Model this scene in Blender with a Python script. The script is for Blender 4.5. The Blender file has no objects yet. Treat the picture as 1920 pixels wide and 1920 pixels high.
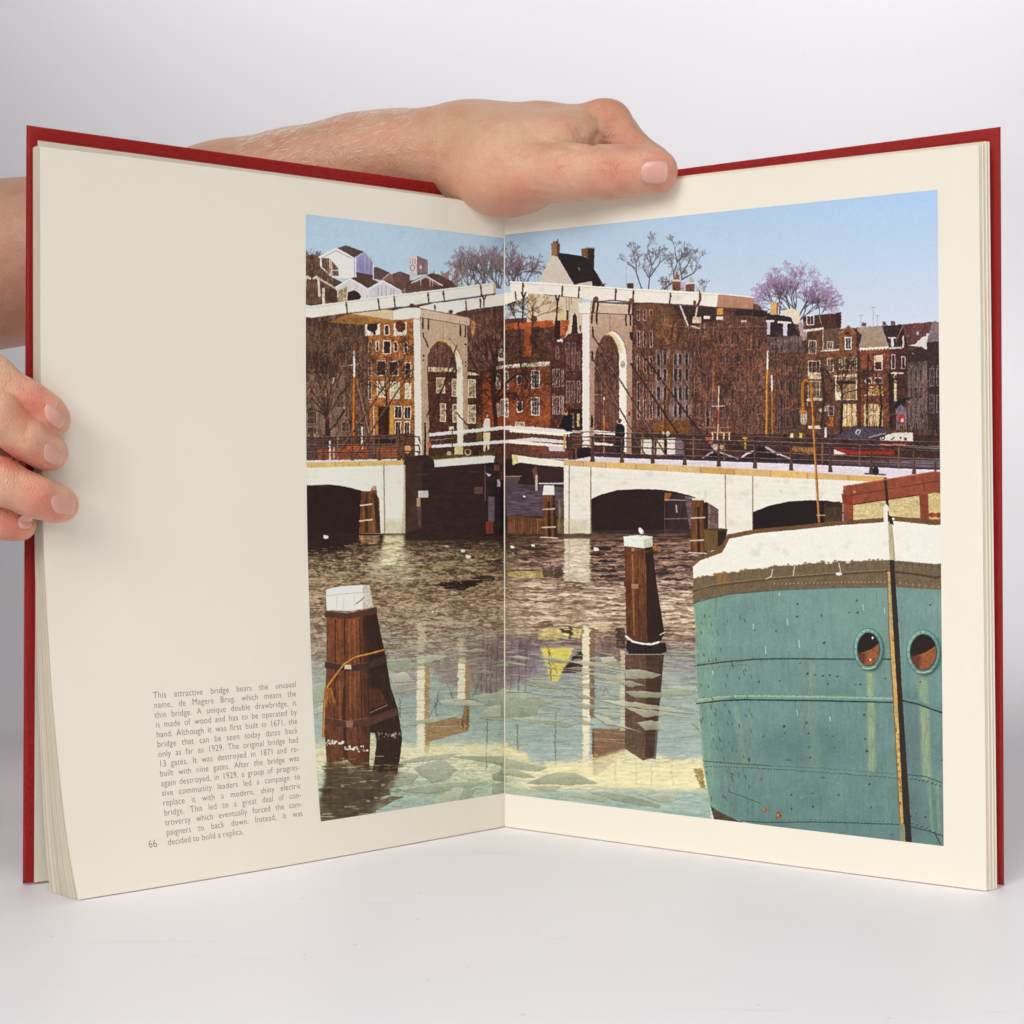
import bpy, math, random
import numpy as np
from mathutils import Vector

# ---------------------------------------------------------------- camera, world, lamps, exposure
F_PX, PITCH, CAM_Z, CAM_D = 2734.0, -0.0073, 0.1594, 0.7121     # focal length in 1920-px units, metres elsewhere
scene = bpy.context.scene
col = scene.collection
cam_data = bpy.data.cameras.new("camera")
cam_data.sensor_width = 36.0
cam_data.lens = 36.0 * F_PX / 1920.0
cam_data.clip_start = 0.01
cam_data.clip_end = 60.0
cam = bpy.data.objects.new("camera", cam_data)
cam.location = (0.0, -CAM_D, CAM_Z)
cam.rotation_euler = (math.pi / 2 + PITCH, 0, 0)
col.objects.link(cam)
scene.camera = cam

world = bpy.data.worlds.new("World")
scene.world = world
world.use_nodes = True
world.node_tree.nodes["Background"].inputs[0].default_value = (0.93, 0.95, 1.0, 1)
world.node_tree.nodes["Background"].inputs[1].default_value = 0.02


def lamp(name, loc, target, size, power, color=(1, 1, 1), spread=180):
    d = bpy.data.lights.new(name, 'AREA')
    d.energy = power
    d.color = color
    d.shape = 'RECTANGLE'
    d.size = size
    d.size_y = size
    d.spread = math.radians(spread)
    o = bpy.data.objects.new(name, d)
    o.location = loc
    o.rotation_euler = (Vector(target) - Vector(loc)).to_track_quat('-Z', 'Y').to_euler()
    col.objects.link(o)
    return o


lamp("key_softbox", (-0.70, -1.25, 0.95), (0.13, -0.1, .14), 0.9, 1.95, (1.0, 0.988, 0.972), spread=50)
lamp("front_softbox", (0.3, -1.45, 0.75), (0, 0, .15), 0.9, 1.70, (1.0, 0.988, 0.972), spread=110)
lamp("overhead_softbox", (0.0, -1.0, 1.5), (0, -.6, 0), 0.7, 1.25, (0.98, 0.975, 0.99), spread=40)
lamp("backdrop_lamp", (0.95, 0.15, 1.9), (0.45, 1.15, .95), 0.7, 5.4, (1.0, 0.982, 0.982), spread=80)
lamp("backdrop_lamp", (-0.6, -0.6, 2.2), (-0.4, 1.17, 1.25), 0.6, 2.8, (1.0, 0.985, 0.99), spread=46)
lamp("side_softbox", (1.5, -0.5, 0.8), (0.45, 0.5, .2), 0.7, 3.0, (1.0, 0.98, 0.98), spread=120)

vs = scene.view_settings
vs.view_transform = 'Standard'
vs.look = 'None'
vs.exposure = 0.0
vs.gamma = 1.0
vs.use_curve_mapping = False
scene.cycles.use_denoising = True
scene.cycles.max_bounces = 6
scene.cycles.diffuse_bounces = 3
scene.cycles.glossy_bounces = 2
scene.cycles.caustics_reflective = False
scene.cycles.caustics_refractive = False

# ---------------------------------------------------------------- helpers
CP, SP = math.cos(PITCH), math.sin(PITCH)


def proj(P):
    """world points (...,3) -> photo pixels (u, v) at 1920 x 1920"""
    P = np.asarray(P, float)
    X, Y, Z = P[..., 0], P[..., 1] + CAM_D, P[..., 2] - CAM_Z
    dep = Y * CP + Z * SP
    up = -Y * SP + Z * CP
    return 960 + F_PX * X / dep, 960 - F_PX * up / dep


def at(u, v, y):
    """the point on the ray of photo pixel (u, v) that stands at world depth y"""
    a = (u - 960) / F_PX
    b = -(v - 960) / F_PX
    k = (y + CAM_D) / (CP - b * SP)
    return np.array([a * k, y, CAM_Z + (SP + b * CP) * k])


def srgb(*c):
    out = []
    for x in c:
        x = x / 255.0
        out.append(x / 12.92 if x <= 0.04045 else ((x + 0.055) / 1.055) ** 2.4)
    return tuple(out)


def material(name, color, rough=0.5, spec=0.5):
    m = bpy.data.materials.new(name)
    m.use_nodes = True
    nt = m.node_tree
    b = nt.nodes["Principled BSDF"]
    b.inputs["Base Color"].default_value = (*color, 1)
    b.inputs["Roughness"].default_value = rough
    b.inputs["Specular IOR Level"].default_value = spec
    return m, nt, b


def node(nt, kind, **kw):
    n = nt.nodes.new(kind)
    for k, v in kw.items():
        if hasattr(n, k):
            setattr(n, k, v)
        else:
            n.inputs[k].default_value = v
    return n


def mesh_obj(name, verts, faces, mat, parent=None, smooth=True, uv=None):
    me = bpy.data.meshes.new(name)
    me.from_pydata([tuple(map(float, v)) for v in verts], [], faces)
    if smooth:
        me.polygons.foreach_set("use_smooth", [True] * len(me.polygons))
    if uv is not None:
        lay = me.uv_layers.new(name="UVMap")
        idx = np.empty(len(me.loops), np.int32)
        me.loops.foreach_get("vertex_index", idx)
        lay.data.foreach_set("uv", np.asarray(uv, np.float32)[idx].ravel())
    if mat is not None:
        me.materials.append(mat)
    me.update()
    o = bpy.data.objects.new(name, me)
    col.objects.link(o)
    if parent is not None:
        o.parent = parent
    return o


def tag(o, label=None, cat=None, group=None, kind=None):
    if label: o["label"] = label
    if cat: o["category"] = cat
    if group: o["group"] = group
    if kind: o["kind"] = kind
    return o


def empty(name, loc):
    o = bpy.data.objects.new(name, None)
    o.location = loc
    o.empty_display_size = 0.02
    col.objects.link(o)
    return o


def local(o_parent, pts):
    """book parts are written in world metres; the book's empty stands at the origin"""
    return pts
# ---------------------------------------------------------------- table and backdrop: one white paper sweep
def build_sweep():
    prof = [(-1.6, 0.0), (0.62, 0.0)]
    R = 0.55
    for i in range(1, 25):
        a = (math.pi / 2) * i / 24
        prof.append((0.62 + R * math.sin(a), R - R * math.cos(a)))
    prof.append((0.62 + R, 3.0))
    xs = np.linspace(-2.6, 2.6, 9)
    V, Fc = [], []
    for (y, z) in prof:
        for x in xs:
            V.append((x, y, z))
    n = len(xs)
    for j in range(len(prof) - 1):
        for i in range(n - 1):
            a = j * n + i
            Fc.append((a, a + 1, a + n + 1, a + n))
    m, nt, b = material("white_sweep_paper", srgb(244, 242, 245), 0.42, 0.35)
    tc = node(nt, 'ShaderNodeTexCoord')
    n1 = node(nt, 'ShaderNodeTexNoise', Scale=3.0, Detail=4.0)
    nt.links.new(tc.outputs['Object'], n1.inputs['Vector'])
    # long faint scuffs
    mp = node(nt, 'ShaderNodeMapping')
    mp.inputs['Rotation'].default_value = (0, 0, 0.55)
    mp.inputs['Scale'].default_value = (3.0, 34, 1)
    nt.links.new(tc.outputs['Object'], mp.inputs['Vector'])
    n2 = node(nt, 'ShaderNodeTexNoise', Scale=4.0, Detail=7.0, Roughness=0.6, Distortion=1.2)
    nt.links.new(mp.outputs[0], n2.inputs['Vector'])
    r2 = node(nt, 'ShaderNodeValToRGB')
    r2.color_ramp.elements[0].position = 0.645
    r2.color_ramp.elements[1].position = 0.70
    nt.links.new(n2.outputs['Fac'], r2.inputs['Fac'])
    # dust specks
    vo = node(nt, 'ShaderNodeTexVoronoi', Scale=55.0)
    nt.links.new(tc.outputs['Object'], vo.inputs['Vector'])
    r3 = node(nt, 'ShaderNodeValToRGB')
    r3.color_ramp.elements[0].position = 0.02
    r3.color_ramp.elements[0].color = (1, 1, 1, 1)
    r3.color_ramp.elements[1].position = 0.05
    r3.color_ramp.elements[1].color = (0, 0, 0, 1)
    nt.links.new(vo.outputs['Distance'], r3.inputs['Fac'])
    m1 = node(nt, 'ShaderNodeMix', data_type='RGBA')
    m1.inputs[6].default_value = (*srgb(244, 242, 245), 1)
    m1.inputs[7].default_value = (*srgb(205, 199, 199), 1)
    sc = node(nt, 'ShaderNodeMath', operation='MULTIPLY')
    sc.inputs[1].default_value = 0.22
    sz = node(nt, 'ShaderNodeSeparateXYZ')
    nt.links.new(tc.outputs['Object'], sz.inputs[0])
    fl_ = node(nt, 'ShaderNodeMath', operation='LESS_THAN')
    fl_.inputs[1].default_value = 0.0005          # only where things are set down and dragged
    nt.links.new(sz.outputs[2], fl_.inputs[0])
    on = node(nt, 'ShaderNodeMath', operation='MULTIPLY')
    nt.links.new(r2.outputs[0], on.inputs[0])
    nt.links.new(fl_.outputs[0], on.inputs[1])
    nt.links.new(on.outputs[0], sc.inputs[0])
    nt.links.new(sc.outputs[0], m1.inputs[0])
    m2 = node(nt, 'ShaderNodeMix', data_type='RGBA')
    m2.inputs[7].default_value = (*srgb(170, 160, 160), 1)
    s3 = node(nt, 'ShaderNodeMath', operation='MULTIPLY')
    s3.inputs[1].default_value = 0.35
    nt.links.new(r3.outputs[0], s3.inputs[0])
    nt.links.new(s3.outputs[0], m2.inputs[0])
    nt.links.new(m1.outputs[2], m2.inputs[6])
    nt.links.new(m2.outputs[2], b.inputs['Base Color'])
    mr = node(nt, 'ShaderNodeMapRange')
    mr.inputs[3].default_value = 0.36
    mr.inputs[4].default_value = 0.5
    nt.links.new(n1.outputs['Fac'], mr.inputs[0])
    nt.links.new(mr.outputs[0], b.inputs['Roughness'])
    bp = node(nt, 'ShaderNodeBump', Strength=0.06, Distance=0.0006)
    nt.links.new(n2.outputs['Fac'], bp.inputs['Height'])
    nt.links.new(bp.outputs[0], b.inputs['Normal'])
    o = mesh_obj("table", V, Fc, m)
    tag(o, "white scuffed tabletop running up into a plain white backdrop", "table", kind="structure")


build_sweep()

# ---------------------------------------------------------------- materials of the book
def paper_material(name, c, seed=0.0):
    m, nt, b = material(name, c, 0.55, 0.3)
    tc = node(nt, 'ShaderNodeTexCoord')
    n = node(nt, 'ShaderNodeTexNoise', Scale=14.0, Detail=5.0)
    nt.links.new(tc.outputs['Object'], n.inputs['Vector'])
    mx = node(nt, 'ShaderNodeMix', data_type='RGBA')
    mx.inputs[6].default_value = (*[x * 0.965 for x in c], 1)
    mx.inputs[7].default_value = (*[min(1, x * 1.02) for x in c], 1)
    nt.links.new(n.outputs['Fac'], mx.inputs[0])
    nt.links.new(mx.outputs[2], b.inputs['Base Color'])
    f = node(nt, 'ShaderNodeTexNoise', Scale=900.0, Detail=2.0)
    nt.links.new(tc.outputs['Object'], f.inputs['Vector'])
    bp = node(nt, 'ShaderNodeBump', Strength=0.12, Distance=0.0002)
    nt.links.new(f.outputs['Fac'], bp.inputs['Height'])
    nt.links.new(bp.outputs[0], b.inputs['Normal'])
    return m


M_PAGE = paper_material("page_paper", srgb(247, 239, 223))
M_SHEET = [paper_material("sheet_paper_%d" % i, srgb(*c)) for i, c in enumerate(
    [(249, 241, 224), (232, 219, 194), (247, 238, 218), (240, 228, 206)])]
M_END = paper_material("endpaper", srgb(244, 236, 218))


def cloth_material():
    m, nt, b = material("red_book_cloth", srgb(170, 14, 20), 0.40, 0.16)
    uv = node(nt, 'ShaderNodeUVMap')
    mp = node(nt, 'ShaderNodeMapping')
    mp.inputs['Rotation'].default_value = (0, 0, math.radians(45))
    mp.inputs['Scale'].default_value = (720, 720, 1)
    nt.links.new(uv.outputs[0], mp.inputs['Vector'])
    sx = node(nt, 'ShaderNodeSeparateXYZ')
    nt.links.new(mp.outputs[0], sx.inputs[0])
    prod = []
    for ax in (0, 1):
        k = node(nt, 'ShaderNodeMath', operation='MULTIPLY')
        k.inputs[1].default_value = 2 * math.pi
        nt.links.new(sx.outputs[ax], k.inputs[0])
        s = node(nt, 'ShaderNodeMath', operation='SINE')
        nt.links.new(k.outputs[0], s.inputs[0])
        prod.append(s)
    p = node(nt, 'ShaderNodeMath', operation='MULTIPLY')
    nt.links.new(prod[0].outputs[0], p.inputs[0])
    nt.links.new(prod[1].outputs[0], p.inputs[1])
    tc = node(nt, 'ShaderNodeTexCoord')
    n = node(nt, 'ShaderNodeTexNoise', Scale=700.0, Detail=3.0)
    nt.links.new(tc.outputs['Object'], n.inputs['Vector'])
    a = node(nt, 'ShaderNodeMath', operation='MULTIPLY_ADD')
    a.inputs[1].default_value = 0.9
    nt.links.new(n.outputs['Fac'], a.inputs[0])
    nt.links.new(p.outputs[0], a.inputs[2])
    r = node(nt, 'ShaderNodeValToRGB')
    r.color_ramp.elements[0].position = 0.30
    r.color_ramp.elements[0].color = (*srgb(138, 3, 10), 1)
    r.color_ramp.elements[1].position = 1.0
    r.color_ramp.elements[1].color = (*srgb(206, 80, 72), 1)
    e = r.color_ramp.elements.new(0.78)
    e.color = (*srgb(168, 8, 16), 1)
    nt.links.new(a.outputs[0], r.inputs['Fac'])
    nt.links.new(r.outputs[0], b.inputs['Base Color'])
    bp = node(nt, 'ShaderNodeBump', Strength=0.35, Distance=0.0002)
    nt.links.new(a.outputs[0], bp.inputs['Height'])
    nt.links.new(bp.outputs[0], b.inputs['Normal'])
    return m


M_CLOTH = cloth_material()
M_INK, _, _ = material("text_ink", srgb(122, 121, 122), 0.6, 0.3)

# ---------------------------------------------------------------- the book's surfaces, written in metres
GX, LEAN_G = -0.0036, -0.1086           # the gutter line: x, and its forward lean per metre of height
H_R, W_R = 0.2995, 0.2299
H_L = 0.2968


def right_surf(s, t):
    """right-hand page, s metres from the gutter, t metres up (flat, leaning forward)"""
    ph = 0.53772
    w = s / 0.2
    bow = 0.0012 * np.sin(np.clip(s / W_R, 0, 1) * np.pi)
    x = GX + s * math.cos(ph) - 0.03037 * t * w - bow * math.sin(ph)
    y = -s * math.sin(ph) + (-0.07304 * w + LEAN_G * (1 - w)) * t - bow * math.cos(ph)
    y = y + 0.0007 * np.exp(-s / 0.0012)                    # the paper turns down into the fold
    return np.stack([x, y, t + 0 * s], -1)


_h = np.array([0, .035, .098, .169, .275, .452, .52, .70, 1.0])
_g = np.array([1, .836, .658, .507, .315, .11, .068, .014, 0])


def cover_y(h):
    """depth of the left-hand board's fore-edge at height fraction h"""
    return -0.1092 * (1 - h) - 0.1375 * h


class LeftSheet:
    """a left-hand sheet: bound at the gutter, its free edge bending forward towards the foot; q = 0 front .. 1 back of the block"""
    def __init__(self, u_top, u_bot, q=0.0, H=H_L):
        self.H = H
        back = 0.0052 * q
        self.hs = np.linspace(0, 1, 41)
        t = self.hs * H
        self.G = np.stack([GX - back * 0.5 + 0 * t, LEAN_G * t + back, t], -1)
        bend = np.interp(self.hs, _h, _g)
        u = u_top + (u_bot - u_top) * bend
        y = cover_y(self.hs) - (0.0018 + 0.0072 * (1 - q)) - bend * (0.0086 + 0.0046 * (1 - q))
        x = (u - 960) / F_PX * ((y + CAM_D) * CP + (t - CAM_Z) * SP)
        self.E = np.stack([x, y, t], -1)
        for _ in range(3):                                  # even out kinks of the measured profile
            self.E[1:-1] = (self.E[:-2] + 2 * self.E[1:-1] + self.E[2:]) / 4

    def __call__(self, s, h):
        """s, h in 0..1"""
        s, h = np.broadcast_arrays(np.asarray(s, float), np.asarray(h, float))
        G = np.stack([np.interp(h, self.hs, self.G[:, i]) for i in range(3)], -1)
        E = np.stack([np.interp(h, self.hs, self.E[:, i]) for i in range(3)], -1)
        D = E - G
        n = np.stack([D[..., 1], -D[..., 0], 0 * s], -1)
        n /= np.linalg.norm(n, axis=-1, keepdims=True)     # sideways normal, towards the reader when -y
        n *= np.where(n[..., 1:2] > 0, -1, 1)
        bow = 0.0024 * np.sin(np.clip(s, 0, 1) ** 1.15 * np.pi)
        P = G + D * s[..., None] + n * bow[..., None]
        P[..., 1] += 0.0007 * np.exp(-s / 0.006)
        return P


LP = LeftSheet(75, 147)


def left_inv(u, v):
    """photo pixel -> (s, h) on the front left-hand page"""
    p = np.array([0.5, 0.5])
    for _ in range(30):
        a = np.array(proj(LP(*p)))
        J = np.zeros((2, 2))
        for i in range(2):
            q = p.copy(); q[i] += 1e-4
            J[:, i] = (np.array(proj(LP(*q))) - a) / 1e-4
        p = p + np.linalg.solve(J, np.array([u, v]) - a) * 0.8
        p = np.clip(p, -0.1, 1.1)
    return p


def normals_of(P):
    du = np.gradient(P, axis=0)
    dv = np.gradient(P, axis=1)
    n = np.cross(du, dv)
    n /= np.linalg.norm(n, axis=-1, keepdims=True)
    return n * np.where(n[..., 1:2] > 0, -1, 1)            # towards the reader


def sheet_mesh(name, P, mat, parent, thick=0.00012, uv=None):
    """closed thin sheet over the grid of points P (a, b, 3); its front is P"""
    n = normals_of(P)
    A, B = P.shape[:2]
    V = np.concatenate([P.reshape(-1, 3), (P - n * thick).reshape(-1, 3)] * 2)     # second copy: the cut edges, shaded apart
    k = A * B
    Fc = []
    for i in range(A - 1):
        for j in range(B - 1):
            a, b_, c, d = i * B + j, (i + 1) * B + j, (i + 1) * B + j + 1, i * B + j + 1
            Fc.append((a, b_, c, d))
            Fc.append((k + d, k + c, k + b_, k + a))
    ring = [i * B for i in range(A)] + [(A - 1) * B + j for j in range(1, B)] + \
           [i * B + B - 1 for i in range(A - 2, -1, -1)] + [j for j in range(B - 2, 0, -1)]
    for i in range(len(ring)):
        a, b_ = ring[i], ring[(i + 1) % len(ring)]
        Fc.append((b_ + 2 * k, a + 2 * k, 3 * k + a, 3 * k + b_))
    return mesh_obj(name, V, Fc, mat, parent)


book = empty("open_book", (0, 0, 0))
tag(book, "large open red clothbound picture book standing upright on the white table", "book")
rng = random.Random(4)

# ---- the two boards of the cover, their turn-ins and the spine
def board(hinge_b, hinge_t, out_b, out_t, thick, name):
    """a board with rounded edges; its reading face is the quad hinge..outer"""
    hb, ht, ob, ot = map(np.array, (hinge_b, hinge_t, out_b, out_t))
    A, B = 26, 36
    s = np.linspace(0, 1, A); t = np.linspace(0, 1, B)
    S, T = np.meshgrid(s, t, indexing='ij')
    P = (hb * (1 - S[..., None]) + ob * S[..., None]) * (1 - T[..., None]) + \
        (ht * (1 - S[..., None]) + ot * S[..., None]) * T[..., None]
    n = normals_of(P)
    W = np.linalg.norm(ob - hb); Hh = np.linalg.norm(ht - hb)
    r = 0.0011
    # rings: inset reading face -> rounded rim -> back
    def ring_pts(inset, off):
        s0, s1 = inset / W, 1 - inset / W
        t0, t1 = inset / Hh, 1 - inset / Hh
        loop = [(s0 + (s1 - s0) * i / 14, t0) for i in range(14)] + [(s1, t0 + (t1 - t0) * i / 20) for i in range(20)] + \
               [(s1 - (s1 - s0) * i / 14, t1) for i in range(14)] + [(s0, t1 - (t1 - t0) * i / 20) for i in range(20)]
        out = []
        for (a, b_) in loop:
            p = (hb * (1 - a) + ob * a) * (1 - b_) + (ht * (1 - a) + ot * a) * b_
            nn = n[min(A - 1, max(0, int(a * (A - 1)))), min(B - 1, max(0, int(b_ * (B - 1))))]
            out.append(p - nn * off)
        return out, loop
    rings = []
    prm = []
    for inset, off in [(0.004, 0), (r, 0), (r * .3, r * .3), (0, r), (0, thick - r), (r * .3, thick - r * .3), (r, thick), (0.004, thick)]:
        p, l = ring_pts(inset, off)
        rings.append(p); prm.append(l)
    m = len(rings[0])
    V, UV, Fc = [], [], []
    acc = [0, .003, .0036, .0042, .0055, .0062, .0068, .0098]
    for k, (p, l) in enumerate(zip(rings, prm)):
        V += p
        for i, (a, b_) in enumerate(l):
            UV.append((a * W + (acc[k] if a > .5 else -acc[k]), b_ * Hh + (acc[k] if b_ > .5 else -acc[k])))
    for k in range(len(rings) - 1):
        for i in range(m):
            a, b_ = k * m + i, k * m + (i + 1) % m
            Fc.append((a, b_, b_ + m, a + m))
    Fc.append(tuple(range(m))[::-1])
    Fc.append(tuple(range((len(rings) - 1) * m, len(rings) * m)))
    o = mesh_obj(name, V, Fc, M_CLOTH, book, smooth=True, uv=UV)
    return o


L_hb, L_ht = (-0.0125, 0.0135, 0.0006), (-0.0125, 0.0135 - 0.0326, 0.308)
L_ob = np.array([-0.2022, -0.1092, 0.0006])
L_ot = at(52, 234, -0.1375)
R_hb, R_ht = (0.0115, 0.0125, 0.0006), (0.0115, 0.0125 - 0.0326, 0.306)
R_ob = np.array([0.2026, -0.1115, 0.0006])
R_ot = at(1874, 237, -0.1330)
L_ht = (L_ht[0], L_ht[1], float(L_ot[2]))
R_ht = (R_ht[0], R_ht[1], float(R_ot[2]))
bl = board(L_hb, L_ht, L_ob, L_ot, 0.0030, "cover_board")
br = board(R_hb, R_ht, R_ob, R_ot, 0.0030, "cover_board")
tag(bl, "red cloth cover board behind the page with the caption")
tag(br, "red cloth cover board behind the page with the boat")

# spine: a rounded strip behind the gutter
V, Fc, UV = [], [], []
for i in range(13):
    a = i / 12
    x = -0.0150 + 0.029 * a
    y = 0.0165 + 0.006 * math.sin(a * math.pi)
    for (dy, z) in ((0, 0.0006), (0, 0.308), (0.0025, 0.308), (0.0025, 0.0006)):
        V.append((x, y + dy - 0.1059 * z, z)); UV.append((a * 0.03 + dy, z))
for i in range(12):
    for j in range(4):
        a, b_ = i * 4 + j, i * 4 + (j + 1) % 4
        Fc.append((a, b_, b_ + 4, a + 4))
Fc += [(3, 2, 1, 0), (48, 49, 50, 51)]
mesh_obj("spine", V, Fc, M_CLOTH, book, uv=UV)


def pastedown(hb, ht, ob, ot, out_gap, top_gap, bot_gap):
    hb, ht, ob, ot = map(np.array, (hb, ht, ob, ot))
    S, T = np.meshgrid(np.linspace(0.02, 1 - out_gap, 6), np.linspace(bot_gap, 1 - top_gap, 6), indexing='ij')
    P = (hb * (1 - S[..., None]) + ob * S[..., None]) * (1 - T[..., None]) + (ht * (1 - S[..., None]) + ot * S[..., None]) * T[..., None]
    return P + normals_of(P) * 0.0003


sheet_mesh("endpaper", pastedown(L_hb, L_ht, L_ob, L_ot, .018, .018, .0015), M_END, book, 0.00022)
sheet_mesh("endpaper", pastedown(R_hb, R_ht, R_ob, R_ot, .018, .018, .0015), M_END, book, 0.00022)

# ---- left-hand sheets, fanning at the foot, from the back of the block to the front
bots = [94, 97.2, 100.4, 106.5, 109.8, 113, 119, 121.8, 124.4, 127, 129.6, 132.4, 139, 142.6]
NL = len(bots)
for i, ub in enumerate(bots):
    q = (NL - i) / NL
    sh = LeftSheet(75 - 13.0 * q, ub + rng.uniform(-.4, .4), q=q, H=H_L + (0.0016 * q) + rng.uniform(-.0004, .0003))
    S, T = np.meshgrid(np.linspace(0.01, 1, 8), np.r_[0.001, np.linspace(0.04, 1, 15)], indexing='ij')
    sheet_mesh("sheet", sh(S, T), M_SHEET[i % 4], book, 0.00028)

S, T = np.meshgrid(np.linspace(0, 1, 44) ** 1.6, np.linspace(0.0012, 1, 56), indexing='ij')
page_l = sheet_mesh("page", LP(S, T), M_PAGE, book, 0.0001)
tag(page_l, "mostly blank page with the printed caption and page number")

# ---- right-hand sheets
NR = 12
for i in range(NR):
    q = (NR - i) / NR
    dx = 0.0042 * q + (0.0005 if i % 4 == 0 else 0) + rng.uniform(-.00012, .00012)
    dy = 0.0045 * q
    S, T = np.meshgrid(np.linspace(0.002, W_R + 0.0006 * q, 6), np.linspace(0.0004, H_R + 0.0022 * q + rng.uniform(-.0003, .0003), 6), indexing='ij')
    P = right_surf(S, T)
    P[..., 1] += dy * (0.75 + 0.25 * (1 - S / W_R))
    P[..., 0] += dx * (S / W_R)
    sheet_mesh("sheet", P, M_SHEET[i % 4], book, 0.00028)
S, T = np.meshgrid(np.linspace(0, 1, 34) ** 1.8 * W_R, np.linspace(0.0003, H_R, 30), indexing='ij')
page_r = sheet_mesh("page", right_surf(S, T), M_PAGE, book, 0.0001)
tag(page_r, "page filled with the printed photograph of a boat and bridge")
# ---------------------------------------------------------------- the printed photograph: an ink picture drawn by code
U0, V0, UW, VH, KS = 566, 344, 1206, 1256, 1.5           # drawing board: photo-pixel window and texels per pixel
CW, CH = int(UW * KS), int(VH * KS)
nr = np.random.default_rng(7)
CV = np.zeros((CH, CW, 3), np.float32)


def vnoise(sx, sy, seed):
    """smooth value noise over the board with cell sizes sx, sy photo pixels, in -1..1"""
    g = np.random.default_rng(seed)
    nx, ny = int(UW / sx) + 3, int(VH / sy) + 3
    a = g.uniform(-1, 1, (ny, nx)).astype(np.float32)
    xs = np.arange(CW) / KS / sx
    ys = np.arange(CH) / KS / sy
    xi, yi = xs.astype(int), ys.astype(int)
    fx, fy = (xs - xi).astype(np.float32), (ys - yi).astype(np.float32)
    fx = fx * fx * (3 - 2 * fx)
    fy = fy * fy * (3 - 2 * fy)
    r0 = a[yi][:, xi] * (1 - fx) + a[yi][:, xi + 1] * fx
    r1 = a[yi + 1][:, xi] * (1 - fx) + a[yi + 1][:, xi + 1] * fx
    return r0 * (1 - fy[:, None]) + r1 * fy[:, None]


N_FINE = vnoise(1.6, 1.6, 1) * .6 + vnoise(3.2, 3.2, 2) * .4
N_BRICK = vnoise(3.5, 1.7, 3) * .6 + vnoise(9, 8, 4) * .4
N_VERT = vnoise(2.0, 14, 5) * .6 + vnoise(4.5, 30, 6) * .4
N_HOR = vnoise(16, 2.0, 7) * .55 + vnoise(42, 4.2, 8) * .45
N_HOR2 = vnoise(9, 1.5, 9) * .6 + vnoise(26, 3.2, 10) * .4
N_BIG = vnoise(60, 50, 11) * .6 + vnoise(22, 20, 12) * .4
NOI = dict(f=N_FINE, b=N_BRICK, v=N_VERT, h=N_HOR, g=N_BIG, w=N_HOR2)


def box_of(x0, y0, x1, y1, pad=1.5):
    i0 = max(0, int((x0 - pad - U0) * KS)); i1 = min(CW, int((x1 + pad - U0) * KS) + 1)
    j0 = max(0, int((y0 - pad - V0) * KS)); j1 = min(CH, int((y1 + pad - V0) * KS) + 1)
    return i0, i1, j0, j1


def coverage(pts, i0, i1, j0, j1, ss=2):
    pts = np.asarray(pts, np.float32)
    xs = (np.arange((i1 - i0) * ss) + .5) / (ss * KS) + i0 / KS + U0
    ys = (np.arange((j1 - j0) * ss) + .5) / (ss * KS) + j0 / KS + V0
    ins = np.zeros((len(ys), len(xs)), bool)
    n = len(pts)
    for k in range(n):
        (xa, ya), (xb, yb) = pts[k], pts[(k + 1) % n]
        if ya == yb: continue
        lo, hi = (ya, yb) if ya < yb else (yb, ya)
        rows = np.nonzero((ys >= lo) & (ys < hi))[0]
        if not len(rows): continue
        xc = xa + (ys[rows] - ya) * (xb - xa) / (yb - ya)
        ins[rows] ^= xs[None, :] < xc[:, None]
    c = ins.astype(np.float32)
    return c.reshape(j1 - j0, ss, i1 - i0, ss).mean((1, 3))


def blur(a, r):
    """cheap separable box blur, r photo pixels"""
    k = max(1, int(r * KS))
    for ax in (0, 1):
        p = [(0, 0), (0, 0)]
        p[ax] = (k + 1, k)
        c = np.cumsum(np.pad(a, p, mode='edge'), axis=ax)
        n = a.shape[ax]
        hi = np.take(c, np.arange(2 * k + 1, 2 * k + 1 + n), axis=ax)
        lo = np.take(c, np.arange(0, n), axis=ax)
        a = (hi - lo) / (2 * k + 1)
    return a


def put(i0, i1, j0, j1, cov, colr, noise, clip=None):
    if i1 <= i0 or j1 <= j0: return
    c = np.asarray(colr, np.float32) / 255
    if c.ndim == 1:
        c = np.broadcast_to(c, (j1 - j0, i1 - i0, 3))
    for key, amp in noise:
        c = c * (1 + amp * NOI[key][j0:j1, i0:i1, None])
    if clip is not None:
        cov = cov * clip[j0:j1, i0:i1]
    t = CV[j0:j1, i0:i1]
    t += (c - t) * cov[..., None]


def noi(s):
    """'b.2v.1' -> [('b', .2), ('v', .1)]"""
    out = []
    i = 0
    while i < len(s):
        k = s[i]; j = i + 1
        while j < len(s) and not s[j].isalpha(): j += 1
        out.append((k, float(s[i + 1:j]))); i = j
    return out


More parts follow.
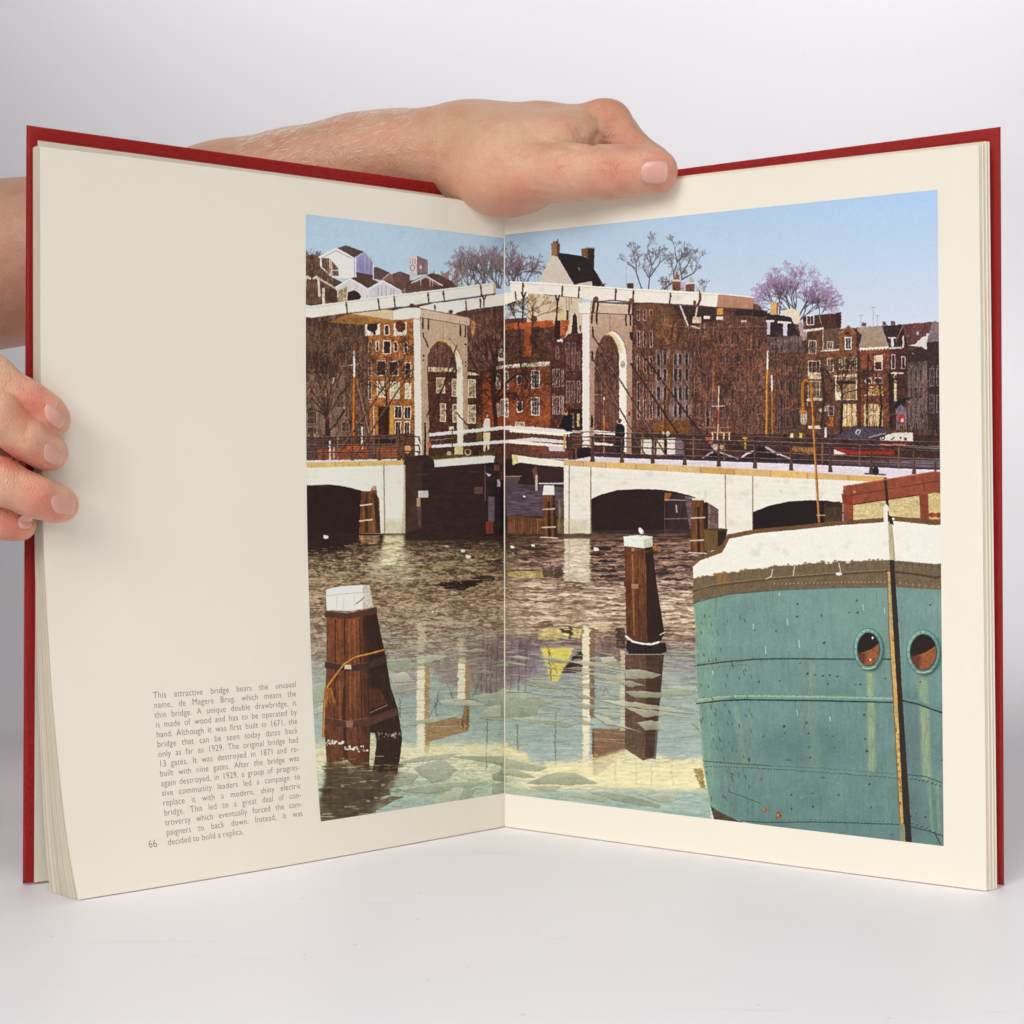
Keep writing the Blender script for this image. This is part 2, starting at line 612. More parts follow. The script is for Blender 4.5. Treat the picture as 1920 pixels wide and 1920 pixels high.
def poly(pts, c, n='f.05', a=1.0, soft=0, clip=None, c2=None, ax=1):
    """filled outline; c2: second colour at the far end of axis ax (1 = downwards)"""
    p = np.asarray(pts, float)
    i0, i1, j0, j1 = box_of(p[:, 0].min(), p[:, 1].min(), p[:, 0].max(), p[:, 1].max(), 1.5 + 2.5 * soft)
    if i1 <= i0 or j1 <= j0: return
    cov = coverage(p, i0, i1, j0, j1) * a
    if soft: cov = blur(blur(cov, soft), soft)
    if c2 is not None:
        if ax == 1:
            t = ((np.arange(j0, j1) / KS + V0 - p[:, 1].min()) / max(1e-3, np.ptp(p[:, 1])))[:, None]
            t = np.broadcast_to(t, cov.shape)
        else:
            t = ((np.arange(i0, i1) / KS + U0 - p[:, 0].min()) / max(1e-3, np.ptp(p[:, 0])))[None, :]
            t = np.broadcast_to(t, cov.shape)
        t = np.clip(t, 0, 1)[..., None]
        c = np.asarray(c, np.float32) * (1 - t) + np.asarray(c2, np.float32) * t
    put(i0, i1, j0, j1, cov, c, noi(n), clip)


def rect(x0, y0, x1, y1, c, n='f.05', a=1.0, **k):
    poly([(x0, y0), (x1, y0), (x1, y1), (x0, y1)], c, n, a, **k)


def line(pts, w, c, a=1.0, w2=None, n='f.08', soft=0, clip=None):
    """stroke; w2 = width at its far end"""
    pts = [np.asarray(p, float) for p in pts]
    m = len(pts) - 1
    w2 = w if w2 is None else w2
    for k in range(m):
        (xa, ya), (xb, yb) = pts[k], pts[k + 1]
        wa = w + (w2 - w) * k / m; wb = w + (w2 - w) * (k + 1) / m
        i0, i1, j0, j1 = box_of(min(xa, xb), min(ya, yb), max(xa, xb), max(ya, yb), max(wa, wb) / 2 + 1 + soft)
        if i1 <= i0 or j1 <= j0: continue
        X = ((np.arange(i0, i1) + .5) / KS + U0)[None, :] - xa
        Y = ((np.arange(j0, j1) + .5) / KS + V0)[:, None] - ya
        dx, dy = xb - xa, yb - ya
        L2 = dx * dx + dy * dy + 1e-9
        t = np.clip((X * dx + Y * dy) / L2, 0, 1)
        d = np.sqrt((X - t * dx) ** 2 + (Y - t * dy) ** 2)
        cov = np.clip((((wa + (wb - wa) * t) / 2 - d) / (soft + 1 / KS)) + .5, 0, 1) * a
        put(i0, i1, j0, j1, cov.astype(np.float32), c, noi(n), clip)


def disc(x, y, rx, ry, c, a=1.0, n='f.06', rot=0.0, soft=0, **k):
    t = np.linspace(0, 2 * np.pi, 28, endpoint=False)
    px, py = rx * np.cos(t), ry * np.sin(t)
    poly(np.stack([x + px * math.cos(rot) - py * math.sin(rot), y + px * math.sin(rot) + py * math.cos(rot)], 1), c, n, a, soft=soft, **k)


def full_mask(pts):
    m = np.zeros((CH, CW), np.float32)
    p = np.asarray(pts, float)
    i0, i1, j0, j1 = box_of(p[:, 0].min(), p[:, 1].min(), p[:, 0].max(), p[:, 1].max())
    m[j0:j1, i0:i1] = coverage(p, i0, i1, j0, j1)
    return m


rp = random.Random(11)


def tree(x, y, ang, ln, w, c, depth, spread=.5, shrink=.72, tip=None, a=.9, curve=.18, clip=None, kids=2):
    """a bare tree or limb: tapering strokes that fork"""
    x2, y2 = x, y
    pts = [(x, y)]
    for _ in range(3):
        ang += rp.uniform(-curve, curve)
        x2 += math.cos(ang) * ln / 3; y2 -= math.sin(ang) * ln / 3
        pts.append((x2, y2))
    cc = c if (tip is None or depth > 1) else tip
    line(pts, w, cc, a, w * .72, clip=clip)
    if depth <= 0: return
    for k in range(kids + (rp.random() < .45)):
        tree(x2, y2, ang + rp.uniform(-spread, spread), ln * shrink * rp.uniform(.75, 1.15), max(.55, w * .68), c, depth - 1, spread, shrink, tip, a, curve, clip, kids)


def win(x0, y0, x1, y1, pane=(62, 48, 46), fr=(226, 216, 204), fw=1.6, mull=1, bars=1, a=1.0, tilt=0.0):
    """sash window: pale frame, dark glass, glazing bars"""
    w = x1 - x0
    q = lambda x, y: (x, y + tilt * (x - x0) / max(w, 1))
    poly([q(x0, y0), q(x1, y0), q(x1, y1), q(x0, y1)], fr, 'f.1', a)
    poly([q(x0 + fw, y0 + fw), q(x1 - fw, y0 + fw), q(x1 - fw, y1 - fw), q(x0 + fw, y1 - fw)], pane, 'f.3', a)
    for k in range(mull):
        xm = x0 + w * (k + 1) / (mull + 1)
        line([q(xm, y0 + fw), q(xm, y1 - fw)], .9, fr, .85 * a)
    for k in range(bars):
        ym = y0 + (y1 - y0) * (k + 1) / (bars + 1)
        line([q(x0, ym), q(x1, ym)], .9, fr, .8 * a)


def clutter(x0, y0, x1, y1, num, cols, lmin=3, lmax=14, w=1.0, a=.5, jit=.12, slope=0.0):
    """thin upright strokes: twigs, drainpipes and window edges of far housefronts"""
    for _ in range(num):
        x = rp.uniform(x0, x1); y = rp.uniform(y0, y1) + slope * (x - x0); l = rp.uniform(lmin, lmax)
        t = rp.gauss(0, jit)
        line([(x, y), (x + l * t, y + l)], w * rp.uniform(.6, 1.25), rp.choice(cols), a * rp.uniform(.5, 1.2))


WHT, CRM, TAN = (238, 231, 214), (232, 222, 202), (194, 168, 144)
DRK, BRN, INK = (50, 33, 30), (92, 60, 50), (66, 46, 42)

# ---- sky
yy = ((np.arange(CH) / KS + V0 - 350) / 260).clip(0, 1)[:, None, None]
xx = ((np.arange(CW) / KS + U0 - 577) / 1190).clip(0, 1)[None, :, None]
top = np.array([164, 188, 208]) * (1 - xx) + np.array([166, 200, 240]) * xx
low = np.array([182, 202, 212]) * (1 - xx) + np.array([206, 212, 228]) * xx
CV[:] = (top * (1 - yy) + low * yy) / 255
poly([(905, 430), (1000, 425), (1060, 520), (905, 540)], (150, 172, 192), '', .55, soft=18)
# ---- far trees of the skyline
for k in range(9):
    tree(598 - k * 2, 500, rp.uniform(1.2, 2.3), rp.uniform(9, 15), 1.1, (110, 100, 98), 3, .6)
for (bx, by, n) in ((905, 540, 9), (930, 540, 8), (885, 538, 6), (960, 535, 6)):
    for k in range(n):
        tree(bx + rp.uniform(-9, 9), by, rp.uniform(.9, 2.25), rp.uniform(17, 26), 2.0, (96, 80, 78), 5, .5, .74, (132, 112, 116), .8)
for k in range(16):
    tree(835 + rp.uniform(-8, 22), 542, rp.uniform(.7, 2.2), rp.uniform(8, 15), 1.3, (108, 80, 74), 4, .6, .74, (138, 112, 106))
for k in range(14):
    tree(972 + rp.uniform(-20, 22), 530, rp.uniform(.9, 2.3), rp.uniform(12, 19), 1.6, (98, 80, 82), 5, .5, .72, (122, 104, 112), .85)

# ---- white pavilion roofs, upper left
poly([(578, 476), (598, 480), (602, 500), (622, 520), (655, 536), (700, 560), (700, 600), (578, 600)], (98, 72, 58), 'v.3f.3')
poly([(599, 480), (630, 466), (661, 482), (661, 521), (640, 522), (618, 517), (600, 500)], (228, 219, 212), 'f.04')
poly([(603, 484), (618, 484), (634, 503), (635, 517), (620, 517), (604, 500)], (112, 84, 70), 'v.3f.2')
for x in (618, 621): line([(x, 486), (x + 1, 517)], 2, (222, 212, 202))
line([(620, 507), (635, 507)], 1.6, (226, 218, 208))
for x in (640, 650, 656): line([(x, 478), (x, 520)], .6, (190, 178, 172), .6)
line([(598, 482), (630, 466), (662, 483)], 3, (240, 232, 224)); line([(601, 485), (630, 470), (660, 485)], 1, (150, 128, 118))
poly([(632, 465), (649, 460), (682, 472), (664, 483)], (94, 70, 64), 'f.12')
poly([(667, 485), (683, 474), (700, 493), (700, 523), (668, 512)], (146, 142, 178), 'v.08')
poly([(668, 510), (700, 516), (700, 525), (668, 520)], (84, 62, 66), 'f.1')
for x in (675, 680, 688, 695): line([(x, 481), (x, 515)], .8, (104, 98, 132), .8)
poly([(661, 483), (668, 484), (668, 521), (661, 521)], (232, 224, 218)); line([(664.5, 484), (664.5, 520)], 1.4, (130, 112, 116), .8)
line([(666, 484), (683, 473), (700, 493)], 2, (178, 164, 166)); line([(700, 493), (700, 525)], 1.8, (226, 218, 216))
poly([(701, 501), (708, 501), (730, 511), (716, 525), (701, 523)], (102, 76, 72), 'f.1')
poly([(716, 525), (730, 511), (740, 520), (738, 530)], (120, 92, 88), 'v.15'); line([(715, 525), (732, 512), (741, 521)], 1.4, (196, 182, 176))
poly([(735, 514), (750, 509), (770, 516), (770, 531), (739, 532)], (106, 77, 74), 'f.1')
poly([(657, 522), (683, 516), (709, 529), (690, 541)], (92, 66, 55), 'f.12')
poly([(628, 538), (657, 522), (688, 540), (688, 560), (634, 566)], (211, 202, 199), 'v.05')
poly([(634, 545), (650, 536), (650, 565), (632, 566)], (170, 146, 118), 'f.4')
for x in (652, 670, 678): line([(x, 530), (x, 560)], .6, (176, 162, 160), .6)
poly([(651, 566), (652, 548), (664, 544), (673, 549), (677, 556), (674, 563)], (58, 40, 36))
line([(627, 540), (657, 523), (688, 541)], 3, (232, 222, 212))
poly([(689, 541), (719, 526), (751, 543), (751, 552), (689, 560)], (204, 195, 197), 'v.06')
for x in (709, 716, 724, 733, 738): line([(x, 534 + abs(x - 720) * .5), (x, 555)], 1, (110, 88, 90), .6)
line([(688, 543), (719, 527), (752, 545)], 3, (232, 224, 216)); line([(690, 541), (690, 560)], 2.4, (226, 216, 208))
poly([(720, 526), (765, 529), (772, 531), (753, 545)], (104, 76, 68), 'f.12')
poly([(752, 546), (770, 532), (770, 549), (756, 552)], (150, 122, 116), 'v.3')
clutter(579, 490, 622, 565, 220, [(70, 50, 40), (130, 100, 80), (160, 128, 100)], 4, 12, 1, .6)
line([(588, 522), (593, 519), (597, 524), (599, 555)], 4.5, (206, 192, 176)); line([(598, 522), (628, 540)], 4, (190, 170, 148)); rect(604, 540, 609, 572, (206, 192, 174), 'f.2')
poly([(610, 540), (632, 545), (632, 566), (610, 568)], (86, 60, 46), 'f.3')
# clock tower and brown roofs
poly([(760, 529), (777, 525), (807, 513), (821, 514), (843, 525), (857, 538), (829, 542), (760, 550)], (94, 68, 60), 'f.15')
poly([(768, 482), (782, 480), (782, 516), (772, 520), (768, 527)], (206, 186, 182), 'f.12'); poly([(782, 480), (802, 488), (802, 514), (782, 516)], (124, 98, 104), 'v.15')
for (x, y, r) in ((773, 502, 4.4), (789, 501, 3.6)): disc(x, y, r, r + 1.6, (150, 110, 108)); disc(x, y, r - 1.4, r - .2, (214, 196, 190))
for x in (770, 774, 778): line([(x, 485), (x, 494)], 1.2, (140, 104, 104), .8)
for x in (786, 790, 795, 799): line([(x, 489), (x, 511)], .9, (172, 146, 148), .7)
line([(772, 530), (799, 518), (829, 535)], 2.6, (220, 204, 194)); line([(778, 530), (799, 521), (822, 535)], 1, (190, 168, 158))
for x in (789, 806, 811): line([(x, 524), (x, 536)], 1.6, (206, 188, 178), .8)
clutter(762, 528, 850, 540, 60, [(120, 86, 74), (70, 48, 42)], 3, 9, 1, .6)

# ---- white gable house with dark roof, chimneys
poly([(1034, 479), (1044, 479), (1077, 534), (1010, 530)], (206, 190, 174), 'f.03')
poly([(1045, 480), (1049, 474), (1092, 480), (1101, 484), (1113, 503), (1134, 537), (1112, 537), (1077, 534)], (46, 35, 38), 'f.12')
poly([(1034, 458), (1044, 457), (1044, 481), (1034, 479)], (152, 112, 74), 'b.08'); poly([(1044, 457), (1050, 458), (1049, 477), (1044, 481)], (94, 66, 50), 'b.1')
for x in (1038.5, 1043): disc(x, 455, 1.8, 3, (84, 50, 42))
line([(1046, 449), (1046, 458)], 1.8, (70, 52, 48)); rect(1033, 456.5, 1050, 458.5, (130, 98, 70))
poly([(1090, 468), (1103, 465.5), (1104, 490), (1098, 481), (1091, 480)], (112, 82, 58), 'b.12'); poly([(1102, 465.5), (1115, 465.5), (1114, 505), (1103, 490)], (54, 40, 38), 'f.1')
line([(1090, 467.5), (1104, 464.5), (1115, 465.5)], 2, (150, 124, 98)); line([(1085, 502), (1087, 506)], 1.8, (150, 144, 170))
poly([(1082, 532), (1110, 527), (1111, 536), (1084, 536)], (204, 184, 172)); disc(1132, 533, 5, 1.5, (120, 96, 92)); rect(1176, 531, 1188, 541, (92, 62, 46), 'b.1')
for (x, h) in ((1003, 518), (1009, 514)): line([(x, 527), (x, h)], .7, (100, 100, 104), .8)
line([(1174, 500), (1174, 536)], .7, (120, 120, 126), .8); line([(1160, 512), (1188, 511)], .6, (214, 216, 220), .8)
# bare crowns right of it
BT = (78, 66, 66)
for P_ in ([(1203, 541), (1193, 511), (1193, 492), (1188, 481)], [(1193, 505), (1182, 496)], [(1216, 541), (1218, 518), (1222, 498), (1214, 463)], [(1218, 520), (1237, 493), (1238, 484)],
           [(1222, 498), (1228, 488)], [(1216, 520), (1206, 500)], [(1265, 544), (1263, 511), (1270, 493), (1265, 467)], [(1271, 489), (1284, 480)], [(1274, 528), (1279, 524), (1275, 498), (1272, 490)],
           [(1279, 524), (1301, 512), (1308, 494)], [(1278, 515), (1292, 492), (1297, 484)], [(1246, 542), (1258, 533), (1270, 522)]):
    line(P_, 2.2, BT, .95, 1.0)
    for p in P_[1:]:
        for _ in range(4): tree(p[0], p[1], rp.uniform(.5, 2.6), rp.uniform(6, 11), .9, (112, 104, 108), 3, .6, .75, None, .7)
for _ in range(10): tree(1245 + rp.uniform(-8, 8), 543, rp.uniform(.8, 2.4), rp.uniform(6, 10), .9, (110, 92, 98), 3, .6)
for _ in range(8): tree(1315 + rp.uniform(-8, 8), 546, rp.uniform(.6, 2.4), rp.uniform(6, 11), .9, (120, 112, 118), 3, .6)
poly([(1261, 527), (1276, 526), (1276, 546), (1261, 545)], (132, 88, 58), 'b.15'); poly([(1276, 530), (1287, 528), (1286, 546), (1276, 546)], (186, 168, 196))
poly([(1286, 533), (1302, 532), (1302, 547), (1286, 546)], (120, 82, 56), 'b.15'); poly([(1284, 531), (1305, 528), (1305, 531), (1286, 534)], (222, 210, 200)); poly([(1290, 529), (1295, 516), (1302, 527)], (180, 184, 158))
poly([(1264, 524), (1270, 508), (1275, 524)], (140, 90, 86), 'f.3'); rect(1260, 524, 1277, 528, (214, 196, 172))

# ---- the big purple-tipped tree
for (x, y, an, ln, w) in ((1495, 601, 1.75, 24, 4.2), (1496, 598, 1.2, 20, 3.2), (1494, 596, 2.25, 22, 3), (1500, 600, .85, 18, 2.6), (1452, 590, 1.9, 16, 2), (1462, 588, 1.4, 18, 2), (1534, 596, 1.1, 14, 1.6)):
    for _ in range(2): tree(x, y, an + rp.uniform(-.1, .1), ln, w, (78, 62, 70), 6, .52, .8, (140, 112, 140), .62)
for _ in range(120):
    t = rp.uniform(0, math.pi); r = rp.uniform(.72, 1.0)
    tree(1488 + 70 * r * math.cos(t), 590 - 80 * r * math.sin(t), t + rp.uniform(-.5, .5), rp.uniform(5, 9), .8, (122, 96, 120), 3, .7, .8, (152, 122, 152), .5)

# ---- the dark mass of housefronts along the quay
poly([(578, 585), (946, 560), (946, 880), (578, 880)], (104, 76, 62), 'v.3f.22g.12')
poly([(946, 598), (1092, 592), (1092, 860), (946, 860)], (104, 66, 54), 'b.25g.12')
poly([(1104, 566), (1420, 570), (1440, 592), (1500, 610), (1500, 860), (1104, 860)], (108, 74, 63), 'b.26v.2g.12')
poly([(1437, 588), (1483, 595), (1499, 629), (1512, 630), (1545, 618), (1700, 611), (1755, 604), (1755, 862), (1430, 862)], (102, 70, 58), 'b.25v.12')
# left: grey house behind the big tree
poly([(580, 700), (648, 700), (648, 850), (580, 850)], (124, 100, 84), 'v.25f.12')
for (x0, y0, x1, y1) in ((583, 770, 594, 795), (583, 800, 594, 820), (640, 790, 655, 810), (660, 792, 684, 820), (590, 740, 600, 760), (630, 740, 645, 765)): win(x0, y0, x1, y1, (70, 52, 44), (158, 136, 114), 1.2, 1, 1, .8)
# ochre house
poly([(690, 600), (776, 596), (778, 850), (694, 850)], (164, 110, 62), 'b.32f.12')
poly([(684, 608), (712, 606), (712, 628), (684, 630)], (226, 214, 200), 'f.1'); disc(698, 613, 10, 9, (70, 46, 40)); rect(699, 618, 704, 628, (60, 40, 36))
poly([(738, 606), (763, 604), (763, 629), (738, 630)], (222, 206, 188), 'f.25'); disc(751, 612, 10, 11, (104, 62, 42))
win(720, 609, 730, 629, (72, 46, 44), mull=0, bars=0)
for (x0, y0, x1, y1, m, b) in ((704, 640, 711, 659, 0, 1), (718, 638, 733, 664, 0, 0), (738, 640, 746, 660, 0, 1), (757, 640, 765, 663, 0, 1), (706, 676, 724, 705, 0, 0), (729, 677, 747, 705, 0, 0), (759, 679, 771, 706, 0, 1)): win(x0, y0, x1, y1, (66, 42, 42), (232, 220, 200), 1.7, m, b)
for (x0, y0, x1, y1) in ((706, 715, 725, 745), (731, 716, 749, 748), (759, 718, 771, 748)): win(x0, y0, x1, y1, (190, 172, 138), (236, 226, 206), 1.6, 2, 3)
rect(709, 762, 730, 815, (74, 42, 32), 'v.2'); rect(731, 761, 738, 818, (198, 150, 76), 'v.1'); rect(703, 762, 709, 815, (176, 120, 60), 'b.2')
for (x0, y0, x1, y1) in ((739, 761, 754, 785), (757, 762, 771, 786), (740, 790, 752, 820), (757, 790, 769, 822)): win(x0, y0, x1, y1, (70, 50, 48), (230, 216, 196), 1.6, 1, 0)
for (y0, y1) in ((640, 660), (675, 705), (714, 749)): win(690, y0, 697, y1, (76, 48, 42), (218, 204, 188), 1.4, 0, 1, .9)
line([(700.5, 760), (701.5, 850)], 1.7, (226, 214, 200))
# the houses seen round and through the left portal
poly([(800, 600), (946, 585), (946, 690), (800, 700)], (112, 78, 70), 'v.34f.22')
poly([(800, 700), (946, 690), (946, 860), (800, 860)], (94, 58, 48), 'b.24')
poly([(905, 704), (946, 700), (946, 802), (905, 806)], (150, 82, 50), 'b.22v.1')
poly([(877, 697), (899, 700), (899, 704), (877, 703)], (222, 210, 178)); poly([(931, 687), (948, 684), (948, 690), (931, 693)], (226, 214, 190))
poly([(803, 688), (852, 690), (852, 698), (803, 697)], (214, 198, 156), 'f.5v.4', .8)
for (x0, y0, x1, y1) in ((877, 711, 892, 746), (877, 759, 892, 794)): win(x0, y0, x1, y1, (176, 158, 124), (230, 220, 202), 1.7, 0, 2); clutter(879, y0 + 3, 890, y1 - 8, 14, [(90, 66, 50)], 3, 7, 1, .7, .6)
for (x0, y0, x1, y1) in ((825, 756, 836, 791), (848, 758, 858, 792), (847, 710, 857, 744), (818, 708, 835, 738)): win(x0, y0, x1, y1, (168, 146, 112), (226, 212, 190), 1.5, 0, 2); clutter(x0 + 1, y0 + 2, x1 - 1, y1 - 6, 8, [(76, 52, 42)], 3, 8, 1, .7, .5)
poly([(934, 677), (934, 658), (939, 653), (945, 658), (945, 677)], (226, 216, 202)); win(936, 660, 944, 672, (66, 54, 56), (222, 212, 200), .8, 1, 1)
for (x0, y0, x1, y1) in ((930, 700, 938, 730), (930, 757, 936, 782), (938, 748, 946, 780)): win(x0, y0, x1, y1, (120, 96, 80), (226, 216, 204), 1.3, 1, 2)
# cream wall and orange roofs behind the right beam
poly([(988, 548), (1092, 556), (1092, 632), (1052, 636), (1036, 602), (988, 606)], (208, 188, 160), 'f.04')
for x in (1062, 1067, 1071): line([(x, 558), (x + .5, rp.uniform(566, 590))], 1.6, (140, 116, 110), .7)
poly([(948, 607), (1036, 600), (1040, 614), (948, 621)], (182, 98, 58), 'b.3')
poly([(946, 619), (1040, 612), (1031, 680), (946, 686)], (98, 68, 54), 'b.3')
for k in range(15): line([(948, 624 + k * 4), (1038 - k * .6, 617 + k * 4)], 1.1, (62, 42, 36), .55)
poly([(983, 614), (997, 613), (996, 668), (982, 669)], (166, 88, 48), 'b.15'); poly([(998, 613), (1012, 612), (1000, 668), (996, 668)], (62, 42, 36), '', .7)
rect(1040, 601, 1051, 640, (56, 37, 34)); poly([(1052, 600), (1068, 600), (1065, 618), (1057, 636), (1051, 634)], (186, 100, 60), 'b.3')
rect(1048, 584, 1060, 600, (206, 190, 140)); rect(1062, 582, 1066, 600, (84, 58, 50))
poly([(1066, 628), (1072, 590), (1078, 582), (1084, 592), (1087, 628)], (214, 196, 176)); poly([(1071, 628), (1074, 594), (1078, 586), (1082, 596), (1083, 628)], (60, 42, 40))
disc(1088, 615, 3, 8, (206, 188, 170)); disc(1088, 615, 1.6, 6, (120, 96, 86))
poly([(1046, 638), (1057, 636), (1066, 626), (1092, 624), (1092, 800), (1032, 800), (1034, 640)], (90, 56, 50), 'b.28')
poly([(1044, 637), (1056, 636), (1055, 643), (1050, 640), (1045, 641)], (224, 212, 206))
poly([(940, 685), (1031, 677.5), (1030, 686), (940, 691)], (226, 214, 194)); poly([(946, 691), (1031, 686), (1032, 802), (946, 802)], (150, 86, 54), 'b.26g.1')
for (x0, y0, x1, y1, m, b) in ((996, 694, 1012, 728, 2, 3), (996, 745, 1012, 779, 2, 3), (968.6, 704, 979, 722, 0, 0), (968.6, 752, 980, 773, 0, 0), (946.5, 696, 953.5, 731, 1, 3), (946.5, 747, 953.5, 782, 1, 3)): win(x0, y0, x1, y1, (60, 50, 52), (234, 226, 214), 1.7, m, b)
win(966, 791, 984, 800, (170, 150, 120), (222, 210, 196), 1.5, 1, 0)
for (y0, y1) in ((692, 726), (743, 777)):
    for (x0, x1) in ((1036, 1041), (1043, 1050), (1053, 1057)): win(x0, y0, x1, y1, (84, 58, 56), (198, 178, 172), 1.2, 0, 1)
for (x0, x1) in ((1062, 1068), (1072, 1078), (1082, 1088)): win(x0, 714, x1, 755, (92, 62, 56), (186, 160, 150), 1.1, 0, 1); win(x0, 660, x1, 695, (96, 64, 58), (160, 132, 126), .9, 0, 1, .8)
for (x0, y0, x1, y1) in ((1042, 650, 1048, 674), (1060, 642, 1068, 664), (1072, 642, 1080, 664)): win(x0, y0, x1, y1, (86, 58, 54), (168, 140, 136), 1.1, 0, 1, .8)
rect(1060, 768, 1092, 806, (48, 34, 34)); rect(1071, 774, 1077, 802, (120, 102, 78), 'f.4'); rect(1082, 776, 1087, 800, (190, 172, 120), 'f.3')
# right of the right portal: tall dark fronts
for (x0, x1) in ((1194, 1200), (1206, 1212), (1218, 1224)):
    for (y0, y1) in ((580, 601), (620, 651), (668, 700), (716, 786)): win(x0, y0, x1, y1, (58, 38, 38), (190, 162, 152), 1.2, 0, 1, .95)
poly([(1228, 655), (1297, 658), (1297, 790), (1228, 790)], (126, 106, 102), 'v.18b.18')
for y in (664, 690, 726, 760):
    for x in (1232, 1244, 1262, 1271, 1284): win(x, y, x + 7, y + 20, (56, 38, 40), (166, 146, 146), 1.2, 0, 1, .95)
for y in (652, 692, 716, 755):
    for x in (1302, 1313, 1325, 1336): line([(x, y), (x, y + rp.uniform(24, 40))], 1.1, (176, 156, 152), .75)
win(1323, 765, 1332, 800, (60, 42, 40), (160, 140, 136), 1.2, 0, 1)
for y in range(640, 800, 26):
    for x in range(1352, 1500, 13): win(x + rp.uniform(-2, 2), y, x + 6, y + 15, (54, 36, 36), (140, 110, 102), .9, 1, 1, .75)
poly([(1228, 586), (1246, 588), (1254, 600), (1236, 640)], (120, 96, 88), 'h.2'); poly([(1246, 590), (1272, 596), (1268, 640), (1240, 650)], (150, 104, 70), 'f.35', .6)
line([(1275, 571), (1290, 610)], 3.2, (208, 190, 176)); line([(1308, 571), (1304, 594)], 3, (206, 188, 172)); line([(1292, 610), (1312, 616)], 3, (214, 196, 180))
rect(1299, 594, 1315, 606, (206, 184, 152), 'f.3'); rect(1320, 592, 1331, 598, (226, 214, 208)); rect(1343, 593, 1356, 600, (222, 206, 198)); rect(1345, 578, 1356, 590, (208, 150, 84), 'f.25')
poly([(1380, 580), (1412, 580), (1410, 592), (1376, 592)], (60, 46, 46)); poly([(1412, 580), (1440, 584), (1436, 594), (1412, 594)], (48, 38, 42)); rect(1390, 600, 1400, 604, (190, 180, 186))
for x in (1313, 1321, 1338, 1347): line([(x, 606), (x, 628)], 2, (170, 146, 136), .7)
clutter(1187, 600, 1480, 790, 900, [(52, 32, 30), (128, 90, 76), (168, 124, 98), (60, 38, 36), (190, 156, 138), (180, 130, 84)], 4, 20, 1, .62, .3)
rect(1226, 789, 1293, 820, (126, 86, 50), 'f.1'); line([(1226, 789), (1293, 789)], 1, (90, 66, 50))
# right-hand row of houses
poly([(1437, 587), (1460, 590), (1483, 595), (1498, 630), (1437, 632)], (58, 44, 46), 'f.12'); rect(1445.5, 567, 1459, 590, (214, 166, 108), 'b.1'); rect(1456, 567, 1459, 590, (150, 104, 70))
poly([(1465, 588), (1471, 581), (1487, 578), (1499, 585), (1500, 607), (1490, 604), (1484, 594)], (226, 206, 176)); poly([(1457, 602), (1483, 603), (1484, 607), (1458, 606)], (226, 214, 206))
rect(1438, 603, 1444.5, 628, (196, 184, 196)); rect(1468, 605, 1476, 630, (206, 194, 204)); rect(1436, 600, 1452, 604, (220, 206, 198))
poly([(1496, 606), (1502, 602), (1512, 624), (1516, 634), (1504, 640)], (168, 150, 150), 'f.1'); poly([(1437, 632), (1500, 630), (1510, 660), (1437, 662)], (120, 98, 100), 'b.3v.2')
for x in range(1438, 1512, 6): line([(x, 632), (x, 660)], .9, (74, 56, 58), .6)
poly([(1505, 594), (1550, 589), (1577, 587), (1577, 616), (1507, 620)], (86, 56, 50), 'b.15'); poly([(1568, 586), (1577, 585), (1577, 614), (1569, 614)], (70, 36, 36)); rect(1552, 589, 1558, 594, (110, 56, 50))
win(1512, 591, 1527, 610, (80, 60, 58), (224, 214, 206), 2, 1, 0); line([(1536, 592), (1541, 612)], 1.4, (178, 158, 150))
poly([(1506, 618), (1544, 614), (1544, 618), (1507, 622)], (220, 206, 198))
poly([(1513, 622), (1544, 618), (1545, 806), (1513, 806)], (108, 74, 54), 'b.22'); poly([(1545, 619), (1578, 617), (1578, 700), (1546, 700)], (112, 86, 70), 'b.2')
line([(1543.5, 620), (1543.5, 656)], 1.6, (206, 192, 186))
poly([(1575, 625), (1591, 611), (1609, 628), (1609, 704), (1550, 704), (1550, 656), (1575, 652)], (132, 88, 62), 'b.24'); line([(1574, 626), (1591, 610.5), (1609, 629)], 2.6, (170, 122, 88)); disc(1588, 625, 5, 3, (78, 48, 40))
poly([(1605, 614), (1654, 611), (1668, 652), (1609, 655), (1612, 630)], (162, 140, 124), 'f.06'); poly([(1605, 618), (1616, 628), (1610, 654), (1606, 654)], (64, 48, 44), '', .9)
poly([(1608, 656), (1667, 653), (1667, 800), (1608, 800)], (132, 80, 58), 'b.24g.1'); poly([(1607, 653), (1668, 649), (1668, 653), (1608, 657)], (228, 216, 206))
for k in range(9): rect(1612 + k * 6, 655.5 - k * .3, 1614 + k * 6, 658 - k * .3, (226, 214, 204))
poly([(1654, 611), (1694, 608), (1703, 651), (1668, 653)], (60, 46, 50), 'f.1'); poly([(1668, 653), (1703, 651), (1703, 802), (1668, 802)], (88, 54, 48), 'b.22')
poly([(1684, 630), (1694, 608), (1703, 650), (1688, 652)], (70, 42, 40)); line([(1680, 640), (1694, 608), (1703, 648)], 1.6, (150, 122, 112)); rect(1692, 630, 1695.5, 652, (206, 196, 196)); rect(1671, 634, 1676, 650, (214, 204, 202)); rect(1666, 632, 1680, 635, (220, 208, 202))
poly([(1668, 651), (1690, 650), (1690, 654), (1668, 655)], (206, 190, 186))
poly([(1694, 608), (1755, 603), (1755, 642), (1703, 649)], (108, 72, 68), 'v.12b.1'); poly([(1703, 648), (1718, 644), (1728, 632), (1736, 630), (1737, 625), (1742, 625), (1740, 656), (1726, 650)], (214, 204, 198), 'f.05')
disc(1721, 625, 2.5, 3.5, (190, 180, 184)); poly([(1742, 622), (1748, 606), (1755, 600), (1755, 642), (1738, 642)], (134, 118, 122), 'f.1')
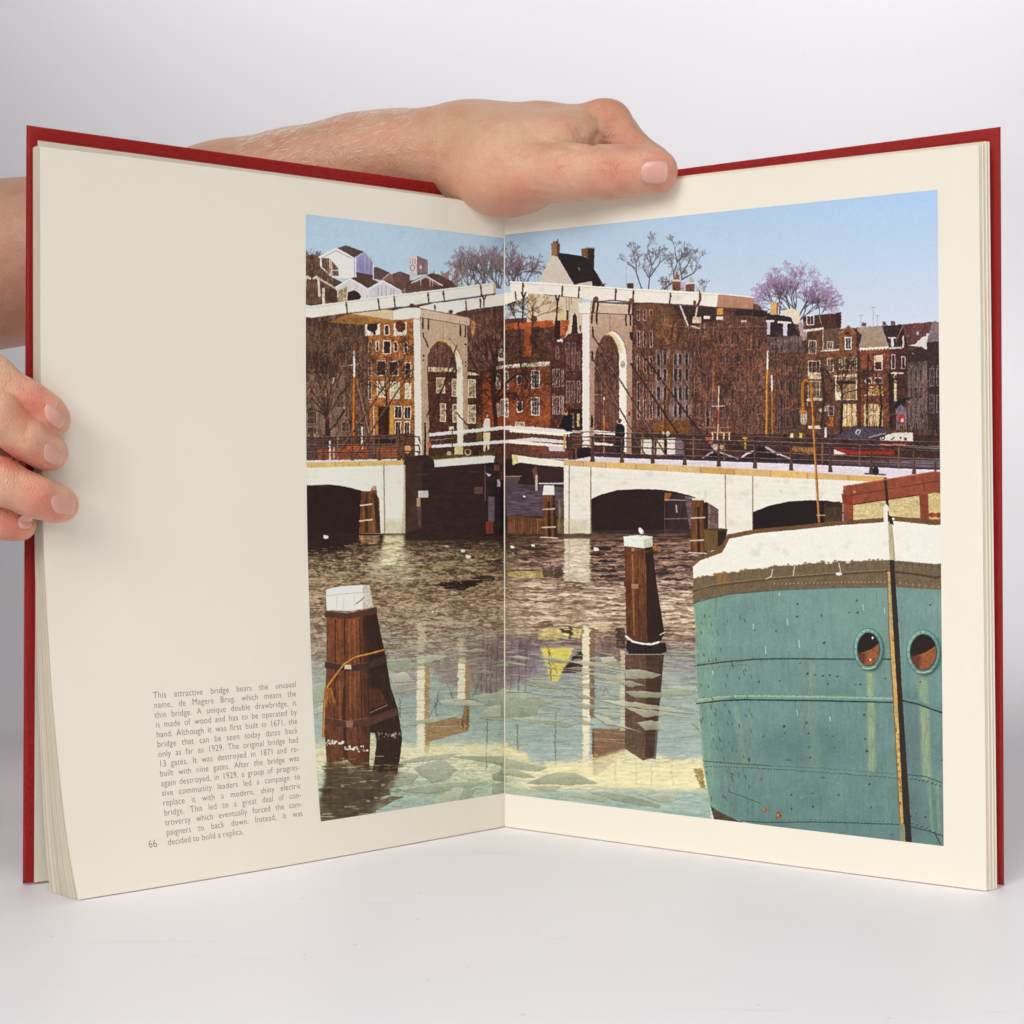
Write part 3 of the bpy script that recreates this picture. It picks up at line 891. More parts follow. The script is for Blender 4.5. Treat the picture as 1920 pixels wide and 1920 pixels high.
poly([(1702, 660), (1722, 652), (1740, 656), (1739, 682), (1702, 682)], (70, 50, 50), 'f.15'); poly([(1702, 680), (1739, 677), (1739, 806), (1702, 806)], (118, 99, 94), 'v.22b.12'); poly([(1738, 642), (1755, 640), (1755, 806), (1739, 806)], (74, 50, 50), 'v.15')
for y in (692, 725, 760):
    for x in (1706, 1715, 1724): win(x, y, x + 5, y + 24, (64, 48, 48), (140, 122, 118), 1, 0, 1, .8)
for y in (690, 740): win(1743, y, 1752, y + 34, (60, 46, 48), (150, 132, 134), 1.2, 1, 1)
win(1584, 632, 1597, 656, (84, 76, 78), (232, 224, 214), 2, 1, 0); win(1551, 640, 1562, 655, (92, 70, 62), (218, 204, 194), 1.4, 2, 0); win(1516, 638, 1531, 664, (80, 62, 56), (214, 202, 190), 1.6, 2, 0); line([(1540, 658), (1572, 656)], 2.6, (220, 206, 196))
win(1639, 666, 1655, 694, (92, 52, 48), (234, 226, 214), 2, 0, 0); rect(1641, 668, 1653, 679, (214, 190, 158))
for (x0, y0, x1, y1) in ((1622, 708, 1635, 720), (1639, 708, 1655, 719)): win(x0, y0, x1, y1, (84, 56, 50), (228, 216, 202), 1.7, 0, 0)
rect(1626, 724, 1655, 741, (206, 152, 86), 'f.2v.15'); line([(1634, 708), (1634, 742)], 1.6, (226, 212, 192)); line([(1621, 741), (1656, 740)], 2, (222, 208, 190))
rect(1515, 700, 1540, 711, (214, 196, 162), 'f.15'); win(1515, 676, 1538, 700, (70, 50, 46), (214, 200, 180), 1.6, 2, 1); win(1515, 714, 1538, 748, (124, 100, 80), (206, 188, 160), 1.6, 2, 1); line([(1513, 750), (1541, 749)], 4, (200, 182, 154))
win(1566, 704, 1607, 750, (150, 122, 90), (228, 214, 186), 2.4, 2, 0); rect(1568, 714, 1605, 720, (60, 40, 38)); rect(1567, 735, 1578, 750, (230, 216, 182)); line([(1564, 705), (1608, 702)], 3, (226, 206, 176))
for (x0, y0, x1, y1) in ((1551, 672, 1563, 698), (1583, 670, 1595, 694), (1598, 670, 1607, 694), (1573, 674, 1580, 694)): win(x0, y0, x1, y1, (110, 84, 66), (224, 208, 184), 1.5, 1, 1)
for (x0, x1) in ((1579, 1606), (1620, 1655)): rect(x0, 757, x1, 799, (212, 184, 140), 'v.18f.12'); [line([(x, 757), (x, 799)], 1.8, (150, 104, 70)) for x in (x0 + 9, x0 + 18)]; line([(x0, 776), (x1, 776)], 1.6, (232, 218, 190))
for (x0, y0, x1, y1) in ((1671, 664, 1679, 692), (1690, 668, 1698, 692)): win(x0, y0, x1, y1, (70, 46, 46), (206, 190, 186), 1.6, 0, 0)
rect(1676, 700, 1681, 752, (220, 200, 156)); rect(1669, 708, 1676, 760, (58, 40, 38)); rect(1668, 698, 1694, 701, (214, 200, 190))
poly([(1462, 700), (1513, 700), (1513, 806), (1462, 806)], (90, 64, 56), 'b.22v.18')
for y in (676, 712, 754):
    for x in (1463, 1473, 1486, 1498): win(x, y, x + 5.5, y + 26, (64, 46, 44), (132, 112, 104), 1, 0, 1, .75)
disc(1485, 759, 5, 4, (150, 56, 44))
poly([(1534, 769), (1545, 762), (1556, 760), (1560, 768), (1540, 773)], (190, 172, 160)); win(1553, 762, 1564, 780, (80, 60, 58), (176, 160, 152), 1.3, 0, 1); rect(1555, 782, 1563, 800, (190, 110, 52)); rect(1515, 798, 1540, 804, (214, 200, 176)); rect(1530, 776, 1540, 790, (120, 96, 76), 'f.3')
poly([(1672, 770), (1684, 748), (1714, 744), (1700, 752), (1690, 768)], (44, 36, 40), 'f.1')
poly([(1678, 768), (1689, 758), (1702, 769)], (120, 116, 124)); rect(1680, 769, 1700, 806, (134, 122, 130), 'f.08'); rect(1685, 777, 1696, 794, (176, 54, 46)); disc(1692, 788, 3, 4, (214, 196, 188)); disc(1692, 803, 6, 5, (128, 96, 50))
for (x, h) in ((1614, 590), (1645, 590), (1637, 575)): line([(x, 612), (x, h)], .8, (112, 108, 118), .7); line([(x - 5, h + 1), (x + 5, h + 2)], .7, (112, 108, 118), .6)
for (x, y, w) in ((1620, 609, 4), (1658, 607, 3), (1674, 606, 4)): rect(x - w, y - 4, x + w, y + 3, (120, 84, 74), 'f.2')
for _ in range(420):
    x = rp.choice([rp.uniform(1190, 1500), rp.uniform(1500, 1750), rp.uniform(582, 700), rp.uniform(800, 945), rp.uniform(1035, 1090)]); y = rp.uniform(625, 815); w_ = rp.uniform(.8, 2.6); h_ = rp.uniform(1, 5)
    rect(x, y, x + w_, y + h_, rp.choice([(214, 196, 176), (186, 160, 138), (206, 176, 130), (150, 118, 98), (170, 150, 146)]), '', rp.uniform(.3, .75))
# street trees in front of the row
TR = (54, 40, 40)
clutter(1515, 690, 1740, 795, 160, [(50, 36, 34), (74, 52, 46)], 5, 16, .9, .55, .6)
line([(1577, 814), (1579, 745), (1579, 722)], 5, TR, 1, 3)
for a_ in (2.6, 2.2, 1.9, 1.5, 1.2, .8, .5): tree(1579, 740 - rp.uniform(0, 22), a_, 20, 2, TR, 4, .5, .74, None, .85)
line([(1649, 812), (1653, 760), (1650, 725)], 5, TR, 1, 2.6)
for a_ in (2.5, 2.0, 1.6, 1.1, .7): tree(1651, 745 - rp.uniform(0, 18), a_, 17, 1.8, TR, 4, .5, .72, None, .8)
line([(1628, 664), (1626, 740), (1625.5, 826)], 2, (46, 36, 38), 1, 3.4); line([(1668, 700), (1671, 800)], 5, (52, 36, 36)); rect(1624.6, 816, 1627.4, 830, (222, 214, 210))
for k in range(34): line([(1600 + k * 4.4, 792 + rp.uniform(-2, 2)), (1600 + k * 4.4, 806)], 1, (44, 36, 40), .8)
line([(1540, 690), (1546, 740), (1540, 800)], 5, (58, 42, 42), .8); line([(1609, 655), (1612, 800)], 6, (70, 44, 38), .7)
clutter(1700, 770, 1752, 822, 60, [(40, 32, 34), (90, 74, 74)], 6, 16, 1.2, .7)

# ---- trees on the left, behind the bridge
TL_ = (70, 48, 38)
for (x, y) in ((614, 830),):
    line([(616, 832), (614, 800), (612, 778)], 10, (66, 46, 38), 1, 7)
    for a_ in (2.55, 2.25, 2.0, 1.8, 1.65, 1.5, 1.35, 1.15, .9): tree(612, 784 - rp.uniform(0, 10), a_, 46, 4, TL_, 5, .3, .76, (104, 80, 64), .85)
    line([(619, 806), (630, 795), (645, 770)], 3.4, TL_)
for _ in range(26): tree(rp.uniform(580, 690), rp.uniform(700, 740), rp.uniform(1.2, 1.9), rp.uniform(22, 34), 1.4, rp.choice([(72, 50, 40), (120, 92, 72), (58, 40, 34)]), 3, .25, .75, None, .6)
for _ in range(16): tree(rp.uniform(580, 680), rp.uniform(640, 660), rp.uniform(1.3, 1.8), rp.uniform(14, 24), 1.2, rp.choice([(72, 50, 40), (128, 100, 80)]), 2, .25, .75, None, .6)
clutter(581, 605, 690, 760, 300, [(60, 42, 36), (130, 102, 82), (112, 84, 66), (150, 122, 98)], 6, 26, 1, .5, .14)
line([(725, 826), (725, 760), (724, 735)], 4.5, (60, 40, 34), 1, 2.8)
for a_ in (2.7, 2.4, 2.1, 1.8, 1.5, 1.2, .9, .5): tree(724, 750 - rp.uniform(0, 24), a_, 20, 1.7, (62, 42, 36), 4, .5, .76, None, .8)
for a_ in (2.0, 1.6, 1.2): tree(768, 720, a_, 30, 1.6, (64, 44, 38), 4, .5, .74, None, .75)
# mast with rigging and a flag
line([(660, 710), (648, 818)], 1, (176, 146, 112), .8); line([(667, 709), (680, 760), (692, 812)], 1.3, (190, 166, 136), .8); line([(676, 655), (677, 740)], .9, (150, 120, 96), .7)
line([(664, 705), (663.4, 835)], 6, (120, 66, 24)); line([(663.2, 705), (662.6, 835)], 3.4, (206, 122, 42)); line([(664, 654), (664, 705)], 4, (226, 216, 208)); line([(664, 649), (664, 656)], 4.4, (176, 76, 58)); line([(642, 687), (673, 682)], 1.4, (206, 188, 172))
poly([(625, 706), (627, 708), (626, 720), (622, 719)], (222, 202, 196)); poly([(621, 720), (626, 720), (624, 730), (619, 729)], (74, 66, 96)); line([(607, 790), (617, 778), (620, 768)], 2.2, (186, 104, 84), .8)
# trunk in the middle, left of the gutter
line([(931, 815), (927, 760), (925, 720), (926, 690)], 7, (70, 46, 44), 1, 9)
for a_ in (2.5, 2.1, 1.8, 1.5, 1.2, .9): tree(925, 705 - rp.uniform(0, 30), a_, 26, 3, (74, 50, 46), 4, .45, .76, (110, 82, 74), .8)
line([(929, 746), (944, 722), (960, 709), (972, 700)], 5, (62, 42, 42), 1, 3); line([(930, 752), (946, 738), (966, 737), (975, 752)], 4.4, (60, 40, 40), 1, 3); line([(930, 730), (910, 708), (884, 694)], 3.4, (70, 48, 44), 1, 2); line([(975, 700), (985, 706), (990, 716), (985, 730)], 3.4, (56, 40, 40))
clutter(880, 610, 944, 700, 140, [(60, 42, 42), (130, 98, 84), (160, 122, 100)], 5, 18, 1, .5, .2)
poly([(882, 600), (893, 606), (886, 640)], (196, 150, 100), 'f.4', .7)
for a_ in (2.3, 1.9, 1.5, 1.1, .7): tree(975, 770, a_, 30, 2, (60, 42, 40), 4, .5, .76, None, .75); tree(963, 750, a_, 22, 1.6, (60, 42, 40), 4, .5, .76, None, .7)
for a_ in (2.2, 1.8, 1.4, 1.0, .6): tree(1012, 760, a_, 26, 1.2, (72, 48, 42), 4, .5, .76, None, .6)
for a_ in (2.4, 1.9, 1.55, 1.2, .8): tree(998, 602, a_, 17, 1.7, (120, 90, 56), 5, .5, .76, (150, 118, 80), .8)
line([(996, 640), (999, 600), (998, 575)], 4, (84, 60, 46), 1, 2); disc(1001, 598, 6, 6, (84, 62, 54), .9, 'f.3')
for a_ in (2.2, 1.7, 1.3): tree(972, 610, a_, 18, 1.6, (66, 46, 44), 4, .5, .76, None, .75)
line([(976, 690), (975, 640), (972, 610)], 3, (64, 44, 40), 1, 2)
# trees right of the portal
TB = (128, 84, 46)
line([(1243, 812), (1248, 770), (1252, 745), (1257, 722), (1257, 698), (1261, 664), (1259, 636)], 12, (112, 74, 44), 1, 6); line([(1241, 812), (1246, 770), (1250, 745), (1255, 722), (1256, 698)], 4, (168, 116, 66), .8, 2)
line([(1257, 700), (1250, 680), (1243, 640), (1228, 578)], 5, TB, 1, 3); line([(1258, 640), (1262, 610), (1272, 590)], 4.6, (84, 58, 46), 1, 2.4)
for (x, y) in ((1250, 680), (1244, 645), (1258, 640), (1236, 610), (1268, 600)):
    for _ in range(4): tree(x, y, rp.uniform(.4, 2.7), 20, 1.6, rp.choice([(126, 88, 58), (90, 62, 48)]), 4, .5, .76, None, .7)
line([(1337, 655), (1339, 700), (1338, 733)], 2.6, (176, 112, 52), 1, 2.8)
for a_ in (2.0, 1.7, 1.4, 1.1): tree(1338, 690, a_, 24, 1.4, (150, 98, 56), 3, .4, .74, None, .7)
line([(1337, 560), (1337, 660)], 1.6, (92, 62, 48), .9)
for _ in range(26): tree(rp.uniform(1290, 1430), rp.uniform(680, 760), rp.uniform(1.0, 2.1), rp.uniform(18, 34), 1.2, rp.choice([(56, 36, 34), (128, 84, 66), (100, 66, 54)]), 3, .4, .76, None, .5)
for _ in range(150):
    x = rp.uniform(1192, 1500)
    if rp.random() < .5: tree(x, rp.uniform(640, 800), rp.uniform(.7, 2.4), rp.uniform(10, 24), rp.uniform(.7, 1.5), rp.choice([(58, 38, 36), (150, 104, 76), (176, 128, 88), (84, 56, 48), (130, 92, 72)]), 3, .55, .76, None, rp.uniform(.4, .7))
for (xa_, xb_, dx_, y0_, dy_, hq) in ((1300, 1346, 12, 636, 40, 26), (1350, 1398, 10.5, 628, 34, 19), (1402, 1434, 9, 640, 30, 16), (1452, 1512, 11, 648, 33, 20)):
    for r_ in range(5):
        for k_ in range(int((xb_ - xa_) / dx_)):
            if rp.random() < .22: continue
            xj = xa_ + k_ * dx_ + rp.uniform(-1, 1); yq = y0_ + r_ * dy_ + rp.uniform(-1, 1); al_ = rp.uniform(.15, .6)
            rect(xj, yq, xj + 4.6, yq + hq, (52, 36, 36), 'f.2', al_); line([(xj - .4, yq), (xj - .4, yq + hq)], 1, (186, 158, 142), al_); line([(xj + 5, yq), (xj + 5, yq + hq)], .9, (164, 136, 124), al_ * .8); line([(xj - 1, yq + hq), (xj + 6, yq + hq)], 1, (190, 164, 150), al_)
for _ in range(60):
    tree(rp.uniform(1290, 1500), rp.uniform(700, 800), rp.uniform(1.0, 2.1), rp.uniform(16, 30), rp.uniform(.8, 1.6), rp.choice([(60, 40, 38), (156, 108, 80), (120, 84, 66), (84, 56, 48)]), 4, .45, .76, None, rp.uniform(.35, .6))
for yq, hq in ((664, 20), (692, 22), (726, 24), (760, 22)):
    for xq in (1232, 1244, 1264, 1273, 1285):
        rect(xq, yq, xq + 5.4, yq + hq, (54, 38, 40), 'f.2', .7); line([(xq - .6, yq), (xq - .6, yq + hq)], 1.2, (196, 176, 172), .7); line([(xq + 6, yq), (xq + 6, yq + hq)], 1, (180, 160, 156), .7)
for xq in (1299, 1348, 1400, 1455): line([(xq, 625), (xq + 1, 800)], 1.4, (74, 48, 44), .6)
poly([(1262, 573), (1340, 577), (1346, 600), (1292, 612), (1272, 590)], (66, 48, 48), 'f.12', .85); line([(1275, 572), (1290, 610)], 3.2, (214, 196, 182)); line([(1308, 571), (1304, 594)], 3, (210, 192, 176)); rect(1299, 594, 1315, 606, (206, 184, 152), 'f.3'); rect(1320, 592, 1331, 598, (226, 214, 208)); rect(1343, 593, 1356, 600, (222, 206, 198)); rect(1345, 578, 1356, 590, (208, 150, 84), 'f.25')
line([(1230, 608), (1296, 614), (1440, 612)], 1.4, (150, 118, 104), .6); line([(1296, 618), (1440, 616)], 1, (70, 46, 42), .7)
for _ in range(70):
    tree(rp.uniform(582, 700), rp.uniform(640, 800), rp.uniform(1.1, 2.0), rp.uniform(12, 26), rp.uniform(.7, 1.4), rp.choice([(60, 42, 36), (150, 118, 90), (88, 62, 50), (128, 98, 76)]), 3, .35, .76, None, rp.uniform(.4, .65))
for _ in range(70):
    tree(rp.uniform(876, 1090), rp.uniform(640, 790), rp.uniform(.7, 2.4), rp.uniform(8, 20), rp.uniform(.6, 1.2), rp.choice([(54, 36, 34), (80, 52, 44), (150, 110, 86)]), 3, .6, .76, None, rp.uniform(.4, .7))
for _ in range(60):
    tree(rp.uniform(1510, 1740), rp.uniform(690, 800), rp.uniform(.8, 2.3), rp.uniform(8, 18), rp.uniform(.6, 1.1), rp.choice([(50, 36, 36), (74, 52, 46), (150, 116, 92)]), 3, .6, .76, None, rp.uniform(.4, .7))
# masts
line([(1439, 690), (1437, 830)], 5, (150, 98, 38)); line([(1438.3, 690), (1436.2, 830)], 2.6, (206, 150, 72)); line([(1439.5, 657), (1439, 692)], 2.4, (226, 220, 210), 1, 4.4); line([(1447, 704), (1447.4, 735)], 3, (222, 216, 212)); line([(1447.4, 735), (1448.5, 830)], 2.8, (178, 120, 56)); line([(1432, 698), (1416, 740)], .8, (150, 122, 110), .7); rect(1426, 656, 1439, 658, (150, 58, 48))
line([(1347.8, 724), (1346.5, 812)], 2, (214, 190, 170)); line([(1347, 768), (1346.6, 795)], 2.2, (190, 96, 60)); line([(1335, 761.5), (1358, 761)], 1.6, (210, 194, 186)); line([(1310, 802), (1370, 801)], 1.2, (178, 140, 110))

# ---- boats and clutter between the two railings
poly([(578, 820), (946, 806), (946, 866), (578, 866)], (80, 54, 46), 'b.35f.25', .75)
poly([(1100, 812), (1755, 816), (1755, 884), (1100, 864)], (70, 46, 46), 'b.35f.25', .85)
poly([(596, 842), (640, 840), (690, 842), (690, 860), (596, 862)], (142, 78, 46), 'f.3'); rect(650, 836, 688, 842, (196, 92, 48)); rect(617, 826, 620, 862, (222, 212, 206)); rect(625, 838, 627, 862, (214, 204, 196)); rect(632, 820, 635, 862, (170, 138, 104)); rect(705, 838, 745, 858, (150, 86, 54), 'v.3'); rect(677, 800, 680, 842, (226, 214, 196)); disc(764, 842, 7, 8, (206, 150, 100)); rect(703, 824, 742, 832, (52, 38, 38))
rect(1202, 824, 1227, 853, (218, 208, 196)); rect(1231, 822, 1246, 855, (214, 200, 176)); rect(1251, 821, 1267, 852, (222, 212, 200)); rect(1266, 824, 1285, 852, (128, 106, 116), 'v.1'); rect(1245, 815, 1250, 856, (46, 32, 34)); disc(1252, 813, 4, 5, (206, 184, 172)); disc(1244, 812, 2.5, 4, (196, 180, 166))
rect(1335, 810, 1369, 827, (92, 60, 52)); [rect(x, 812, x + 2.6, 828, (226, 206, 184)) for x in (1335, 1344, 1356, 1366)]; line([(1334, 811), (1370, 811)], 2.6, (206, 146, 92)); poly([(1320, 820), (1334, 819), (1336, 832), (1328, 833)], (180, 98, 66)); disc(1340, 838, 8, 6, (196, 172, 156), .9, 'f.4'); disc(1353, 838, 4, 5, (186, 160, 146), .9)
rect(1392, 820, 1401, 823, (196, 160, 60)); rect(1396, 823, 1399, 842, (190, 150, 56))
poly([(1318, 858), (1340, 845), (1386, 861), (1384, 866)], (42, 34, 38)); line([(1318, 858), (1340, 845), (1384, 860)], 3, (186, 172, 172), .9)
poly([(1390, 860), (1416, 845), (1436, 836), (1472, 858), (1560, 864), (1560, 872), (1390, 868)], (44, 34, 38)); line([(1391, 858), (1400, 850), (1416, 846)], 4, (216, 204, 202)); line([(1436, 838), (1472, 860)], 4, (176, 166, 172)); poly([(1460, 853), (1500, 866), (1460, 866)], (44, 36, 40)); line([(1462, 852), (1482, 860)], 2.6, (196, 186, 186))
poly([(1573, 814), (1605, 801), (1640, 802), (1663, 804), (1655, 816), (1628, 823), (1560, 824)], (84, 74, 84), 'f.12'); line([(1608, 815), (1604, 812), (1607, 806), (1614, 806), (1610, 814)], 1.5, (206, 200, 206)); line([(1630, 820), (1660, 812)], 3, (150, 148, 166), .8)
poly([(1650, 820), (1678, 811), (1711, 811), (1712, 828), (1652, 827)], (216, 206, 194), 'f.05'); disc(1656, 821, 3.6, 4, (60, 48, 46)); disc(1656, 821, 1.8, 2, (214, 204, 194)); disc(1688, 821, 2, 2.4, (70, 56, 50)); disc(1698, 823, 2.6, 3, (90, 74, 62)); line([(1676, 820), (1672, 824)], 2, (80, 66, 60))
poly([(1562, 838), (1605, 846), (1677, 845), (1677, 852), (1586, 852)], (158, 46, 42), 'f.12'); poly([(1563, 842), (1588, 852), (1564, 852)], (222, 212, 206)); poly([(1650, 832), (1700, 832), (1690, 838), (1652, 836)], (196, 110, 96), 'f.2'); poly([(1690, 834), (1755, 838), (1755, 842), (1690, 838)], (132, 140, 134))
rect(1478, 808, 1512, 823, (96, 76, 56), 'f.3'); rect(1482, 812, 1487, 822, (226, 208, 170)); rect(1499, 812, 1504, 822, (214, 186, 84)); rect(1546, 802, 1550, 820, (216, 208, 206))
poly([(1484, 836), (1530, 840), (1526, 850), (1486, 846)], (172, 122, 74), 'f.4', .8); poly([(1700, 862), (1755, 864), (1755, 880), (1650, 876)], (102, 92, 100), 'h.2')

# ---- the drawbridge: left balance beams and portal
poly([(655, 588), (712, 580), (737, 582), (737, 600)], (206, 186, 150), 'f.04'); poly([(617, 604), (655, 588), (736, 600), (735, 604), (682, 609)], (168, 122, 70), 'h.1'); poly([(617, 604), (655, 594), (700, 598), (660, 604)], (120, 84, 50), '', .6, soft=2)
poly([(578, 574), (760, 550), (927, 530), (929, 550), (903, 554), (833, 563), (803, 568), (763, 574), (742, 576), (712, 580), (648, 587.5), (578, 597)], (230, 220, 204), 'f.025')
line([(578, 575), (760, 551), (927, 531)], 1.6, (246, 240, 224)); line([(578, 577.5), (760, 553.5), (927, 533.5)], .9, (178, 160, 140), .8); poly([(925, 531), (930, 533), (930, 550), (925, 549)], (190, 168, 138))
line([(765, 575), (803, 569), (903, 555.5), (928, 551)], 2.6, (96, 72, 60)); line([(742, 577), (712, 581), (650, 588.5)], 1.2, (96, 70, 54))
poly([(786, 575), (815, 568), (872, 563), (905, 557.5), (946, 550), (966, 546), (957, 545), (992, 550), (990, 556), (946, 572), (901, 578), (875, 582.5), (850, 590), (790, 580)], (234, 224, 207), 'f.025'); line([(788, 575), (815, 569), (872, 564), (905, 558.5), (946, 551)], 1.2, (248, 242, 226))
for (xa, ya, xb, yb) in ((649, 567, 651, 587.5), (709, 560, 711.5, 580), (739, 556, 741, 576), (802, 549, 804, 568), (831, 546, 833, 563), (901, 535, 903, 554), (815, 572, 815.5, 581), (873, 564, 874.5, 582), (900, 560, 901, 577.5)): line([(xa, ya), (xb, yb)], 2.6, (92, 72, 62)); disc(xa + .4, ya + 5, 1.9, 2.4, (82, 62, 54))
line([(903, 553), (907, 560), (907, 575)], 4, (66, 46, 42), 1, 2); line([(912, 553), (908, 561)], 2.4, (66, 46, 42)); disc(772, 573, 4.6, 4, (84, 58, 48)); disc(845, 585, 4, 3.6, (90, 62, 48)); line([(851, 590), (868, 584), (876, 583)], 2.2, (96, 70, 58))
poly([(737, 582), (760, 577), (788, 577), (788, 597), (774, 597), (760, 599), (737, 600)], (230, 220, 203), 'f.025')
poly([(775, 597), (788, 597), (791.5, 856), (778, 856)], (228, 219, 203), 'f.025'); line([(774, 598), (788, 598)], 1.4, (170, 148, 124))
PORT_L = [(788, 578), (881, 595), (880, 611), (876, 611), (877.5, 812), (868, 816), (857, 850), (857, 690), (854, 668), (847, 652), (838, 642), (829, 638), (818, 642), (808, 652), (802, 666), (801, 690), (805, 812), (803, 856), (791, 856)]
poly(PORT_L, TAN, 'f.04v.04', c2=(176, 146, 120))
poly([(788, 578), (881, 595), (880, 610), (788, 595)], (202, 176, 152), 'f.03'); line([(788, 595.5), (880, 611)], 1.4, (120, 96, 80)); line([(788, 578.5), (881, 595.5)], 1.4, (120, 84, 66)); line([(830.5, 604), (830.5, 637)], .8, (140, 114, 94))
poly([(829, 637), (838, 638), (851, 650), (863, 668), (867.5, 690), (868.5, 850), (857, 850), (856.5, 692), (854, 670), (846, 652), (838, 643)], (232, 220, 194), 'f.03'); poly([(820, 640), (829, 635), (840, 638), (852, 652), (858, 668), (853, 668), (845, 652), (836, 643)], (200, 168, 108), 'f.08', .75, soft=1)
line([(838, 631), (848, 640), (860, 658), (868, 682)], 1, (120, 92, 72), .8)
for (x, y) in ((792.5, 597), (803.2, 598), (863.3, 611), (872.6, 612)): line([(x, y), (x, y + 19)], 2.6, (62, 42, 36))
for (x, y) in ((794, 667), (794, 675), (873, 679), (873, 686), (873, 646)): disc(x, y, 1.4, 2.1, (54, 36, 32))
for (x, y) in ((794, 589), (805, 591), (843, 598), (862, 603), (874, 604)): disc(x, y, .9, .9, (110, 84, 70))
line([(793, 625), (794, 632), (799, 640), (803, 652)], 2, (58, 40, 36)); disc(861, 694, 4, 6, (200, 184, 158), 1, 'f.25'); line([(797, 794), (797, 858)], 2.6, (50, 34, 32), 1, 3.6)
# ---- right balance beam and portal
poly([(956, 527), (1010, 529), (1077, 533.5), (1189, 541.5), (1261, 544.5), (1347, 550.5), (1412, 557), (1414, 560), (1347, 556), (1344, 576), (1308, 572.5), (1255, 569.5), (1219, 567), (1189, 567), (1150, 564), (1109, 563), (1090, 558.5), (1018, 552), (988, 550), (957, 546)], (234, 225, 211), 'f.025')
line([(956, 528), (1010, 530), (1077, 534.5), (1189, 542.5), (1347, 551.5)], 1.3, (248, 243, 232)); line([(957, 531), (1077, 537), (1189, 545), (1346, 554)], .8, (186, 168, 150), .8)
poly([(1347, 551), (1351, 550), (1414, 559), (1412, 580), (1344, 576)], (176, 132, 106), 'v.06'); line([(1348, 551), (1412, 557)], 2, (240, 232, 222)); line([(1345, 576), (1412, 580)], 1, (104, 74, 60))
line([(1020, 552.6), (1090, 559.2)], 1.2, (120, 96, 82)); line([(1120, 566), (1150, 563), (1185, 567)], 2, (92, 66, 56)); line([(1190, 567.6), (1255, 570), (1344, 576.6)], 1.4, (92, 66, 54))
for (xa, ya, xb, yb) in ((981, 531, 980, 550), (1054.6, 537, 1054, 555), (1086, 538, 1084.5, 557.5), (1155, 542, 1153.5, 563), (1188, 545, 1186.5, 565), (1257.5, 550, 1255.5, 569)): line([(xa, ya), (xb, yb)], 3, (90, 70, 60)); disc(xa, ya + 5, 2.1, 2.6, (76, 58, 50))
line([(1313, 546), (1313, 562), (1308, 572)], 4.4, (110, 70, 44)); line([(1315, 536), (1314, 548)], 2.6, (206, 196, 178)); rect(1300, 564, 1305, 572, (86, 62, 52))
line([(966, 547), (968, 562)], 2.6, (90, 70, 60)); line([(979, 549), (981, 557), (980, 606)], 4.2, (62, 44, 42), 1, 2); line([(986, 549), (982, 558)], 3, (62, 44, 42)); line([(1045, 575), (1043, 602)], 3, (60, 42, 40), 1, 2.4); line([(1042, 554), (1045, 566), (1045, 577)], 3, (58, 42, 40)); line([(1049, 554), (1045.5, 566)], 3, (58, 42, 40))
poly([(1084, 568), (1108, 566), (1107, 587), (1086, 588)], (232, 224, 213), 'f.02'); poly([(1092, 587), (1106.5, 587), (1105.5, 838), (1092, 838)], (228, 220, 210), 'f.02'); line([(1086, 588), (1106, 588)], 1.4, (180, 160, 146))
poly([(1108, 567), (1176, 571), (1184, 571), (1186, 590), (1108, 586)], (204, 176, 156), 'f.03')
poly([(1106.5, 586), (1186, 590), (1184, 851), (1175, 851), (1161, 840), (1161, 668), (1157, 646), (1151, 634), (1143, 627), (1134, 628), (1126, 638), (1119, 654), (1115.5, 672), (1114, 840), (1105.5, 840)], (186, 156, 138), 'f.04v.04', c2=(164, 130, 112))
line([(1108, 586.5), (1186, 590.5)], 1.6, (124, 98, 86)); line([(1109, 568.5), (1176, 572.5)], 1.6, (222, 202, 186)); line([(1144, 590), (1144, 622)], .9, (130, 104, 92))
poly([(1140, 624), (1150, 621), (1161, 629), (1170, 643), (1175, 667), (1175, 790), (1174.5, 849), (1165, 845), (1161, 790), (1161, 668), (1158, 648), (1151, 634)], (234, 226, 213), 'f.02'); poly([(1133, 628), (1144, 622), (1154, 628), (1164, 646), (1167, 662), (1160, 662), (1155, 644), (1148, 632)], (214, 186, 128), 'f.06', .65, soft=1)
line([(1150, 620), (1161, 627), (1170, 641), (1176, 662)], 1, (130, 100, 84), .8); line([(1105.8, 590), (1105.4, 838)], 1, (190, 172, 158))
for (x, y) in ((1110, 586), (1119, 587), (1173.7, 590), (1182.2, 590)): line([(x, y), (x, y + 20)], 3, (64, 46, 42))
for (x, y) in ((1114, 563), (1181, 566)): line([(x, y), (x - 2, y + 22)], 4.4, (78, 54, 48)); line([(x + 8, y + 3), (x + 5, y + 24)], 3.4, (70, 48, 44)); disc(x + 3.5, y - 2, 5, 5, (104, 70, 56))
line([(1111, 614), (1112, 632)], 3, (66, 46, 44)); line([(1110.5, 660), (1111, 676)], 3.4, (66, 46, 44)); disc(1168, 683, 4, 7, (190, 166, 142), 1, 'f.35'); line([(1110, 780), (1110, 800)], 4, (48, 36, 36)); poly([(1181, 622), (1187, 622), (1187, 640), (1181, 636)], (60, 42, 42)); disc(1179.5, 776, 3, 7.5, (190, 160, 150)); disc(1179.5, 776, 2.1, 5.8, (156, 50, 44))
disc(1138, 797, 4.6, 5.6, (196, 72, 48)); line([(1132.5, 748), (1132.5, 850)], 2, (196, 140, 90)); disc(1132.5, 747, 2.2, 2.2, (226, 210, 200)); line([(1115, 740), (1130, 740)], 2, (170, 150, 150)); clutter(1118, 650, 1158, 790, 120, [(54, 36, 34), (140, 112, 106), (110, 82, 76)], 10, 30, 1.1, .6, .06)
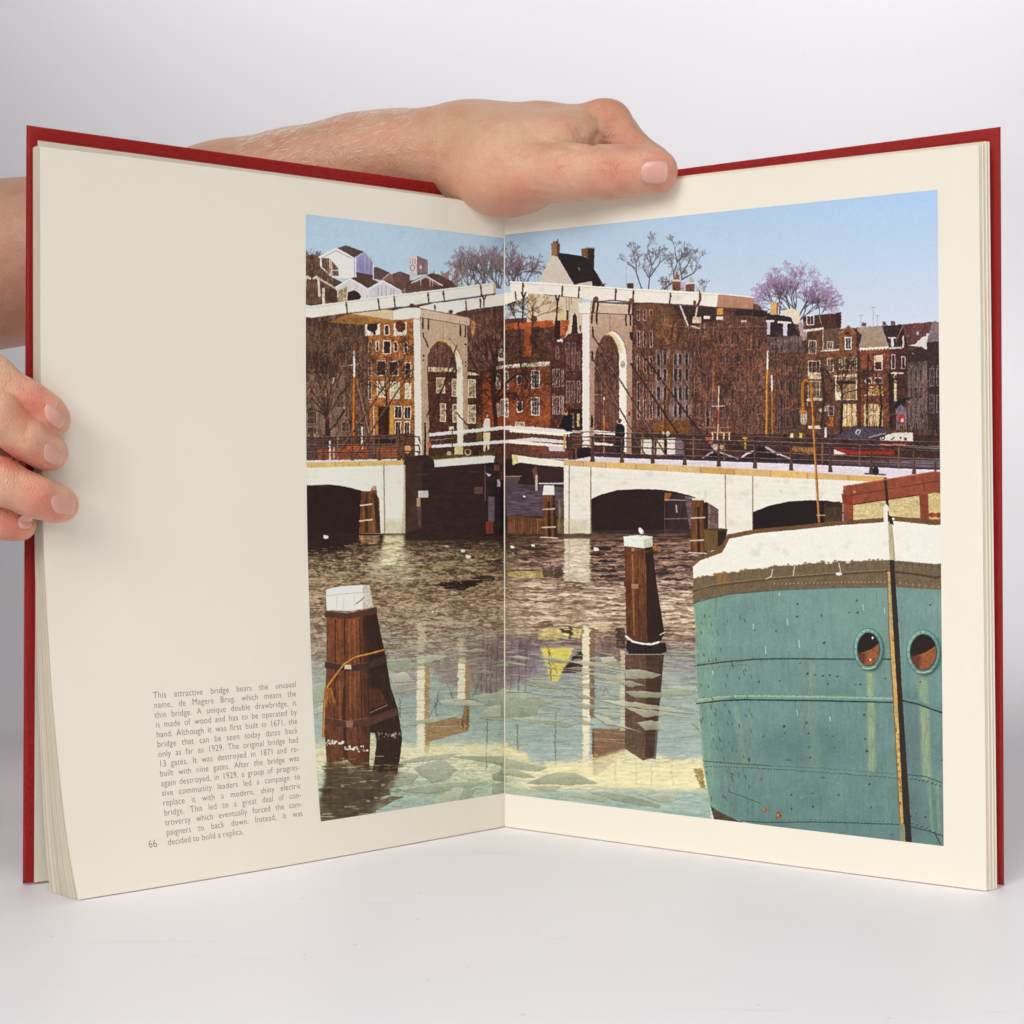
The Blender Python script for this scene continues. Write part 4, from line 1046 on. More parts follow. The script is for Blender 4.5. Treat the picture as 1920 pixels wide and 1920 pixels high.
# ---- stays
for (p, q, w, hl) in (((770, 652), (626, 862), 3, 1), ((770, 695), (661, 862), 3, 1), ((1111, 628), (1257, 868), 2.8, 1), ((1112, 674), (1216, 865), 2.6, 1), ((1183, 682), (1302, 858), 3.2, 0), ((1203, 662), (1342, 850), 3.2, 0), ((856, 648), (803, 812), 2, 0), ((852, 690), (800, 780), 2.4, 0), ((857, 775), (940, 872), 2, 0), ((876, 650), (890, 690), 1.6, 0)):
    line([p, q], w, (66, 46, 42)); (line([(p[0] - 1, p[1]), (q[0] - 1, q[1])], .9, (196, 170, 146), .8) if hl else None)
# ---- figures on the bridge, rails of the moving span
poly([(893, 796), (897, 789), (902, 790), (904, 830), (893, 830)], (114, 96, 56), 'f.15'); disc(899.5, 785, 2.8, 3.6, (132, 84, 60)); poly([(894, 828), (904, 828), (904, 848), (900, 848), (899, 836), (896, 848)], (60, 44, 38))
poly([(906, 795), (910, 784), (918, 785), (920, 808), (906, 810)], (222, 211, 196), 'f.06'); disc(912.5, 778, 4, 5.4, (110, 66, 50)); disc(913.5, 780, 2, 2.8, (206, 152, 120)); poly([(906, 811), (919, 810), (918, 840), (914, 846), (912, 832), (909, 848), (906, 846)], (216, 200, 162), 'v.08')
poly([(805, 812), (876, 805), (960, 798), (960, 804), (876, 812), (805, 818.5)], (236, 229, 211), 'f.02'); poly([(809, 834), (876, 830), (960, 824), (960, 830), (876, 836), (809, 840)], (234, 227, 209), 'f.02')
poly([(806, 856), (860, 849), (928, 847), (928, 855), (806, 864)], (98, 72, 44), 'f.25'); disc(842, 850, 5, 4, (196, 182, 158), .9, 'f.3'); disc(877, 848, 6, 6.5, (206, 186, 160), .9); disc(877, 847, 4, 4.4, (84, 58, 48)); disc(892, 850, 6, 4.4, (54, 40, 38)); line([(806, 826), (850, 822)], 1, (196, 186, 180), .8)
disc(805, 834, 3.4, 6, (186, 106, 72), .9, 'f.3'); rect(842, 800, 851, 806, (222, 206, 178)); line([(848, 804), (848, 845)], 2, (90, 66, 56)); rect(852, 836, 868, 852, (206, 190, 140), 'f.15')
poly([(946, 799), (1000, 800), (1060, 806), (1092, 808), (1092, 814), (1030, 812), (960, 806), (946, 806)], (224, 216, 214)); poly([(955, 803), (1010, 808), (1074, 813), (1073, 819), (1010, 814), (955, 810)], (238, 231, 214), 'f.02')
poly([(946, 826), (1000, 820), (1060, 826), (1068, 832), (1000, 828), (960, 832)], (214, 206, 206)); poly([(955, 824), (1000, 829), (1068, 835), (1068, 841), (1000, 835), (955, 831)], (236, 229, 212), 'f.02')
poly([(962, 842), (1010, 836), (1068, 846), (1068, 858), (966, 850)], (104, 68, 58), 'h.2'); rect(990, 836, 1024, 844, (132, 72, 52), 'f.2'); poly([(1028, 836), (1060, 838), (1060, 846), (1030, 846)], (206, 196, 200))
poly([(1060, 808), (1058, 776), (1066, 772), (1074, 780), (1072, 810)], (30, 28, 34)); poly([(1050, 800), (1056, 782), (1062, 778), (1062, 806)], (32, 30, 36)); disc(1061.5, 774, 4, 5, (196, 140, 110)); disc(1061, 770, 4, 3.4, (120, 64, 44)); poly([(1057, 814), (1061, 814), (1060, 845), (1056, 845)], (196, 152, 88)); rect(1062, 814, 1066, 845, (60, 46, 44))
poly([(1153, 806), (1157, 795), (1164, 794), (1171, 800), (1171, 834), (1168, 860), (1158, 860), (1155, 834)], (38, 32, 40)); disc(1160.5, 790, 4, 4.6, (206, 164, 140)); disc(1162, 789, 3.6, 4, (90, 52, 44)); poly([(1114, 806), (1153, 810), (1154, 816), (1114, 813)], (236, 228, 216)); poly([(1114, 829), (1150, 832), (1150, 837), (1114, 834)], (226, 216, 208)); rect(1164, 834, 1167, 858, (150, 140, 150))
# ---- bascule girders, dark water gate
poly([(759, 863), (795, 858), (814, 862), (815, 876), (912, 868), (946, 872), (946, 1012), (759, 1003)], (58, 37, 34), 'f.12h.08'); poly([(760, 866), (792, 866), (790, 990), (760, 1000)], (78, 52, 43), 'f.15', .8)
poly([(760, 858), (797, 852), (806, 856), (812, 868), (790, 872), (760, 872)], (64, 42, 42), 'f.2')
poly([(813, 861.5), (914, 853.5), (928, 855), (925, 873), (915, 868), (815, 876)], (234, 227, 208), 'f.02'); line([(813, 862), (914, 854)], 1.6, (150, 130, 84), .8); line([(816, 864), (826, 874)], .8, (190, 172, 146), .7)
poly([(912, 868), (946, 866), (946, 1010), (912, 1008)], (50, 38, 42), 'h.25'); rect(926, 872, 946, 882, (120, 74, 56), 'f.4'); poly([(910, 886), (922, 890), (916, 894)], (206, 196, 196)); rect(932, 899, 946, 913, (178, 164, 158)); rect(915, 931, 927, 978, (112, 94, 102), 'h.15'); rect(911, 978, 925, 1026, (124, 62, 44), 'v.2')
rect(784, 920, 803, 933, (196, 188, 180), 'v.15'); rect(781, 933, 788, 950, (168, 140, 108)); poly([(782, 950), (790, 950), (789, 990), (784, 984)], (96, 68, 62)); rect(889, 913, 905, 926, (104, 72, 62)); line([(909.5, 872), (909.5, 940)], 1, (160, 140, 130), .8); line([(784, 890), (800, 889)], 1, (130, 108, 100), .6); line([(882, 884), (896, 885)], 1, (130, 108, 100), .6)
for yy_ in range(885, 1000, 9): line([(835, yy_), (908, yy_ - 1)], .7, (80, 56, 50), .35)
poly([(946, 860), (1058, 862), (1058, 1010), (946, 1010)], (52, 36, 36), 'f.15'); poly([(948, 906), (1058, 914), (1058, 968), (950, 968)], (90, 74, 84), 'w.35'); poly([(951, 967), (1020, 972), (1058, 972), (1058, 1012), (951, 1012)], (112, 74, 48), 'v.3w.15')
for x in (964, 979, 996, 1008): line([(x, 975), (x, 1008)], 1.2, (176, 132, 84), .7)
poly([(948, 892), (976, 893), (970, 912), (952, 922), (948, 922)], (90, 78, 82), 'f.12'); line([(948, 893), (977, 893)], 2, (186, 120, 90)); poly([(998, 880), (1006, 872), (1010, 900), (1004, 912)], (116, 70, 50)); rect(1004, 890, 1008, 920, (190, 176, 160)); rect(1010, 905, 1058, 908, (196, 190, 192)); poly([(1008, 876), (1058, 884), (1058, 904), (1010, 904)], (62, 40, 38)); line([(1025, 872), (1058, 882)], .8, (150, 140, 130), .6)
poly([(960, 852), (1000, 858), (1058, 864), (1058, 876), (1010, 872), (975, 867), (962, 872)], (234, 228, 208), 'f.02'); poly([(960, 852), (970, 853), (972, 868), (961, 872)], (214, 196, 120), 'f.2', .8)
rect(936, 856, 947, 902, (90, 58, 48), 'v.25'); poly([(938, 900), (948, 900), (951, 1004), (938, 1004)], (36, 26, 30))

# ---- left abutment
poly([(580, 863), (757, 860), (759, 864), (580, 868)], (214, 202, 206)); poly([(580, 867), (757, 863), (757, 872), (580, 877.5)], (206, 171, 108), 'f.05h.05'); [line([(x, 866), (x, 876)], .8, (140, 106, 70), .8) for x in (629, 674, 721)]
poly([(580, 877), (757, 872), (759.5, 1001), (713, 1003), (708, 935), (695, 920), (678, 921), (657, 915), (637, 911), (611, 909), (580, 911)], (231, 224, 205), 'f.02h.015')
for k in range(15): line([(580, 885 + k * 8.4), (757, 880 + k * 8.4)], .6, (206, 196, 172), .55)
poly([(580, 911), (611, 909), (637, 911), (657, 915), (678, 921), (674, 1002), (580, 1002)], (47, 29, 26), 'f.1'); line([(580, 911), (611, 909), (637, 911), (657, 915), (678, 921)], 1, (24, 14, 14))
line([(719.5, 872), (721.5, 1001)], 2.2, (150, 122, 86)); line([(721.5, 872), (723.5, 1001)], 1, (244, 238, 222)); poly([(757, 872), (760, 872), (760, 1001), (752, 1001), (756, 945)], (196, 178, 148), '', .9); line([(712, 1002), (760, 1001.5)], 3.4, (96, 70, 48))
poly([(678, 921), (695, 921), (697, 914), (705, 911), (707, 930), (711, 935), (713.5, 1002), (673, 1002)], (112, 72, 42), 'v.3f.12'); poly([(699, 922), (708, 930), (713.5, 1002), (706, 1002)], (58, 36, 28), 'v.15', .9); poly([(684, 925), (689, 925), (690, 998), (684, 998)], (58, 36, 28), 'v.15', .7); rect(698, 911, 705, 919, (186, 150, 124), 'f.3'); line([(676, 948), (697, 945)], 3, (206, 190, 164)); line([(674, 977), (698, 974)], 3, (200, 184, 158)); line([(672, 1002), (713, 1001)], 2.6, (220, 208, 190))
# railing on the left
for (yl, yr, w, al) in ((820.5, 816, 2, 1), (835.5, 833.5, 2, 1), (848.5, 846.5, 2.2, 1), (826, 822, 1.3, .6), (840, 838, 1.2, .6), (853, 851, 1.2, .6)): line([(580, yl), (752, yr)], w, (74, 52, 48), al); line([(580, yl - 1), (752, yr - 1)], .7, (188, 164, 150), al * .8)
for x in (606.5, 660, 711, 748, 757): line([(x, 815), (x, 852)], 3.6, (80, 54, 46)); line([(x - .8, 816), (x - .8, 850)], 1.1, (140, 104, 86)); poly([(x - 2, 846), (x + 2, 846), (x + 3.6, 863.5), (x - 3.6, 863.5)], (96, 68, 54), 'f.1')
for x in (584, 634, 686, 734): line([(x, 824), (x, 862)], 1.8, (112, 84, 70), .8)
for (y0, y1) in ((818, 812), (834, 830), (846, 846)): line([(757, y0), (785, y0 + 1), (788, y1 + 20)], 2, (72, 50, 44))
# ---- right abutment: snow strip, stone course, white wall, arches
poly([(1104, 854), (1180, 857), (1470, 867), (1757, 877), (1757, 889), (1668, 896), (1460, 885), (1189, 870), (1057, 862)], (216, 205, 214), 'f.06h.05'); line([(1104, 853.5), (1180, 857), (1470, 867), (1757, 879)], 4.4, (70, 50, 58), .95); line([(1170, 860), (1470, 870), (1757, 882.5)], 1.4, (236, 230, 238))
poly([(1057, 862.5), (1189, 868.5), (1469, 882.5), (1668, 895.5), (1640, 903.5), (1469, 895.5), (1189, 880.5), (1057, 872.5)], (212, 171, 114), 'f.05')
for (x0, x1, c) in ((1057, 1094, (200, 160, 122)), (1136, 1192, (222, 178, 110)), (1251, 1313, (216, 180, 124)), (1313, 1377, (206, 150, 82)), (1445, 1514, (222, 178, 102)), (1590, 1660, (206, 162, 92))):
    f_ = lambda x: 862.5 + (x - 1057) * .0515; poly([(x0, f_(x0) + .5), (x1, f_(x1) + .5), (x1, f_(x1) + 12.5), (x0, f_(x0) + 10.5)], c, 'f.08', .8)
for x in (1094, 1136, 1192, 1251, 1313, 1377, 1445, 1514, 1590): line([(x, 863 + (x - 1057) * .0515), (x, 874 + (x - 1057) * .053)], 1, (150, 108, 70), .9)
poly([(1057, 872.5), (1189, 880.5), (1469, 895.5), (1660, 904), (1660, 1010), (1412, 1010), (1412, 960), (1411, 1012), (1347, 1012), (1347, 955), (1325, 941), (1296, 930), (1266, 922), (1237, 918), (1197, 917), (1158, 919), (1128, 927), (1108, 936), (1107, 1008), (1058, 1007)], (232, 226, 210), 'f.02h.015')
for k in range(14): line([(1060, 884 + k * 9), (1107, 886 + k * 9)], .6, (208, 198, 178), .55); (line([(1110, 886 + k * 9), (1640, 912 + k * 9)], .6, (210, 200, 180), .5) if k < 5 else None)
ARC = [(1108, 936), (1128, 927), (1158, 919), (1197, 917), (1237, 918), (1266, 922), (1296, 930), (1325, 941), (1347, 955), (1347, 1015), (1108, 1015)]
poly(ARC, (48, 31, 31), 'f.1')
cl_arc = full_mask(ARC)
poly([(1246, 924), (1259, 924), (1259, 940), (1247, 940)], (150, 92, 52), clip=cl_arc); poly([(1260, 925), (1284, 930), (1296, 1000), (1246, 1000), (1252, 942)], (62, 42, 42), 'v.25', clip=cl_arc); line([(1247, 937), (1284, 938)], 1.6, (196, 186, 182), .8); line([(1247, 973), (1295, 972)], 1.4, (170, 160, 160), .7); line([(1268, 948), (1269, 960)], 3, (190, 184, 190), .8); poly([(1284, 930), (1300, 932), (1300, 1012), (1294, 1000)], (112, 94, 102), 'w.4', clip=cl_arc); poly([(1327, 942), (1347, 956), (1347, 1015), (1328, 1015)], (110, 88, 80), 'v.3w.2', clip=cl_arc); line([(1246.5, 930), (1246.5, 1012)], .8, (190, 160, 140), .6)
poly([(1108, 995), (1300, 992), (1347, 995), (1347, 1015), (1108, 1015)], (74, 50, 52), 'w.5', .8, clip=cl_arc)
line([(1067.5, 874), (1067, 1004)], 2, (150, 124, 96)); line([(1108, 877), (1108, 1008)], 2.2, (146, 118, 92)); line([(1360, 890), (1361, 992)], 2, (146, 116, 92)); line([(1411.5, 893), (1411.5, 992)], 2, (140, 110, 88)); line([(1058, 1006), (1080, 1002), (1095, 1002), (1107, 1009)], 5, (128, 98, 62), .9)
poly([(1412, 960), (1443, 948), (1481, 940), (1520, 938), (1548, 939), (1580, 943), (1580, 985), (1412, 995)], (38, 26, 26))
# railing on the right
def ry(x, y0, y1): return y0 + (y1 - y0) * (x - 1100) / 655
for (ya, yb, w, al) in ((819, 838.5, 2.2, 1), (835, 862, 2.2, 1), (849, 871, 1.8, .9), (810, 829.5, 1.5, .7), (826, 846, 1.4, .6)):
    line([(1072, ry(1072, ya, yb)), (1757, ry(1757, ya, yb))], w, (74, 54, 52), al); line([(1072, ry(1072, ya, yb) - 1.1), (1757, ry(1757, ya, yb) - 1.1)], .8, (196, 172, 160), al * .85)
for (x, yb) in ((1070, 862), (1111, 866), (1166, 868), (1224, 869.5), (1284, 872), (1347.7, 875), (1415.6, 878.5), (1483.4, 882.5), (1557, 885.5), (1633.5, 888), (1714, 889)):
    line([(x, yb - 46), (x, yb - 12)], 4, (72, 50, 46)); line([(x - .9, yb - 44), (x - .9, yb - 12)], 1.2, (142, 106, 84)); poly([(x - 2.4, yb - 18), (x + 2.4, yb - 18), (x + 4.2, yb), (x - 4.2, yb)], (92, 66, 54), 'f.12'); disc(x, yb - 46, 2.6, 2.4, (80, 56, 50)); disc(x, yb - 31, 2.6, 2.2, (84, 60, 52))
for (x, yb) in ((1205, 850), (1300, 858), (1358, 862), (1542, 868), (1612, 872), (1685, 878)): line([(x, yb - 38), (x, yb)], 3, (134, 102, 70), .9)
disc(1642, 883, 6, 8, (40, 30, 30)); line([(1622, 888), (1660, 890)], 3, (70, 52, 46), .8); rect(1752, 866, 1757, 886, (80, 64, 60)); rect(1066, 820, 1072, 858, (84, 54, 46)); line([(1070, 814), (1093, 812)], 2.4, (70, 48, 44)); line([(1070, 832), (1093, 828)], 2.4, (70, 48, 44)); poly([(1074, 842), (1104, 838), (1108, 856), (1074, 862)], (40, 30, 32)); rect(1078, 840, 1082, 862, (112, 90, 66)); rect(1110, 830, 1114, 858, (92, 62, 52))
# lamp post
line([(1522, 735), (1525, 800), (1531, 897), (1536, 978)], 4.4, (158, 92, 44)); line([(1521.4, 735), (1524.4, 800), (1530, 897), (1535, 978)], 1.8, (206, 144, 76)); line([(1522, 738), (1520, 724), (1515, 716), (1510, 713.5), (1506, 718), (1503.8, 735), (1505, 755), (1506, 769)], 5, (186, 124, 44)); line([(1519, 726), (1515, 718), (1510, 715)], 2, (70, 46, 34), .8)
poly([(1500, 768), (1512, 768), (1514, 774), (1499, 774)], (196, 130, 56)); poly([(1501, 775), (1513, 775), (1513.5, 790), (1510, 797), (1505, 797), (1501, 790)], (150, 136, 122), 'f.2'); [line([(x, 775), (x + .3, 795)], .9, (222, 208, 190)) for x in (1503, 1507, 1511)]; line([(1501, 785), (1514, 785)], .9, (210, 196, 180))

# ---- water: ripples swing each row between a dark and a light tone
RIP_L = np.tanh(2.2 * (vnoise(8, 1.3, 51) * .5 + vnoise(17, 2.0, 52) * .35 + vnoise(3.6, 1.0, 53) * .5 + .25 * vnoise(60, 9, 54)))
RIP_R = np.tanh(2.5 * (vnoise(20, 1.6, 55) * .5 + vnoise(46, 3.2, 56) * .45 + vnoise(8, 1.1, 57) * .4))
def water_block(x0, x1, stops, RIP, fade=0):
    i0, i1, j0, j1 = box_of(x0, stops[0][0], x1, stops[-1][0], 0)
    ys = np.arange(j0, j1) / KS + V0
    s = np.array([p[0] for p in stops], float)
    dk = np.stack([np.interp(ys, s, [p[1][k] for p in stops]) for k in range(3)], -1)[:, None, :]
    lt = np.stack([np.interp(ys, s, [p[2][k] for p in stops]) for k in range(3)], -1)[:, None, :]
    m = (.5 + .5 * RIP[j0:j1, i0:i1, None])
    c = (dk + (lt - dk) * m) / 255
    w = np.ones(i1 - i0)
    if fade: w = np.clip((np.arange(i0, i1) / KS + U0 - x0) / fade, 0, 1)
    CV[j0:j1, i0:i1] += (c - CV[j0:j1, i0:i1]) * w[None, :, None]


water_block(566, 1010, [(1001, (46, 30, 26), (74, 54, 42)), (1025, (52, 37, 28), (140, 117, 88)), (1060, (72, 55, 41), (182, 157, 122)), (1120, (90, 71, 53), (194, 169, 134)), (1180, (104, 86, 70), (196, 175, 148)), (1230, (122, 106, 96), (182, 168, 150)), (1270, (138, 145, 136), (168, 175, 160)),
            (1340, (140, 157, 149), (160, 174, 160)), (1386, (148, 166, 156), (170, 183, 166)), (1404, (160, 168, 146), (236, 226, 180)), (1440, (168, 174, 148), (236, 227, 186)), (1466, (150, 166, 146), (204, 207, 174)), (1492, (142, 162, 148), (174, 187, 167)), (1600, (134, 162, 156), (156, 182, 174))], RIP_L)
water_block(940, 1332, [(1001, (60, 42, 36), (110, 84, 66)), (1030, (56, 40, 36), (172, 136, 112)), (1070, (68, 50, 46), (210, 176, 152)), (1110, (100, 76, 60), (232, 208, 180)), (1150, (124, 98, 76), (240, 222, 192)), (1180, (104, 80, 64), (218, 194, 160)), (1205, (104, 84, 78), (168, 148, 138)), (1240, (126, 120, 124), (162, 158, 160)),
            (1290, (140, 150, 144), (166, 174, 162)), (1390, (144, 162, 156), (164, 178, 168)), (1420, (148, 166, 166), (172, 182, 176)), (1438, (166, 166, 142), (240, 228, 180)), (1456, (204, 193, 146), (244, 233, 190)), (1474, (192, 187, 148), (242, 231, 186)), (1488, (142, 164, 154), (176, 189, 172)), (1600, (126, 156, 158), (150, 176, 174))], RIP_R, 55)
poly([(580, 1001), (672, 1001), (672, 1012), (640, 1034), (580, 1042)], (50, 33, 28), 'w.2', soft=3)
poly([(760, 1001), (912, 1005), (946, 1008), (946, 1014), (760, 1012)], (56, 37, 34), 'w.3', soft=2)
poly([(720, 1003), (758, 1003), (758, 1060), (714, 1060), (714, 1040)], (214, 202, 158), 'w.35', .85, soft=2); poly([(705, 1034), (765, 1034), (780, 1090), (690, 1090)], (206, 192, 160), 'w.5', .5, soft=8)
poly([(673, 1004), (712, 1004), (710, 1020), (676, 1018)], (150, 120, 84), 'v.4w.3', .8)
# dark ripples and pale flecks
for _ in range(260):
    x = rp.uniform(580, 946); y = rp.uniform(1018, 1100); l = rp.uniform(4, 16)
    line([(x, y), (x + l, y + rp.uniform(-1, 1))], rp.uniform(.8, 2.2), rp.choice([(58, 40, 32), (80, 60, 46), (190, 168, 140), (214, 192, 164)]), rp.uniform(.3, .8) * (1 if y < 1070 else .6))
for _ in range(500):
    x = rp.uniform(580, 946); y = rp.uniform(1040, 1230); l = rp.uniform(2, 12)
    line([(x, y), (x + l, y + rp.uniform(-1.6, .8))], rp.uniform(.6, 1.6), rp.choice([(96, 76, 60), (112, 90, 72), (186, 166, 140), (200, 184, 162), (170, 150, 126), (150, 134, 126)]), rp.uniform(.25, .7))
for _ in range(420):
    x = rp.uniform(950, 1300); y = rp.uniform(1012, 1110); l = rp.uniform(8, 40)
    line([(x, y), (x + l, y + rp.uniform(-1.5, 2))], rp.uniform(.8, 3), rp.choice([(64, 44, 42), (90, 64, 52), (186, 148, 132), (206, 170, 150), (150, 116, 84)]), rp.uniform(.3, .85))
for _ in range(450):
    x = rp.uniform(948, 1304); y = rp.uniform(1085, 1215); l = rp.uniform(6, 36)
    line([(x, y), (x + l, y + rp.uniform(-1.5, 2.5))], rp.uniform(.6, 2.4), rp.choice([(120, 94, 78), (146, 118, 98), (222, 204, 176), (234, 216, 190), (156, 134, 130), (104, 80, 66)]), rp.uniform(.25, .75))
for (x, y, w, h) in ((1125, 1028, 40, 7), (1120, 1040, 30, 6), (1130, 1070, 50, 6), (1140, 1080, 40, 4), (1240, 1075, 50, 6), (1260, 1086, 40, 4), (1250, 1046, 36, 4), (1140, 1052, 36, 4), (1230, 1022, 30, 3)): disc(x, y, w / 2, h / 2, (44, 30, 34), .85, 'w.3')
poly([(814, 1096), (845, 1090), (912, 1088), (890, 1098), (866, 1106), (838, 1103)], (46, 31, 28)); poly([(880, 1082), (912, 1080), (908, 1086), (884, 1086)], (60, 42, 36)); rect(911, 1079, 926, 1090, (66, 54, 44))
poly([(1058, 1010), (1106, 1010), (1106, 1092), (1058, 1090)], (216, 202, 176), 'w.22', .9, soft=1); line([(1067, 1010), (1067, 1092)], 1.4, (160, 134, 108), .7); line([(1108, 1012), (1108, 1160)], 1.2, (190, 150, 100), .5)
poly([(952, 1072), (1016, 1070), (1016, 1086), (952, 1082)], (176, 160, 98), 'v.3w.2', .8); rect(1017, 1065, 1038, 1082, (84, 64, 54), 'w.2', .8); rect(1040, 1066, 1056, 1084, (74, 56, 50), 'v.3', .7)
# reflected houses, sky gaps and the two portals
poly([(870, 1200), (946, 1195), (946, 1310), (915, 1300), (880, 1290)], (132, 110, 106), 'v.2w.1', .7, soft=6); poly([(805, 1245), (860, 1245), (860, 1290), (830, 1280)], (140, 118, 112), 'v.15w.1', .7, soft=4); poly([(946, 1195), (1012, 1195), (1018, 1240), (1000, 1270), (946, 1290)], (124, 106, 112), 'v.25w.1', .72, soft=6)
poly([(740, 1262), (780, 1262), (780, 1300), (760, 1310), (735, 1296)], (150, 136, 138), 'w.15', .7, soft=4)
for x in (905, 915, 922, 933, 960, 975, 988): line([(x, 1200), (x - 3, 1300)], 2, (86, 66, 66), .5, soft=1)
poly([(1010, 1180), (1090, 1178), (1088, 1196), (1010, 1200)], (206, 184, 116), 'w.3v.2', .8); poly([(1013, 1214), (1076, 1214), (1062, 1246), (1047, 1278), (1033, 1278)], (214, 194, 98), 'w.08', soft=.7); line([(1028, 1215), (1034, 1276)], 2.4, (120, 100, 50)); line([(1030, 1222), (1045, 1264)], 1.2, (130, 108, 56)); poly([(1052, 1262), (1076, 1230), (1092, 1220), (1092, 1262)], (58, 39, 36), 'w.15', soft=1); rect(1050, 1180, 1072, 1188, (60, 42, 38), 'w.2', .8); rect(1066, 1176, 1073, 1198, (64, 44, 40), '', .8)
for (x0, x1, y0, y1) in ((782, 796, 1165, 1410), (859, 872, 1185, 1313)):
    for yk in np.arange(y0, y1, 2.0):
        wob = rp.gauss(0, .5) + (rp.gauss(0, 2.2) if yk < 1240 else 0)
        rect(x0 + wob - .5, yk, x1 + wob + .5, yk + 2.2, (228, 216, 186) if yk > 1235 else (206, 190, 160), 'f.04', .95 if yk > 1235 else .6)
        if yk > 1242: rect(x1 + wob, yk, x1 + wob + 9, yk + 2.2, (166, 134, 88), 'f.08', .9)
poly([(797, 1358), (850, 1345), (881, 1350), (879, 1370), (800, 1392)], (152, 122, 88), 'f.08'); poly([(872, 1320), (881, 1320), (880, 1362), (866, 1350)], (146, 114, 78), 'f.1'); line([(868, 1350), (868, 1366)], 2, (84, 58, 40)); line([(877, 1330), (876, 1366)], 2, (84, 58, 40), .7)
for yk in np.arange(1177, 1462, 2.0):
    wob = rp.gauss(0, .6); rect(1092.5 + wob, yk, 1105.5 + wob, yk + 2.2, (230, 218, 186), 'f.03', .95)
    if yk < 1345: rect(1106 + wob, yk, 1115 + wob, yk + 2.2, (134, 104, 78), 'f.1', .9)
poly([(1110, 1366), (1173, 1366), (1173, 1412), (1150, 1428), (1130, 1448), (1113, 1456)], (130, 100, 78), 'f.06w.08', soft=.8); line([(1112, 1372), (1113, 1452)], 3, (96, 66, 46), .8); poly([(1120, 1195), (1172, 1190), (1172, 1240), (1140, 1246), (1122, 1236)], (122, 96, 86), 'w.3v.2', .75, soft=2); rect(1155, 1178, 1172, 1216, (70, 50, 44), 'v.2', .9)
rect(1163, 1220, 1172, 1370, (214, 202, 160), 'w.15', .7)
for (x, ya, yb) in ((913, 1340, 1405), (911, 1405, 1440), (970, 1358, 1412), (1043, 1335, 1440), (820, 1310, 1345), (750, 1310, 1345)): line([(x, ya), (x + rp.uniform(-3, 3), (ya + yb) / 2), (x + rp.uniform(-2, 3), yb)], 2, (100, 98, 82), .75)
line([(805, 1345), (818, 1318), (822, 1296)], 1.8, (104, 100, 90), .7); line([(838, 1280), (850, 1312)], 1.8, (104, 96, 90), .7); line([(890, 1300), (905, 1262)], 1.6, (96, 80, 78), .6); line([(1128, 1310), (1136, 1290), (1148, 1310)], 1.4, (110, 116, 112), .6)
# yellow sunlit wall mirrored
poly([(748, 1402), (800, 1398), (860, 1392), (946, 1394), (946, 1418), (880, 1422), (800, 1418), (740, 1420)], (234, 221, 172), 'w.10', .6, soft=4); poly([(583, 1402), (612, 1398), (612, 1428), (583, 1434)], (206, 198, 158), 'w.2', .8, soft=3); poly([(946, 1398), (985, 1412), (996, 1430), (946, 1424)], (226, 212, 160), 'w.15', .85, soft=2); poly([(1022, 1430), (1110, 1424), (1180, 1402), (1220, 1410), (1260, 1424), (1318, 1418), (1323, 1478), (1230, 1480), (1130, 1472), (1030, 1452)], (238, 224, 172), 'w.10', .75, soft=3)
for _ in range(170):
    x = rp.uniform(1020, 1300); y = rp.gauss(1424, 5); l = rp.uniform(4, 16); line([(x, y), (x + l, y + rp.uniform(-2, 1))], 1, rp.choice([(236, 222, 170), (150, 168, 172), (176, 150, 100)]), .6)
for x in (1155, 1192, 1222, 1260): line([(x, 1428), (x + rp.uniform(-2, 2), 1450), (x + rp.uniform(-1, 3), 1472)], 2.4, (190, 164, 104), .4, soft=1)
poly([(1300, 1440), (1318, 1440), (1322, 1480), (1312, 1476)], (150, 126, 70), 'f.4w.3', .8)
def warp(dx, dy):
    j, i = np.meshgrid(np.arange(CH, dtype=np.float32), np.arange(CW, dtype=np.float32), indexing='ij')
    x = np.clip(i + dx * KS, 0, CW - 2); y = np.clip(j + dy * KS, 0, CH - 2)
    xi, yi = x.astype(np.int32), y.astype(np.int32)
    fx, fy = (x - xi)[..., None], (y - yi)[..., None]
    return (CV[yi, xi] * (1 - fx) + CV[yi, xi + 1] * fx) * (1 - fy) + (CV[yi + 1, xi] * (1 - fx) + CV[yi + 1, xi + 1] * fx) * fy
# mirrored things waver with the ripples
vrow = (np.arange(CH) / KS + V0)[:, None].astype(np.float32)
sea = np.interp(vrow, [1004, 1030, 1180, 1260, 1420, 1460], [0, 1, 1.1, .55, .6, 1]).astype(np.float32)
CV = warp(sea * (2.6 * vnoise(22, 2.0, 61) + 1.6 * vnoise(7, 1.3, 62)), sea * (1.6 * vnoise(12, 3, 63) + .8 * vnoise(5, 2, 64)))
